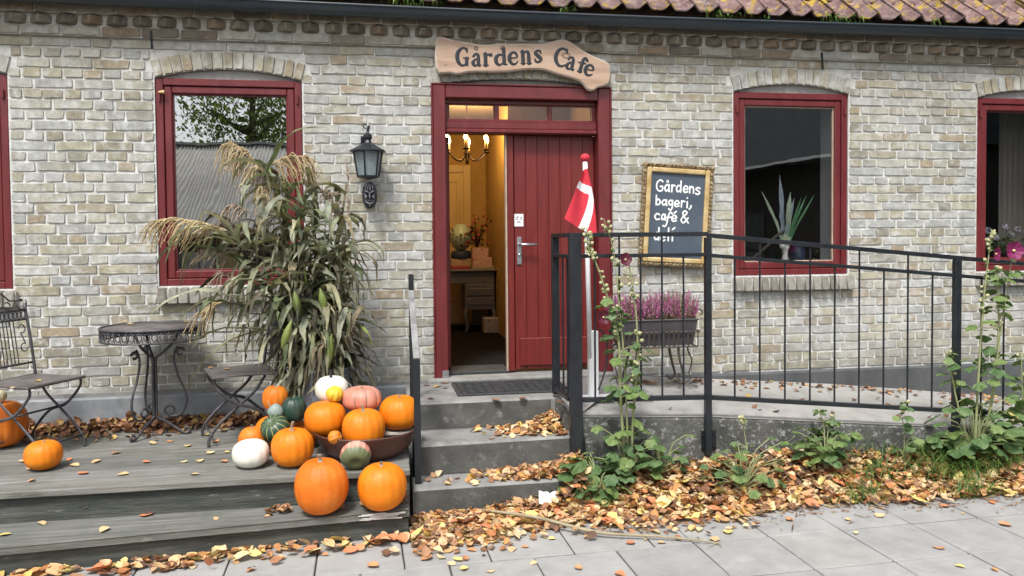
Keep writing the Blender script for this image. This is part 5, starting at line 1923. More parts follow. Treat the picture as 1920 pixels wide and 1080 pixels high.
# long arching leaves to the left and one bent over at the right
for (x0, y0, x1, y1, Y, L, el, dr, mt) in ((470, 520, 330, 640, -.75, .62, 1.0, 2.2, 'corn_leaf'), (480, 580, 380, 700, -.8, .60, .5, 1.6, 'corn_leaf'), (460, 470, 320, 470, -.75, .5, .9, 2.4, 'corn_leaf'), (440, 460, 345, 560, -.74, .55, .7, 2.3, 'corn_leaf'),
                                          (500, 620, 385, 690, -.8, .6, .2, 1.3, 'corn_leaf'), (640, 620, 720, 640, -.6, .36, .5, 1.9, 'corn_green'), (640, 480, 690, 560, -.55, .35, .6, 2.6, 'corn_dry'), (650, 470, 700, 540, -.5, .36, .9, 2.8, 'corn_leaf')):
    a, b = onY(x0, y0, Y), onY(x1, y1, Y - .05)
    for r_ in range(2):
        corn_leaf(a, math.atan2(b.y - a.y, b.x - a.x) + cr_.uniform(-.25, .25), el + cr_.uniform(-.2, .2), L * cr_.uniform(.85, 1.1), cr_.uniform(.012, .022), dr, cr_.uniform(-1.5, 1.5), mt, cr_.uniform(-.3, .3))


def tassel(root, tip_dir, spread, n_, L, droop, m, seed):
    """Plume: many thin drooping branchlets from a curved axis."""
    rr = random.Random(seed)
    mb = MB()
    ax = [Vector(root) + Vector(tip_dir) * t + Vector((0, 0, -droop * .55 * t * t)) for t in np.linspace(0, 1, 8)]
    mb.tube([local(p) for p in ax], [.004 - .003 * i / 8 for i in range(8)], 5)
    for k_ in range(n_):
        t = rr.uniform(.05, .95)
        p = ax[0].lerp(ax[-1], t) + Vector((0, 0, droop * .16 * math.sin(t * PI)))
        d = Vector((tip_dir[0] + rr.uniform(-spread, spread), tip_dir[1] + rr.uniform(-spread, spread), tip_dir[2] + rr.uniform(-spread * .4, spread * .6))).normalized()
        l_s = L * rr.uniform(.5, 1.05)
        pts_ = [p + d * l_s * s_ + Vector((0, 0, -droop * s_ * s_ * rr.uniform(.8, 1.2))) for s_ in np.linspace(0, 1, 6)]
        mb.tube([local(x) for x in pts_], [.0016, .0028, .0034, .0034, .0030, .0012], 4)
        for s_ in range(1, 6):
            for q in range(2):
                c = pts_[s_].lerp(pts_[s_ - 1], rr.random())
                e = Vector((rr.uniform(-1, 1), rr.uniform(-1, 1), rr.uniform(-1.6, .2))).normalized() * .012
                mb.tube([local(c), local(c + e * .6), local(c + e)], [.0012, .0030, .0008], 4)
    mb.build('tassel', m, corn)


# crumpled leaves past the 300 that are parts: joined
bulk = MB()
bulk_dry = MB()
for k_ in range(170):
    a_ = CB + Vector((cr_.gauss(0, .10), cr_.uniform(-.17, -.02), cr_.uniform(.40, .80)))
    vs, fs = strap(local(a_), cr_.uniform(PI, 2 * PI), cr_.uniform(-1.3, .2), cr_.uniform(.16, .36), cr_.uniform(.008, .022), cr_.uniform(.5, 1.4), cr_.uniform(-2.5, 2.5), cr_, 9, cr_.uniform(.2, .9), cr_.uniform(-.5, .5))
    (bulk if cr_.random() < .4 else bulk_dry).add(vs, fs)
for k_ in range(380):
    q = stalks[cr_.randrange(len(stalks))]
    f = cr_.uniform(.36, 1.0) * (len(q) - 1)
    i = min(int(f), len(q) - 2)
    p = q[i].lerp(q[i + 1], f - i) + Vector((cr_.gauss(0, .05), cr_.uniform(-.04, .06), cr_.gauss(0, .03)))
    az = cr_.uniform(PI * .95, 2.05 * PI)
    vs, fs = strap(local(p), az, cr_.uniform(-.5, 1.4), cr_.uniform(.14, .38), cr_.uniform(.012, .028), cr_.uniform(1.2, 2.8), cr_.uniform(-2.5, 2.5), cr_, 9, cr_.uniform(.2, .9), cr_.uniform(-.8, .8))
    if clear_of_wall_lamp(vs):
        bulk.add(vs, fs)
bulk.build('leaf_mass', 'corn_leaf', corn, True, kind='stuff')
bulk_dry.build('leaf_mass', 'corn_dry', corn, True, kind='stuff')
for (x0, y0, x1, y1, Y, sp_, n_t, L, dr, mt) in ((495, 325, 428, 226, -.62, .13, 52, .20, .26, 'tassel'), (502, 312, 574, 262, -.50, .13, 50, .17, .22, 'tassel'), (425, 432, 298, 380, -.72, .12, 46, .20, .20, 'tassel'),
                                                (500, 395, 488, 318, -.60, .18, 36, .15, .18, 'tassel'), (475, 470, 385, 452, -.70, .10, 18, .16, .12, 'tassel_brown'), (640, 420, 612, 335, -.45, .18, 44, .16, .12, 'tassel_brown'),
                                                (655, 420, 652, 308, -.40, .05, 14, .13, .03, 'tassel_brown'), (440, 530, 405, 490, -.72, .16, 12, .12, .14, 'tassel_brown'), (430, 565, 375, 563, -.76, .1, 12, .13, .16, 'tassel'), (470, 400, 425, 360, -.6, .14, 16, .14, .18, 'tassel_brown')):
    a, b = onY(x0, y0, Y), onY(x1, y1, Y)
    tassel(a, b - a, sp_, n_t, L, dr, mt, x0)
# corn cobs in their husks
for (x0, y0, x1, y1, Y) in ((528, 655, 547, 600, -.80), (615, 690, 622, 625, -.76), (560, 590, 552, 545, -.72), (610, 585, 600, 540, -.7)):
    a, b = onY(x0, y0, Y), onY(x1, y1, Y)
    MB().tube([local(a.lerp(b, t)) for t in np.linspace(0, 1, 9)], [.004, .012, .019, .023, .024, .022, .017, .010, .003], 10).build('corn_ear', 'corn_green', corn, True)
print('corn leaves', LN)

# ================================================================== FLAG AND PLANTER
pb0 = onZ(1112, 748, LAND - .01)
PFY = -.74
fx = onY(1112, 700, PFY).x
fp_ = thing('flagpole', 'white flagpole with red ball and small red flag with white cross', 'flagpole', (fx, PFY, LAND - .01))
top_z, box_z = onY(1096, 300, PFY).z, onY(1108, 620, PFY).z
ftx = onY(1096, 300, PFY).x
lx = lambda x, z: (x - fx, z - (LAND - .01))
MB().box(-.030, .030, -.026, .026, .012, box_z - LAND + .01, .004).build('pole_foot', 'white_paint', fp_)
MB().box(-.12, .13, -.045, .045, .001, .014, .003).build('foot_plate', 'white_paint', fp_)
MB().tube([(-.022, -.012, box_z - LAND - .16), (ftx - fx, -.012, top_z - LAND - .0)], .0155, 10).build('pole', 'white_paint', fp_, True)
MB().lathe([(.001, -.02), (.02, -.018), (.029, .0), (.027, .014), (.014, .026), (.001, .029)], 16, 0, (ftx - fx, -.012, top_z - LAND + .02)).build('ball', 'flag_red', fp_, True)
ck = MB()
ck.tube([(.0, -.02, box_z - LAND - .16)] + [], .01, 6) if False else None
ck.tube(smooth_path([(.035, -.03, .44), (.085, -.02, .36), (.075, -.03, .2), (.02, -.05, .06)]), .0055, 6)
ck.build('cord', 'letter_black', fp_, True)
# flag hangs in folds from the pole: hoist along the pole, fly corner at lower left
h0, h1 = onY(1097, 313, PFY), onY(1111, 437, PFY)
e0, e1 = onY(1094, 322, PFY - .02), onY(1058, 410, PFY - .05)
vs, fs, ms = [], [], []
NX, NZ = 90, 80
A_, B2, C2, D2 = onY(1101, 316, PFY - .05), onY(1118, 440, PFY - .055), onY(1057, 410, PFY - .075), onY(1093, 318, PFY - .06)
for j in range(NZ + 1):
    v = j / NZ
    for i in range(NX + 1):
        u = i / NX
        hoist = A_.lerp(B2, v)
        fly = D2.lerp(C2, v)
        p = hoist.lerp(fly, u)
        p = p + Vector((.012 * math.sin(v * 3.1) * (1 - u), -.012 * math.sin(u * 7 + v * 2) * (.3 + u) - .006, -.012 * math.sin(u * PI) * v))
        vs.append(p - Vector((fx, PFY, LAND - .01)))
m = MB()
for j in range(NZ):
    for i in range(NX):
        u, v = (i + .5) / NX, (j + .5) / NZ
        white = abs(u - .40) < .13 and False or (abs(v - .44) < .0)
        # cross of the folded cloth: a band down the hoist side and one across
        c1 = v > .34 and abs(u - (-.13 + .56 * v)) < .135
        c2 = abs(v - .35 + .05 * u) < .070
        fs.append((j * (NX + 1) + i, (j + 1) * (NX + 1) + i, (j + 1) * (NX + 1) + i + 1, j * (NX + 1) + i + 1))
        ms.append(1 if (c1 or c2) else 0)
m.v, m.f, m.m = vs, fs, ms
m.build('flag', ['flag_red', 'flag_white'], fp_, True)

# wrought iron planter stand with trough and heather
PY = -.40
q0, q1 = onY(1152, 600, PY), onY(1297, 600, PY)
pcx = (q0.x + q1.x) / 2
LZ = .492
ps = thing('planter_stand', 'wrought iron plant stand with scrolled legs beside the red door', 'plant stand', (pcx, PY, LZ))
hw_ = (q1.x - q0.x) / 2
zt_, zb2 = q0.z - LZ, onY(1225, 648, PY).z - LZ
m = MB()
for z, gx in ((zb2, 0), (zb2 + (zt_ - zb2) * .55, .012), ):
    m.tube([(-hw_ - gx, -.10, z), (hw_ + gx, -.10, z), (hw_ + gx, .10, z), (-hw_ - gx, .10, z)], .007, 6, closed=True)
m.build('rack', 'rust', ps)
m = MB()
for i in range(17):
    x = -hw_ + 2 * hw_ * i / 16
    for y in (-.102, .102):
        m.tube([(x, y, zb2), (x, y * 1.04, zb2 + (zt_ - zb2) * .56), (x, y * 1.12, zb2 + (zt_ - zb2) * .62)], .0045, 5)
for i in range(9):
    x = -hw_ + 2 * hw_ * i / 8
    m.tube([(x, -.10, zb2 - .002), (x, .10, zb2 - .002)], .004, 5)
m.build('rack_bars', 'rust', ps, kind='stuff')
for s in (-1, 1):
    for y in (-.085, .085):
        P = smooth_path([(s * (hw_ - .13), y, zb2), (s * (hw_ - .125), y, .20), (s * (hw_ - .10), y, .10), (s * (hw_ - .09), y, .05), (s * (hw_ - .12), y, .02), (s * (hw_ - .15), y, .045)], 4)
        MB().tube(P, .009, 7).build('leg', 'rust', ps, True)
    lp_ = [(s * (hw_ - .055 + .045 * math.cos(t)), 0, .052 + .045 * math.sin(t)) for t in np.linspace(2.6, 6.0, 14)]
    P = lp_ + smooth_path([(s * (hw_ - .02), 0, .075), (s * (hw_ + .0), 0, .16), (s * (hw_ - .03), 0, .24), (s * (hw_ + .012), 0, .33), (s * (hw_ + .018), 0, zt_ - .02), (s * (hw_ + .03), 0, zt_ + .045), (s * (hw_ + .065), 0, zt_ + .055), (s * (hw_ + .078), 0, zt_ + .03), (s * (hw_ + .058), 0, zt_ + .022)], 4)
    MB().tube(P, .0055, 6).build('side_scroll', 'rust', ps, True)
tg_ = MB()
w0, w1 = hw_ - .022, hw_ + .004
zA, zB = zb2 + .008, zt_
tv_ = [(-w0, -.075, zA), (w0, -.075, zA), (w0, .075, zA), (-w0, .075, zA), (-w1, -.095, zB), (w1, -.095, zB), (w1, .095, zB), (-w1, .095, zB),
       (-w1 + .01, -.085, zB), (w1 - .01, -.085, zB), (w1 - .01, .085, zB), (-w1 + .01, .085, zB), (-w1 + .012, -.083, zB - .03), (w1 - .012, -.083, zB - .03), (w1 - .012, .083, zB - .03), (-w1 + .012, .083, zB - .03)]
tf = [(3, 2, 1, 0), (12, 13, 14, 15)] + [(k_ * 4 + i, k_ * 4 + (i + 1) % 4, (k_ + 1) * 4 + (i + 1) % 4, (k_ + 1) * 4 + i) for k_ in range(3) for i in range(4)]
tro_ = tag(tg_.add(tv_, tf).build('planter_trough', 'trough', None, False, (pcx, PY, LZ)), 'dark metal trough of pink heather resting in the iron stand', 'planter')
m = MB()
m.tube([(-w1, -.096, zB), (w1, -.096, zB), (w1, .096, zB), (-w1, .096, zB)], .007, 6, closed=True)
m.build('trough_rim', 'trough', tro_)
for k_, (dx, lab, gr) in enumerate(((-.19, 'left heather plant in the dark metal trough, behind the hollyhock', .15), (.0, 'middle heather plant in the dark metal trough, fullest pink', .06), (.185, 'right heather plant in the dark metal trough, partly faded to brown', .4))):
    hz = thing('heather', lab, 'heather', (pcx + dx, PY, LZ + zB - .03), 0, 'heather plants in the trough')
    rr = random.Random(k_ + 40)
    fl, gn = MB(), MB()
    for i in range(135):
        a, rad = rr.uniform(0, 6.28), .105 * math.sqrt(rr.random())
        b = Vector((rad * math.cos(a), rad * .75 * math.sin(a), 0))
        tipz = rr.uniform(.13, .235) * (1 - .25 * (rad / .105) ** 2)
        t_ = Vector((b.x * 1.45 + rr.uniform(-.015, .015), b.y * 1.4 + rr.uniform(-.015, .015), tipz))
        gn.tube([b, b.lerp(t_, .5), t_], [.0022, .0018, .001], 4)
        tgt = gn if rr.random() < gr else fl
        h_ = rr.uniform(.25, .45)
        for s_ in range(15):
            p = b.lerp(t_, h_ + (1 - h_) * s_ / 14)
            w_ = .0075 * (1 - .6 * s_ / 14)
            an = rr.uniform(0, 6.28)
            o_ = Vector((math.cos(an), math.sin(an), .3)) * w_
            sd_ = Vector((-math.sin(an), math.cos(an), 0)) * .0042
            up_ = Vector((0, 0, .0075))
            tgt.add([p, p + o_ - sd_, p + o_ + up_, p + o_ + sd_], [(0, 1, 2), (0, 2, 3), (0, 3, 1)])
    for i in range(120):
        a, rad = rr.uniform(0, 6.28), .11 * math.sqrt(rr.random())
        b = Vector((rad * math.cos(a), rad * .75 * math.sin(a), rr.uniform(0, .09)))
        d = Vector((rr.uniform(-1, 1), rr.uniform(-1, 1), rr.uniform(.4, 1.4))).normalized() * .03
        gn.tube([b, b + d], [.003, .001], 4)
    gn.build('foliage', 'heather_green', hz, kind='stuff')
    fl.build('flower_spikes', 'heather', hz, kind='stuff')

# ================================================================== HOLLYHOCKS AND WEEDS


def lobed(seed, r=1.0, lobes=5):
    """Rounded, shallowly lobed leaf with a folded, wavy blade; stalk end at the origin, blade towards +x."""
    rr = random.Random(seed)
    N = 22
    rim = []
    for i in range(N + 1):
        a = -2.75 + 5.5 * i / N
        q = .78 + .20 * abs(math.cos(a * lobes / 2 * .98)) + rr.uniform(-.03, .03)
        rim.append((a, q * (1 - .12 * abs(a) / 2.75)))
    vs = [(0, 0, 0)]
    for lay in (.5, 1.0):
        for a, q in rim:
            x, y = q * lay * math.cos(a) * .58 + .42 * lay, q * lay * math.sin(a) * .62
            vs.append((x * r, y * r, r * (.10 * lay - .17 * lay * lay + .055 * math.sin(a * 5 + seed) * lay + .05 * abs(math.sin(a * lobes / 2)) * lay)))
    n1 = N + 1
    fs = [(0, 1 + i, 2 + i) for i in range(N)] + [(1 + i, 1 + n1 + i, 2 + n1 + i, 2 + i) for i in range(N)]
    return MB().add(vs, fs)


leaf_m = [lobed(s_, 1.0, lb_).mesh('leaf', 'holly_leaf', True) for s_, lb_ in ((1, 5), (2, 5), (3, 7), (4, 3), (5, 5))]
leaf_y = lobed(9).mesh('leaf', mat('yellowed leaf', [(.42, .34, .10), (.52, .42, .18)], 18, .6, .3, 60), True)
fl_cache = {}


def flower_mesh(m):
    if m in fl_cache:
        return fl_cache[m]
    mb = MB()
    vs, fs = [], []
    NA, NR = 40, 5
    for j in range(NR + 1):
        t = j / NR
        for i in range(NA):
            a = 2 * PI * i / NA
            r_ = t * (.88 + .12 * abs(math.cos(a * 2.5)))
            vs.append((r_ * math.cos(a), r_ * math.sin(a), .42 * t ** 1.6 - .12 + .05 * math.sin(a * 10) * t))
    for j in range(NR):
        for i in range(NA):
            i2 = (i + 1) % NA
            fs.append((j * NA + i, j * NA + i2, (j + 1) * NA + i2, (j + 1) * NA + i))
    fl_cache[m] = mb.add(vs, fs).mesh('flower', m, True)
    return fl_cache[m]


eye_m = MB().lathe([(.001, -.02), (.13, .0), (.14, .12), (.08, .24), (.001, .27)], 10).mesh('flower_eye', 'petal_eye', True)
bud_m = MB().lathe([(.3, 0), (.85, .4), (1, .9), (.75, 1.5), (.25, 1.95), (.001, 2.05)], 8).mesh('bud', 'bud', True)


def put_leaf(root, stem_p, az, pitch, size, rr, me=None, petiole=.0):
    o = link('leaf', me or rr.choice(leaf_m), root, stem_p)
    o.rotation_euler = (rr.uniform(-.45, .45), pitch, az)
    o.scale = (size, size, size)
    return o


def hollyhock(label, base, stems, flowers=(), rosette=14, seed=1, rr_rad=.16, lsize=.075, yellow=0, top_leaf=True):
    rr = random.Random(seed)
    h = thing('hollyhock', label, 'hollyhock', base, 0, 'hollyhocks along the ramp')
    B = Vector(base)
    for st_ in stems:
        P = [Vector(p) - B for p in st_['path']]
        P[0] = Vector((P[0].x * .35, P[0].y * .35, min(P[0].z, 0)))
        q = [Vector(p) for p in smooth_path([tuple(p) for p in P], 6)]
        n_ = len(q)
        th_ = st_.get('th', .011) * .78
        MB().tube(q, [th_ * (1 - .75 * i / n_) for i in range(n_)], 7).build('stem', 'holly_stem', h, True)
        tall = (q[-1] - q[0]).length
        for k_ in range(int(st_.get('leaves', 9) * 1.7)):
            t = rr.uniform(*st_.get('lr', (.15, .75)))
            f = t * (n_ - 1)
            p = q[int(f)].lerp(q[min(int(f) + 1, n_ - 1)], f - int(f))
            az = rr.uniform(0, 2 * PI)
            L = rr.uniform(.02, .07) * (1.2 - t)
            d = Vector((math.cos(az), math.sin(az), .55)) * L
            MB().tube([p, p + d * .6 + Vector((0, 0, .005)), p + d], [.003, .0025, .002], 5).build('leaf_stalk', 'holly_stem', h)
            put_leaf(h, p + d, az, rr.uniform(.1, .8), lsize * rr.uniform(.7, 1.15) * (1.15 - .5 * t), rr)
        for k_ in range(st_.get('buds', 16)):
            t = rr.uniform(*st_.get('br', (.45, 1.0)))
            f = t * (n_ - 1)
            p = q[int(f)].lerp(q[min(int(f) + 1, n_ - 1)], f - int(f))
            az = rr.uniform(0, 2 * PI)
            o = link('bud', bud_m, h, p + Vector((math.cos(az), math.sin(az), .2)) * .012)
            o.rotation_euler = (0, rr.uniform(.5, 1.3), az)
            s_ = rr.uniform(.007, .0125)
            o.scale = (s_, s_, s_)
            if t < .95 and rr.random() < .45:
                put_leaf(h, p, az + .5, rr.uniform(.0, .9), rr.uniform(.018, .034), rr)
    for k_ in range(int(rosette * 2.7)):
        az = rr.uniform(0, 2 * PI)
        L = rr_rad * 1.12 * math.sqrt(rr.uniform(.03, 1))
        hgt = rr.uniform(.02, .09) + rr.random() ** 2 * rr_rad * 1.05
        p = Vector((math.cos(az) * L, math.sin(az) * L * .6, hgt))
        if B.y + p.y > FY - .03:
            p.y = FY - .03 - B.y - rr.uniform(0, .05)
        MB().tube([(0, 0, 0), (p.x * .5, p.y * .5, p.z * .8), tuple(p)], [.004, .003, .0025], 5).build('leaf_stalk', 'holly_stem', h)
        put_leaf(h, p, az, rr.uniform(-.1, .7), lsize * rr.uniform(.75, 1.35), rr, leaf_y if k_ < yellow else None)
    for (px, py, Y, m, s_, face) in flowers:
        p = onY(px, py, Y) - B
        o = link('flower', flower_mesh(m), h, p)
        d = Vector(face).normalized()
        o.rotation_euler = d.to_track_quat('Z', 'Y').to_euler()
        o.scale = (s_, s_, s_)
        e = link('flower_eye', eye_m, o)
        o['label'] = 'burgundy flower' if m == 'petal_dark' else 'magenta flower'
    return h


def pth(Y, *pts):
    return [onY(x, y, Y) for x, y in pts]


hb1 = onZ(1172, 872, .13)
HY1 = -1.17
hollyhock('tall hollyhock with two burgundy flowers growing in front of the railing corner', (onY(1178, 860, HY1).x, HY1, .13),
          [dict(path=pth(HY1, (1165, 870), (1163, 740), (1160, 640), (1140, 560), (1118, 495), (1105, 470), (1100, 425)), buds=44, br=(.35, .98), leaves=16, lr=(.06, .5), th=.012),
           dict(path=pth(HY1 - .02, (1188, 870), (1190, 740), (1196, 660), (1190, 560), (1178, 490)), buds=26, br=(.3, .9), leaves=16, lr=(.06, .6), th=.012),
           dict(path=pth(HY1, (1180, 870), (1172, 700), (1160, 560), (1150, 470), (1132, 410)), buds=20, br=(.45, 1), leaves=4, lr=(.2, .5), th=.008)],
          [(1172, 487, HY1 - .03, 'petal_dark', .040, (.2, -1, .25)), (1131, 595, HY1 - .03, 'petal_dark', .040, (.1, -1, .1))], 16, 3, .19, .066)
hollyhock('low hollyhock rosette with pale leaves in front of the corner post', (onZ(1100, 905, .05).x, -1.27, .05), [], (), 17, 5, .15, .082)
HY2 = -1.19
hollyhock('tall hollyhock with magenta flowers growing at the right end of the railing', (onY(1830, 850, HY2).x, HY2, .15),
          [dict(path=pth(HY2, (1822, 850), (1835, 700), (1845, 560), (1860, 430)), buds=30, br=(.55, 1), leaves=7, lr=(.1, .6), th=.012),
           dict(path=pth(HY2, (1850, 850), (1862, 740), (1872, 620), (1870, 520), (1866, 500)), buds=14, br=(.5, 1), leaves=20, lr=(.3, .85), th=.012),
           dict(path=pth(HY2 + .02, (1808, 850), (1796, 760), (1782, 690), (1775, 660)), buds=4, leaves=9, lr=(.3, .95), th=.010),
           dict(path=pth(HY2 - .02, (1868, 800), (1880, 600), (1895, 500), (1900, 475)), buds=4, leaves=3, lr=(.3, .7), th=.006)],
          [(1900, 470, HY2 - .05, 'petal_magenta', .058, (-.15, -1, .12)), (1866, 476, HY2 - .01, 'petal_magenta', .045, (.5, -1, .0))], 32, 8, .26, .082, 1)
hollyhock('hollyhock stems at the right edge of the picture beyond the last bars', (onY(1935, 860, HY2).x, HY2, .15),
          [dict(path=pth(HY2, (1895, 850), (1920, 740), (1935, 600), (1938, 480)), buds=16, leaves=10, th=.010), dict(path=pth(HY2, (1905, 860), (1918, 760), (1915, 660)), buds=6, leaves=8, th=.009)], (), 12, 10, .18, .075)
hollyhock('small hollyhock seedling with one bare stalk left of the middle bracket', (onY(1392, 905, -1.33).x, -1.33, .05),
          [dict(path=pth(-1.33, (1402, 900), (1400, 850), (1394, 800), (1392, 782)), buds=7, br=(.6, 1), leaves=2, lr=(.2, .5), th=.006)], (), 13, 12, .20, .066)
hollyhock('bushy dark hollyhock leaning on the ramp face between the posts', (onY(1548, 865, -1.20).x, -1.20, .12),
          [dict(path=pth(-1.16, (1545, 870), (1545, 800), (1535, 770)), buds=2, leaves=10, lr=(.2, 1), th=.006), dict(path=pth(-1.17, (1555, 870), (1562, 810), (1565, 775)), buds=2, leaves=8, lr=(.2, 1), th=.006)], (), 20, 15, .16, .058)
hollyhock('slim pale hollyhock shoot standing before the ramp face', (onY(1694, 850, -1.20).x, -1.20, .14),
          [dict(path=pth(-1.20, (1694, 855), (1696, 810), (1690, 770), (1696, 755)), buds=3, leaves=7, lr=(.35, 1), th=.005)], (), 3, 17, .08, .06)
hollyhock('young hollyhock leaves among the fallen leaves below the corner plant', (onY(1240, 870, -1.18).x, -1.18, .13), [], (), 12, 19, .15, .06)

# grass clumps: too many blades to count
gm = MB()
gr_ = random.Random(21)
for (px, py, n_, rad) in ((1790, 890, 330, .13), (1850, 885, 240, .11), (1640, 900, 150, .12), (1700, 875, 120, .12), (1560, 880, 90, .12), (1750, 880, 160, .10), (1900, 880, 80, .1), (1620, 925, 100, .09), (1480, 870, 60, .1), (1820, 915, 140, .09)):
    c = onZ(px, py, .05)
    for i in range(int(n_ * .6)):
        x, y = c.x + gr_.gauss(0, rad), c.y + gr_.gauss(0, rad * .35)
        z = bedz(x, y) if x > .9 else 0
        az, L = gr_.uniform(0, 6.28), gr_.uniform(.07, .22)
        d = Vector((math.cos(az), math.sin(az), 0))
        s_ = Vector((-d.y, d.x, 0)) * .0027
        el = gr_.uniform(.5, 1.2)
        p0 = Vector((x, y, z))
        p1 = p0 + d * L * .4 * math.cos(el) + Vector((0, 0, L * .5 * math.sin(el)))
        p2 = p1 + d * L * .4 + Vector((0, 0, L * .2))
        p3 = p2 + d * L * .3 - Vector((0, 0, L * .15))
        gm.add([p0 - s_, p0 + s_, p1 - s_, p1 + s_, p2 - s_ * .8, p2 + s_ * .8, p3], [(0, 1, 3, 2), (2, 3, 5, 4), (4, 5, 6)])
go = gm.build('grass', 'grass', None, True)
go['kind'] = 'stuff'
go['label'] = 'green grass growing through the fallen leaves'

# tufts in the gutter
for k_, (px, py, lab, n_) in enumerate(((772, 8, 'mossy yellow grass tuft in the gutter left of the sign', 46), (1062, 28, 'few grass blades in the gutter above the sign', 12), (1350, 26, 'wide tuft of yellowing grass in the gutter above the right window', 44),
                                      (1440, 36, 'single small green weed hanging over the gutter', 10), (1572, 42, 'leafy green weed with grass in the gutter', 50), (1620, 46, 'small weed drooping from the gutter beside the leafy one', 10), (1745, 44, 'short green tuft under the tile edge', 16))):
    p = onY(px, py, GY)
    t_ = thing('gutter_weed', lab, 'weed', (p.x, GY, GZ - .012), 0, 'weeds in the gutter')
    rr = random.Random(k_ + 60)
    gm = MB()
    for i in range(n_):
        x = rr.gauss(0, .075 if n_ > 40 else .022)
        az, L = rr.uniform(PI, 2 * PI), rr.uniform(.04, .12)
        d = Vector((math.cos(az), math.sin(az), 0))
        s_ = Vector((-d.y, d.x, 0)) * (.0024 if rr.random() < .8 else .008)
        p0 = Vector((x, rr.uniform(-.03, .03), 0))
        p1 = p0 + d * L * .25 + Vector((0, 0, L * .6))
        p2 = p1 + d * L * .45 + Vector((0, 0, L * .1))
        p3 = p2 + d * L * .25 - Vector((0, 0, L * rr.uniform(.2, .7)))
        gm.add([p0 - s_, p0 + s_, p1 - s_, p1 + s_, p2 - s_ * .8, p2 + s_ * .8, p3], [(0, 1, 3, 2), (2, 3, 5, 4), (4, 5, 6)])
    gm.build('blades', 'grass', t_, True, kind='stuff')
    if k_ in (0, 2, 4):
        mm = MB()
        for i in range(26):
            x, r_ = rr.gauss(0, .07), rr.uniform(.010, .022)
            mm.lathe([(r_ * .8, 0), (r_, r_ * .5), (r_ * .6, r_ * 1.1), (.001, r_ * 1.3)], 6, 0, (x, rr.uniform(-.035, .04), 0))
        mm.build('moss_cushion', 'moss', t_, kind='stuff')

# ================================================================== FALLEN LEAVES


def leaf_shape(seed):
    rr = random.Random(seed)
    L, W = 1.0, rr.uniform(.30, .42)
    c1, c2, tw, fd = rr.uniform(-.5, .9), rr.uniform(.0, .5), rr.uniform(-.7, .7), rr.uniform(.1, .7)
    vs, fs = [], []
    prof = [(.0, .03), (.16, .62), (.36, 1.0), (.6, .86), (.82, .46), (1.0, .02)]
    for t, w_ in prof:
        for s_ in (-1, 0, 1):
            y = s_ * W * w_ * rr.uniform(.88, 1.08)
            z = fd * abs(y) * .8 + c1 * (t - .5) ** 2 * .8 + tw * y * (t - .5) + c2 * y * y * 1.6
            vs.append(((t - .5) * L, y, z))
    for i in range(5):
        a = 3 * i
        fs += [(a, a + 1, a + 4, a + 3), (a + 1, a + 2, a + 5, a + 4)]
    zmin = min(v[2] for v in vs)
    return np.array([(x, y, z - zmin) for x, y, z in vs]), fs


SHP = [leaf_shape(i) for i in range(10)]


def litter(name, pts, m, label, smin=.035, smax=.075, tilt=.5):
    V, F = [], []
    rr = random.Random(len(pts))
    for (x, y, z) in pts:
        sv, sf = rr.choice(SHP)
        s_ = rr.uniform(smin, smax) * (1.25 if rr.random() < .1 else 1)
        a = rr.uniform(0, 6.28)
        tx, ty = rr.gauss(0, tilt), rr.gauss(0, tilt)
        mt = np.array(Matrix.Rotation(a, 3, 'Z') @ Matrix.Rotation(tx, 3, 'X') @ Matrix.Rotation(ty, 3, 'Y'))
        v = (sv * s_) @ mt.T
        v[:, 2] -= v[:, 2].min() + .0
        o = len(V)
        V += [(x + p[0], y + p[1], z + p[2]) for p in v]
        F += [tuple(i + o for i in f) for f in sf]
    me = bpy.data.meshes.new(name)
    me.from_pydata(V, [], F)
    me.materials.append(M[m])
    me.polygons.foreach_set('use_smooth', [True] * len(me.polygons))
    o = link(name, me)
    o['kind'] = 'stuff'
    o['label'] = label
    return o


lr = random.Random(77)
pts = []
while len(pts) < 7800:
    x = lr.uniform(.55, 5.4)
    ye = pave_edge(x)
    u = lr.random()
    if u < .84:
        y = lr.uniform(ye - .02, FY - .02)
        if x < 1.14 and y > -1.30 + (1.14 - x) * .2:
            continue
    else:
        y = ye - abs(lr.gauss(0, .05 + (.07 if x < 1.9 else 0)))
    if x < 1.0 and y < -1.75:
        continue
    pts.append((x, y, max(0, bedz(x, y)) + lr.uniform(0, .022)))
litter('leaf_litter', pts, 'leaf', 'deep drift of tan and orange leaves in the bed below the ramp', .027, .064, .36)
pts = []
for i in range(260):
    x = lr.uniform(.3, 5.2)
    y = (pave_edge(x) if x > 1.1 else -1.42) + lr.uniform(-.12, .25 if x > 1.2 else .05)
    pts.append((x, y, max(0, bedz(x, y)) + .018))
for i in range(70):
    x = lr.uniform(-2.2, .2)
    pts.append((x, ys(x) - abs(lr.gauss(.03, .07)), .012))
litter('leaf_litter', pts, 'leaf_pale', 'larger pale yellow leaves lying on top of the leaf drifts', .055, .10, .25)
cm_, cf_ = [], []
for i in range(1900):
    x = lr.uniform(.2, 5.3)
    y = (pave_edge(x) if x > 1.1 else -1.36) - abs(lr.gauss(0, .13)) + .03
    a, s_ = lr.uniform(0, 6.28), lr.uniform(.004, .016)
    L = s_ * lr.uniform(1, 5) if lr.random() < .3 else s_
    dx, dy = math.cos(a), math.sin(a)
    o = len(cm_)
    z = .004 + lr.uniform(0, .004)
    w_ = s_ * .35
    cm_ += [(x - dx * L, y - dy * L, z), (x - dy * w_, y + dx * w_, z + s_ * .4), (x + dx * L, y + dy * L, z + .001), (x + dy * w_, y - dx * w_, z + s_ * .2)]
    cf_.append((o, o + 3, o + 2, o + 1))
cr2 = MB().add(cm_, cf_).build('leaf_crumbs', 'leaf_brown')
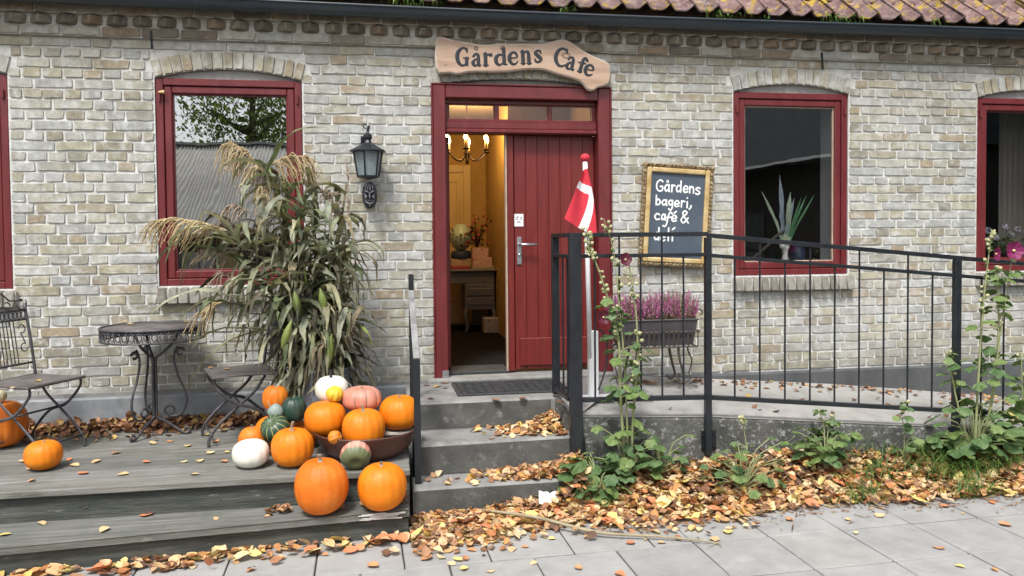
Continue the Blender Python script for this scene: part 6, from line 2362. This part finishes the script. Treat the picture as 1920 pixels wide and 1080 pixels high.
cr2['kind'] = 'stuff'
cr2['label'] = 'crumbled leaf bits and twigs strewn on the paving edge'
# steps: drifts against the ramp side, thinning to the left
pts = []
for i in range(400):
    d = abs(lr.gauss(0, .16)) + (lr.uniform(0, .25) if lr.random() < .10 else 0)
    y = -.73 - min(abs(lr.gauss(0, .11)), .27)
    h_ = .10 * math.exp(-(d / .13) ** 2) * (1 - (-.73 - y) / .30)
    pts.append((1.065 + .10 * (-.7 - y) - d, y, .33 + lr.uniform(0, max(.006, h_))))
for i in range(560):
    d = abs(lr.gauss(0, .24)) + (lr.uniform(0, .35) if lr.random() < .12 else 0)
    y = lr.uniform(-1.26, -1.06)
    h_ = .10 * math.exp(-(d / .20) ** 2)
    pts.append((1.13 - d, y, .155 + lr.uniform(0, max(.006, h_))))
for i in range(260):
    x = 1.12 - abs(lr.gauss(0, .13))
    y = lr.uniform(-1.40, -1.15)
    pts.append((x, y, lr.uniform(.0, .22) * math.exp(-((1.12 - x) / .2) ** 2)))
litter('leaf_litter', pts, 'leaf', 'leaves drifted on the concrete steps against the ramp side', .032, .062, .36)
pts = []
for i in range(1500):
    x = lr.uniform(.17, 1.25)
    y = -1.30 - abs(lr.gauss(0, .11))
    hgt = .020 * max(0, 1 - (-1.30 - y) / .25) + max(0, (x - .6) * .12 * max(0, 1 - (-1.3 - y) / .3))
    pts.append((x, y, lr.uniform(0, max(.006, hgt))))
for i in range(420):
    x = lr.uniform(.15, .62)
    y = -1.45 - abs(lr.gauss(0, .17))
    pts.append((x, y, lr.uniform(0, .010)))
litter('leaf_litter', pts, 'leaf', 'leaves spread on the paving at the foot of the concrete steps', .032, .066, .28)
pts = []
for i in range(2100):
    x = lr.uniform(-3.1, -.45)
    d = abs(lr.gauss(0, .13))
    if x > -1.2:
        d *= .75
    y = -.07 - d
    pts.append((x, y, DECK + lr.uniform(0, max(.004, .055 * (1 - d / .22)))))
litter('leaf_litter', pts, 'leaf_brown', 'brown leaves drifted along the plinth at the back of the deck', .030, .058)
pts = []
for i in range(420):
    x = lr.uniform(-2.9, .14)
    if math.sin(x * 5.1) + math.sin(x * 11.3 + 1) < -.5 and lr.random() < .75:
        continue
    d = abs(lr.gauss(0, .085))
    if lr.random() < .55 and not (-1.75 < x < -.35):
        d *= 1.7
        if lr.random() < .5:
            continue
    y = ys(x) + .02 - d
    pts.append((x, y, lr.uniform(0, .022)))
litter('leaf_litter', pts, 'leaf', 'leaves blown along the foot of the deck step', .034, .068, .22)
pts = []
for (x, y, z, n_, s_) in ((-.50, -1.47, STEP, 26, .035), (-.2, -1.45, STEP, 22, .06), (.11, -1.46, STEP, 10, .02), (.165, -1.38, .0, 40, .03)):
    for i in range(n_):
        pts.append((x + lr.gauss(0, s_), min(-1.39 if z > .1 else y + .1, y + lr.gauss(0, .02)), z + lr.uniform(0, .02)))
litter('leaf_litter', pts, 'leaf_brown', 'small brown leaves caught round the two pumpkins on the step', .028, .05)
pts = []
for i in range(170):
    x = lr.uniform(1.75, 4.8)
    y = -.09 - abs(lr.gauss(0, .10)) if lr.random() < .75 else lr.uniform(-.9, -.1)
    t = np.interp(x, [b[0] for b in back], [b[2] for b in back])
    f_ = np.interp(x, [b[0] for b in front], [b[2] for b in front])
    k_ = (y + .05) / (FY + .05)
    pts.append((x, y, t + (f_ - t) * k_ + .004))
litter('leaf_litter', pts, 'leaf_brown', 'leaves scattered along the wall side of the ramp', .03, .055, .25)

# single leaves one can count
LMESH = {}


def one_leaf(px, py, z, m, label, group, s_=None, on=None):
    p = onZ(px, py, z)
    i = lr.randrange(10)
    if (i, m) not in LMESH:
        sv, sf = SHP[i]
        LMESH[(i, m)] = MB().add([tuple(v) for v in sv], sf).mesh('fallen_leaf', m, True)
    o = link('fallen_leaf', LMESH[(i, m)], None, (p.x, p.y, z + .001))
    s_ = s_ or lr.uniform(.04, .072)
    o.scale = (s_, s_, s_ * .8)
    o.rotation_euler = (lr.gauss(0, .06), lr.gauss(0, .06), lr.uniform(0, 6.28))
    tag(o, label, 'leaf', group)


for (px, py) in ((430, 1040), (470, 1070), (610, 1040), (735, 1032), (800, 1048), (858, 1050), (885, 1032), (960, 1030), (985, 1026), (700, 1062), (755, 1010), (820, 1030), (870, 1067), (968, 984), (1005, 997), (1018, 996),
                 (1035, 1011), (1182, 1019), (1240, 1018), (1340, 1012), (1365, 998), (1480, 975), (1590, 975), (1650, 968), (1760, 1028), (1800, 1062), (1865, 1068), (1860, 943), (1770, 950), (1000, 1056), (920, 1072), (1085, 1066), (1163, 1078), (1885, 985), (1605, 1000)):
    one_leaf(px, py, .003, 'leaf_pale', 'dry fallen leaf lying singly on the grey paving slabs', 'single leaves on the paving')
for (px, py) in ((45, 866), (140, 873), (180, 866), (218, 850), (155, 888), (275, 867), (285, 832), (320, 828), (352, 836), (390, 815), (395, 850), (375, 865), (425, 848), (60, 902), (55, 880), (230, 890), (365, 890), (245, 818), (405, 828), (130, 862), (345, 866), (420, 866)):
    one_leaf(px, py, DECK + .002, 'leaf_pale', 'curled fallen leaf lying singly on the grey deck boards', 'single leaves on the deck')
for (px, py) in ((78, 981), (180, 968), (275, 966), (405, 972), (500, 968), (195, 995), (10, 1003)):
    one_leaf(px, py, STEP + .002, 'leaf_pale', 'curled fallen leaf lying singly on the lower deck step', 'single leaves on the deck step')
for (px, py) in ((800, 722), (820, 725), (835, 728), (808, 748), (980, 748), (930, 750), (835, 718), (1050, 755)):
    one_leaf(px, py, LAND + .002, 'leaf_brown', 'brown leaf lying singly on the concrete landing by the doormat', 'single leaves on the landing')
for (px, py) in ((225, 605), (245, 608), (236, 603), (347, 604)):
    p = onZ(px, py, tc.z)
    one_leaf(px, py, tc.z + .003, 'leaf', 'dry leaf lying on the bistro table top', 'leaves on the bistro table', .05)
for (px, py) in ((70, 715), (25, 728)):
    one_leaf(px, py, DECK + .411, 'leaf', 'dry leaf lying on the seat of the left bistro chair', 'leaves on the left chair', .045)
for (px, py) in ((395, 690), (425, 692)):
    one_leaf(px, py, DECK + .411, 'leaf', 'dry leaf lying on the seat of the chair behind the corn', 'leaves on the middle chair', .05)

# branch and litter on the paving
a, b, c = onZ(903, 956, .05), onZ(1120, 998, .026), onZ(1352, 1018, .008)
bm_ = MB().tube(smooth_path([tuple(a), tuple(a.lerp(b, .5) + Vector((0, .012, .012))), tuple(b), tuple(b.lerp(c, .5) + Vector((0, .01, .002))), tuple(c)], 6), [.005, .006, .007, .0075, .008, .0085, .009, .009, .009, .009, .009, .0092, .009, .0085, .008, .0075, .007, .0065, .006, .0055, .005, .0045, .004, .003, .002], 7)
o = bm_.build('branch', 'stick', None, True)
tag(o, 'long thin peeled branch lying across the leaves and paving', 'branch')
tw = MB()
for (x, y, dx, dy) in ((1345, 1018, -18, 8), (1345, 1016, 10, 12)):
    p, q = onZ(x, y, .008), onZ(x + dx, y + dy, .004)
    tw.tube([p, p.lerp(q, .5), q], [.003, .002, .001], 5)
tw.build('twig', 'stick', o)
p = onZ(1022, 945, .03)
pp = MB()
for (dx, dy, sx_, sz_, rt) in ((-.018, 0, .028, .040, .2), (.022, -.008, .032, .030, -.35)):
    ro = Matrix.Rotation(rt, 3, 'Y') @ Matrix.Rotation(-.9, 3, 'X')
    vs = [ro @ Vector((sx_ * (i / 2 - 1), .004 * math.sin(i * 2 + j), sz_ * (j / 2 - 1))) + Vector((dx, dy, .03)) for j in range(5) for i in range(5)]
    pp.add(vs, [(j * 5 + i, j * 5 + i + 1, (j + 1) * 5 + i + 1, (j + 1) * 5 + i) for j in range(4) for i in range(4)])
tag(pp.build('paper_scrap', 'paper', None, True, (p.x, p.y - .06, .055)), 'crumpled scrap of white paper lying in the leaves', 'litter')
p = onZ(793, 965, .01)
pp = MB().lathe([(.02, 0), (.026, .012), (.018, .026), (.008, .03), (.001, .028)], 9)
pp.v = [(x * 1.3 + rnd(-.004, .004), y + rnd(-.004, .004), z + rnd(-.003, .003)) for x, y, z in pp.v]
tag(pp.build('paper_wad', mat('grey tissue', [(.26, .28, .33), (.4, .42, .46)], 40, .8, .4, 80), None, True, (p.x, p.y, .004)), 'crumpled grey tissue lying beside the deck step end', 'litter')

# ================================================================== INSIDE, SEEN THROUGH DOOR AND WINDOWS
ch_p = onY(872, 287, 1.9)
chd = thing('chandelier', 'dark bronze chandelier with lit candle bulbs hanging inside the door', 'chandelier', (ch_p.x + .02, 1.9, ch_p.z))
m = MB()
m.lathe([(.001, -.11), (.012, -.10), (.02, -.08), (.008, -.06), (.03, -.03), (.035, 0), (.014, .03), (.012, .12), (.02, .15), (.008, .17), (.008, 2.86 - ch_p.z)], 10)
m.build('column', 'brass_dark', chd, True)
for k_ in range(6):
    a = 2 * PI * k_ / 6 + .35
    d = Vector((math.cos(a), math.sin(a), 0))
    P = smooth_path([(.02, -.02), (.07, -.07), (.14, -.05), (.19, .0), (.21, .01)], 4)
    am = MB().tube([d * x + Vector((0, 0, z)) for x, z in P], .007, 6)
    am.lathe([(.001, .005), (.03, .012), (.036, .024), (.028, .02), (.001, .016)], 10, 0, tuple(d * .21))
    ao = am.build('arm', 'brass_dark', chd, True)
    MB().lathe([(.012, .02), (.012, .10), (.001, .10)], 8, 0, tuple(d * .21)).build('candle', 'candle', ao, True)
    MB().lathe([(.008, .10), (.019, .122), (.015, .15), (.001, .185)], 8, 0, tuple(d * .21)).build('bulb', 'wax', ao, True)
pl = bpy.data.lights.new('chandelier_light', 'POINT')
pl.energy = 15
pl.color = (1, .66, .30)
pl.shadow_soft_size = .16
plo = bpy.data.objects.new('chandelier_light', pl)
plo.parent = chd
plo.location = (0, -.02, .26)
COL.objects.link(plo)

VY = 2.75
v0, v1 = onY(790, 505, VY - .2), onY(927, 505, VY - .2)
va = thing('dressing_table', 'grey painted dressing table with curved legs inside the hall', 'dressing table', ((v0.x + v1.x) / 2, VY, FL))
hw_ = (v1.x - v0.x) / 2
ht = onY(880, 505, VY - .2).z - FL
MB().box(-hw_ - .02, hw_ + .02, -.23, .23, ht - .025, ht, .008).build('table_top', 'vanity', va)
MB().box(-hw_, hw_, -.20, .20, ht - .15, ht - .026, .006).build('apron', 'vanity', va)
xk = onY(872, 560, VY - .2).x - (v0.x + v1.x) / 2
MB().box(xk, hw_, -.205, .20, ht - .42, ht - .151, .006).build('drawer_chest', 'vanity', va)
for z in (ht - .235, ht - .33):
    MB().box(xk + .02, hw_ - .02, -.215, -.206, z - .037, z + .037, .004).build('drawer', 'vanity', va)
for (x, y) in ((xk + .02, -.18), (hw_ - .02, -.18), (hw_ - .02, .17), (-hw_ + .02, -.18), (-hw_ + .02, .17)):
    s_ = 1 if x > 0 and x > xk + .05 else -1
    z1_ = ht - .41 if x > xk else ht - .14
    P = smooth_path([(x, y, z1_), (x + s_ * .018, y - .015, z1_ * .7), (x - s_ * .004, y - .004, z1_ * .3), (x + s_ * .012, y - .014, .0)], 4)
    MB().tube(P, [.026 - .012 * t for t in np.linspace(0, 1, len(P))], 8).build('leg', 'vanity', va, True)
TZ_ = FL + ht


def on_table(px0, px1, py0, h_px, y, m, name, label, cat, dep=.16):
    a, b = onY(px0, py0, y), onY(px1, py0, y)
    t = onY(px0, h_px, y)
    mb = MB().box(-(b.x - a.x) / 2, (b.x - a.x) / 2, -dep / 2, dep / 2, 0, t.z - a.z, .004)
    return mb, (a.x + b.x) / 2


stack = TZ_ + .001
for (px0, px1, hh, m, lab) in ((848, 880, .028, 'box_red', 'red book lying at the left on the dressing table'), (884, 926, .03, 'box_tan', 'tan book lying under the pink box on the dressing table')):
    a, b = onY(px0, 500, VY - .12), onY(px1, 500, VY - .12)
    tag(MB().box(-(b.x - a.x) / 2, (b.x - a.x) / 2, -.09, .09, 0, hh, .003).build('book', m, None, False, ((a.x + b.x) / 2, VY - .06, stack)), lab, 'book')
a, b = onY(886, 480, VY - .1), onY(922, 480, VY - .1)
tag(MB().box(-(b.x - a.x) / 2, (b.x - a.x) / 2, -.08, .08, 0, .085, .004).build('gift_box', 'box_pink', None, False, ((a.x + b.x) / 2, VY - .05, stack + .031)), 'wide pink patterned box on the tan book', 'box')
tag(MB().box(-.085, .085, -.07, .07, 0, .10, .004).build('gift_box', 'box_pink', None, False, ((a.x + b.x) / 2 - .02, VY - .04, stack + .118)), 'smaller pink patterned box topping the stack', 'box')
tag(MB().box(-.10, .10, -.06, .06, 0, .075, .004).build('card_box', 'box_tan', None, False, (onY(862, 490, VY).x, VY + .02, stack + .029)), 'tan cardboard box on the red book', 'box')
gc = onY(864, 430, VY + .05)
dk = thing('mint_jar', 'round mint green floral jar on a navy base', 'jar', (gc.x, VY + .05, stack + .106))
MB().lathe([(.10, 0), (.11, .01), (.11, .07), (.08, .085), (.001, .085)], 20).build('base', 'navy', dk, True)
gr2 = .125
MB().lathe([(.04, .086), (gr2 * .7, .12), (gr2, .12 + gr2 * .8), (gr2 * .95, .12 + gr2 * 1.2), (gr2 * .55, .12 + gr2 * 1.75), (.04, .12 + gr2 * 1.95), (.001, .12 + gr2 * 1.95)], 24).build('jar_body', 'mint', dk, True)
ds = MB()
for i in range(12):
    rr = random.Random(i + 5)
    a_, z = rr.uniform(PI, 2 * PI), rr.uniform(.16, .30)
    ds.lathe([(.001, -.012), (.012, 0), (.001, .012)], 6, 0, (gr2 * .98 * math.cos(a_), gr2 * .98 * math.sin(a_), z))
ds.build('floral_spots', 'brass_dark', dk)
dr = thing('dried_flowers', 'drooping bunch of dried brown and red flowers above the pink boxes', 'dried flowers', (onY(895, 420, VY - .1).x, VY - .08, stack + .22))
rr = random.Random(9)
m, m2 = MB(), MB()
for i in range(46):
    a_, l_s = rr.uniform(0, 6.28), rr.uniform(.08, .30)
    e = Vector((math.cos(a_) * l_s * .6, math.sin(a_) * l_s * .35, rr.uniform(.02, .34)))
    m.tube([(0, 0, 0), tuple(e * .5 + Vector((0, 0, .04))), tuple(e)], [.003, .002, .001], 4)
    s_ = rr.uniform(.010, .022)
    (m if i % 2 else m2).lathe([(.001, -s_), (s_, 0), (.001, s_)], 6, 0, tuple(e))
m.build('stems', 'brass_dark', dr, kind='stuff')
m2.build('flower_heads', 'box_red', dr, kind='stuff')
a = onZ(930, 622, FL)
tag(MB().box(-.14, .14, -.1, .1, 0, .155, .006).build('storage_box', mat('printed grey box', [(.22, .21, .22), (.4, .39, .38), (.3, .2, .2)], 30, .7, stops=[.4, .5, .6]), None, False, (onY(932, 615, 2.5).x, 2.55, FL)), 'printed grey storage box on the hall floor', 'box')

# things on the window boards
wy = .25
SILL = ZB + .051
for k_, (px0, px1, h_, m, lab) in enumerate(((322, 372, .115, mat('pale leaflet', [(.70, .68, .60), (.8, .78, .72), (.55, .45, .2)], 14, .6, stops=[.35, .6, .72]), 'pale leaflet standing at the left behind the window glass'),
                                          (374, 402, .12, 'paper', 'white card standing behind the left window glass'), (404, 446, .11, mat('yellow leaflet', [(.66, .52, .08), (.74, .66, .35)], 14, .6), 'yellow leaflet standing behind the left window glass'))):
    a, b = onY(px0, 515, .115), onY(px1, 515, .115)
    mb = MB().box(-(b.x - a.x) / 2, (b.x - a.x) / 2, -.004, .004, 0, h_ * 1.5, .001, rot=Matrix.Rotation(-.15, 3, 'X'))
    tag(mb.build('leaflet', m, None, False, ((a.x + b.x) / 2, .118, SILL + .001)), lab, 'leaflet', 'leaflets in the left window')
# vase with artificial leaves in the right-hand window
vp = onY(1472, 490, .115)
vz = thing('vase', 'white vase with tall artificial green leaves in the right window', 'vase', (vp.x, .115, SILL))
MB().lathe([(.03, 0), (.034, .01), (.028, .05), (.02, .10), (.024, .14), (.034, .165), (.030, .165), (.018, .14), (.001, .10)], 18).build('vase_body', 'white_paint', vz, True)
MB().lathe([(.001, -.026), (.02, -.02), (.028, 0), (.02, .02), (.001, .026)], 10, 0, (-.03, -.02, .17)).build('tag', 'white_paint', vz, True)
gl_ = mat('artificial leaf', [(.08, .24, .10), (.16, .36, .18)], 20, .4)
gl2 = mat('blue grey artificial leaf', [(.22, .27, .34), (.40, .46, .52)], 20, .4)
gl3 = mat('pale striped leaf', [(.26, .38, .24), (.56, .64, .50)], 30, .4, stretch=(1, 1, 4))
for (px, py, m, w_, dr_) in ((1500, 366, gl_, .026, .06), (1514, 364, gl_, .024, .08), (1491, 372, gl_, .022, .04), (1456, 330, gl2, .052, .06), (1470, 362, gl3, .060, .06), (1428, 356, gl3, .030, .2), (1478, 372, gl2, .036, .04)):
    t = onY(px, py, .19) - Vector((vp.x, .115, SILL))
    s_ = Vector((0, 0, .14))
    d = t - s_
    vs, fs = strap((0, 0, .14), math.atan2(0, d.x), math.atan2(d.z, abs(d.x)), d.length, w_ * .62, dr_, .3, None, 9, .3, 0, PI / 2 - .3)
    MB().add(vs, fs).build('leaf', m, vz, True)
br2 = MB().tube(smooth_path([tuple(onY(1405, 490, .19) - Vector((vp.x, .115, SILL))), (-.16, 0, .16), (-.08, 0, .24), (.0, 0, .28)], 5), .012, 7)
br2.build('driftwood', 'bark', vz, True)
tag(MB().lathe([(.02, 0), (.03, .02), (.03, .05), (.018, .06), (.001, .06)], 12).build('glass_jar', 'steel', None, True, (onY(1528, 490, .2).x, .2, SILL)), 'small grey jar beside the vase in the right window', 'jar')
tag(MB().lathe([(.05, 0), (.062, .05), (.058, .13), (.03, .17), (.001, .17)], 18).build('dark_pot', 'navy', None, True, (onY(1497, 490, .32).x, .33, SILL - .0)), 'round navy pot behind the green leaves in the right window', 'pot')
# geraniums in the last window
gp = thing('geranium', 'potted geranium with pale lilac flower heads behind the last window glass', 'geranium', (onY(1885, 480, .14).x, .14, SILL))
MB().lathe([(.05, 0), (.07, .10), (.075, .105), (.075, .12), (.06, .12), (.001, .10)], 18).build('pot', 'rust', gp, True)
rr = random.Random(31)
for i in range(26):
    az = rr.uniform(0, 6.28)
    p = Vector((math.cos(az) * rr.uniform(.02, .15), math.sin(az) * .045, rr.uniform(.10, .26)))
    MB().tube([(0, 0, .1), tuple(p * .6 + Vector((0, 0, .06))), tuple(p)], .002, 4).build('leaf_stalk', 'holly_stem', gp)
    put_leaf(gp, p, az, rr.uniform(0, .6), rr.uniform(.045, .07), rr)
for (px, py) in ((1852, 432), (1868, 445), (1885, 425), (1850, 450), (1908, 430), (1925, 435), (1895, 440)):
    c = onY(px, py, .11) - Vector(gp.location)
    m = MB()
    for i in range(26):
        d = Vector((rr.gauss(0, 1), rr.gauss(0, 1), rr.gauss(0, 1))).normalized()
        s_ = .013
        x_ = d.orthogonal().normalized() * s_
        y_ = d.cross(x_)
        p = c + d * .024
        m.add([p + x_, p + y_, p - x_, p - y_, p - d * .005], [(0, 1, 4), (1, 2, 4), (2, 3, 4), (3, 0, 4)])
    m.build('flower_head', 'petal_white', gp)
    MB().tube([(0, 0, .1), tuple(c * .6), tuple(c)], .002, 4).build('flower_stalk', 'holly_stem', gp)
cu = MB()
a, b = onY(1875, 300, .45), onY(1955, 300, .45)
vs = []
for i in range(41):
    x = a.x + (b.x - a.x) * i / 40
    y = .46 + .022 * math.sin(i * 1.2)
    vs += [(x, y, 1.22), (x, y, 2.56)]
cu.add(vs, [(2 * i, 2 * i + 2, 2 * i + 3, 2 * i + 1) for i in range(40)])
tag(cu.build('curtain', 'curtain', None, True), 'pale grey curtain hanging inside the last window', 'curtain')
lpz = onY(1915, 430, .9)
ol = thing('table_lamp', 'orange lampshade showing through the last window', 'lamp', (lpz.x + .03, .9, FL + .72))
MB().lathe([(.05, 0), (.05, .01), (.012, .03), (.012, lpz.z - FL - .80), (.001, lpz.z - FL - .80)], 12).build('lamp_base', 'brass_dark', ol, True)
MB().lathe([(.11, lpz.z - FL - .84), (.075, lpz.z - FL - .62)], 20).build('lamp_shade', 'orange_lamp', ol, True)
tb = thing('side_table', 'dark side table carrying the orange lamp indoors', 'table', (lpz.x + .03, .9, FL))
MB().lathe([(.22, .69), (.22, .719), (.001, .719)], 20).build('table_top', 'timber_dark', tb)
MB().lathe([(.14, 0), (.03, .03), (.025, .69)], 12).build('leg', 'timber_dark', tb)

# ================================================================== ACROSS THE STREET (mirrored in the window glass)
sh = thing('farm_shed', 'long low farm shed with pale corrugated roof across the street', 'shed', (0, 0, 0))
SX0, SX1, SY0, SY1, SZ0, SZ1 = -13.0, 1.8, -14.0, -18.5, 1.7, 4.35
MB().box(SX0 + .3, SX1 - .3, SY1 - 3, SY0 - .5, -.05, SZ0 + .15).build('wall', 'timber_dark', sh)
rm = MB()
NW = 150
vs = []
for i in range(NW * 4 + 1):
    x = SX0 + (SX1 - SX0) * i / (NW * 4)
    dz = .03 * math.cos(i * PI / 2)
    for (y, z) in ((SY0, SZ0), ((SY0 + SY1) / 2, (SZ0 + SZ1) / 2), (SY1, SZ1), (SY1 - 4.5, SZ0)):
        vs.append((x, y, z + dz))
rm.add(vs, [(4 * i + k_, 4 * i + k_ + 1, 4 * i + 5 + k_, 4 * i + 4 + k_) for i in range(NW * 4) for k_ in range(3)])
rm.build('roof', 'shed_roof', sh, True)
MB().box(SX0, SX1, SY1 - .12, SY1 + .12, SZ1 - .01, SZ1 + .06).build('ridge_cap', 'shed_roof', sh)
bn = thing('thatched_barn', 'dark thatched barn with white fascia board standing end on across the street', 'barn', (11.5, -14.6, .13), R(83))
MB().box(-5, 4.2, -5, 0, -.19, 3.55).build('wall', 'timber_dark', bn)
rf = MB().add([(-5.4, .7, 3.44), (4.6, .7, 3.44), (4.6, -3.2, 9.0), (-5.4, -3.2, 9.0), (4.6, -7.4, 3.44), (-5.4, -7.4, 3.44), (-5.4, .7, 3.30), (4.6, .7, 3.30)],
              [(0, 1, 2, 3), (3, 2, 4, 5), (0, 3, 5), (1, 4, 2), (6, 7, 1, 0)])
rf.build('roof', 'thatch', bn)
MB().box(-5.4, 4.6, .705, .74, 3.36, 3.43).build('fascia_board', 'white_paint', bn)
MB().box(-3, -1.4, .002, .05, .0, 2.1).build('barn_door', 'dark_plinth', bn)


def tree(x, y, h, cr, seed, n_, label):
    rr = random.Random(seed)
    t = thing('broadleaf_tree', label, 'tree', (x, y, -.06), rr.uniform(0, 6), 'trees across the street')
    m = MB()
    m.tube(smooth_path([(0, 0, 0), (.1, 0, h * .25), (-.05, .1, h * .5), (.1, 0, h * .8)], 4), [.32 - .022 * i for i in range(13)], 8)
    lim = []
    for i in range(14):
        z = h * rr.uniform(.25, .8)
        a = rr.uniform(0, 6.28)
        L = cr * rr.uniform(.6, 1.0)
        e = (math.cos(a) * L, math.sin(a) * L, z + L * rr.uniform(.1, .6))
        lim.append(((0, 0, z), e))
        m.tube([(0, 0, z), (e[0] * .5, e[1] * .5, z + (e[2] - z) * .65), e], [.10, .06, .015], 6)
    m.build('trunk', 'bark', t, True)
    c = MB()
    for i in range(n_):
        a_, b_ = rr.choice(lim)
        q = Vector(a_).lerp(Vector(b_), rr.uniform(.3, 1.1)) + Vector((rr.gauss(0, .5), rr.gauss(0, .5), rr.gauss(-.2, .6)))
        d = Vector((rr.gauss(0, 1), rr.gauss(0, 1), rr.gauss(0, 1))).normalized()
        s_ = rr.uniform(.05, .11)
        x_ = d.orthogonal().normalized() * s_
        y_ = d.cross(x_) * .8
        c.add([q - x_, q - y_ * .6, q + x_, q + y_ * .6], [(0, 1, 2, 3)])
    c.build('crown', 'tree_leaf', t)


tree(-4.6, -25.5, 11, 3.4, 1, 9500, 'wide leafy tree behind the middle of the farm shed')
tree(-10.4, -27, 10, 3.0, 2, 7000, 'leafy tree behind the left part of the farm shed')
tree(-1.2, -24.5, 9, 2.6, 3, 5500, 'smaller leafy tree behind the right end of the farm shed')
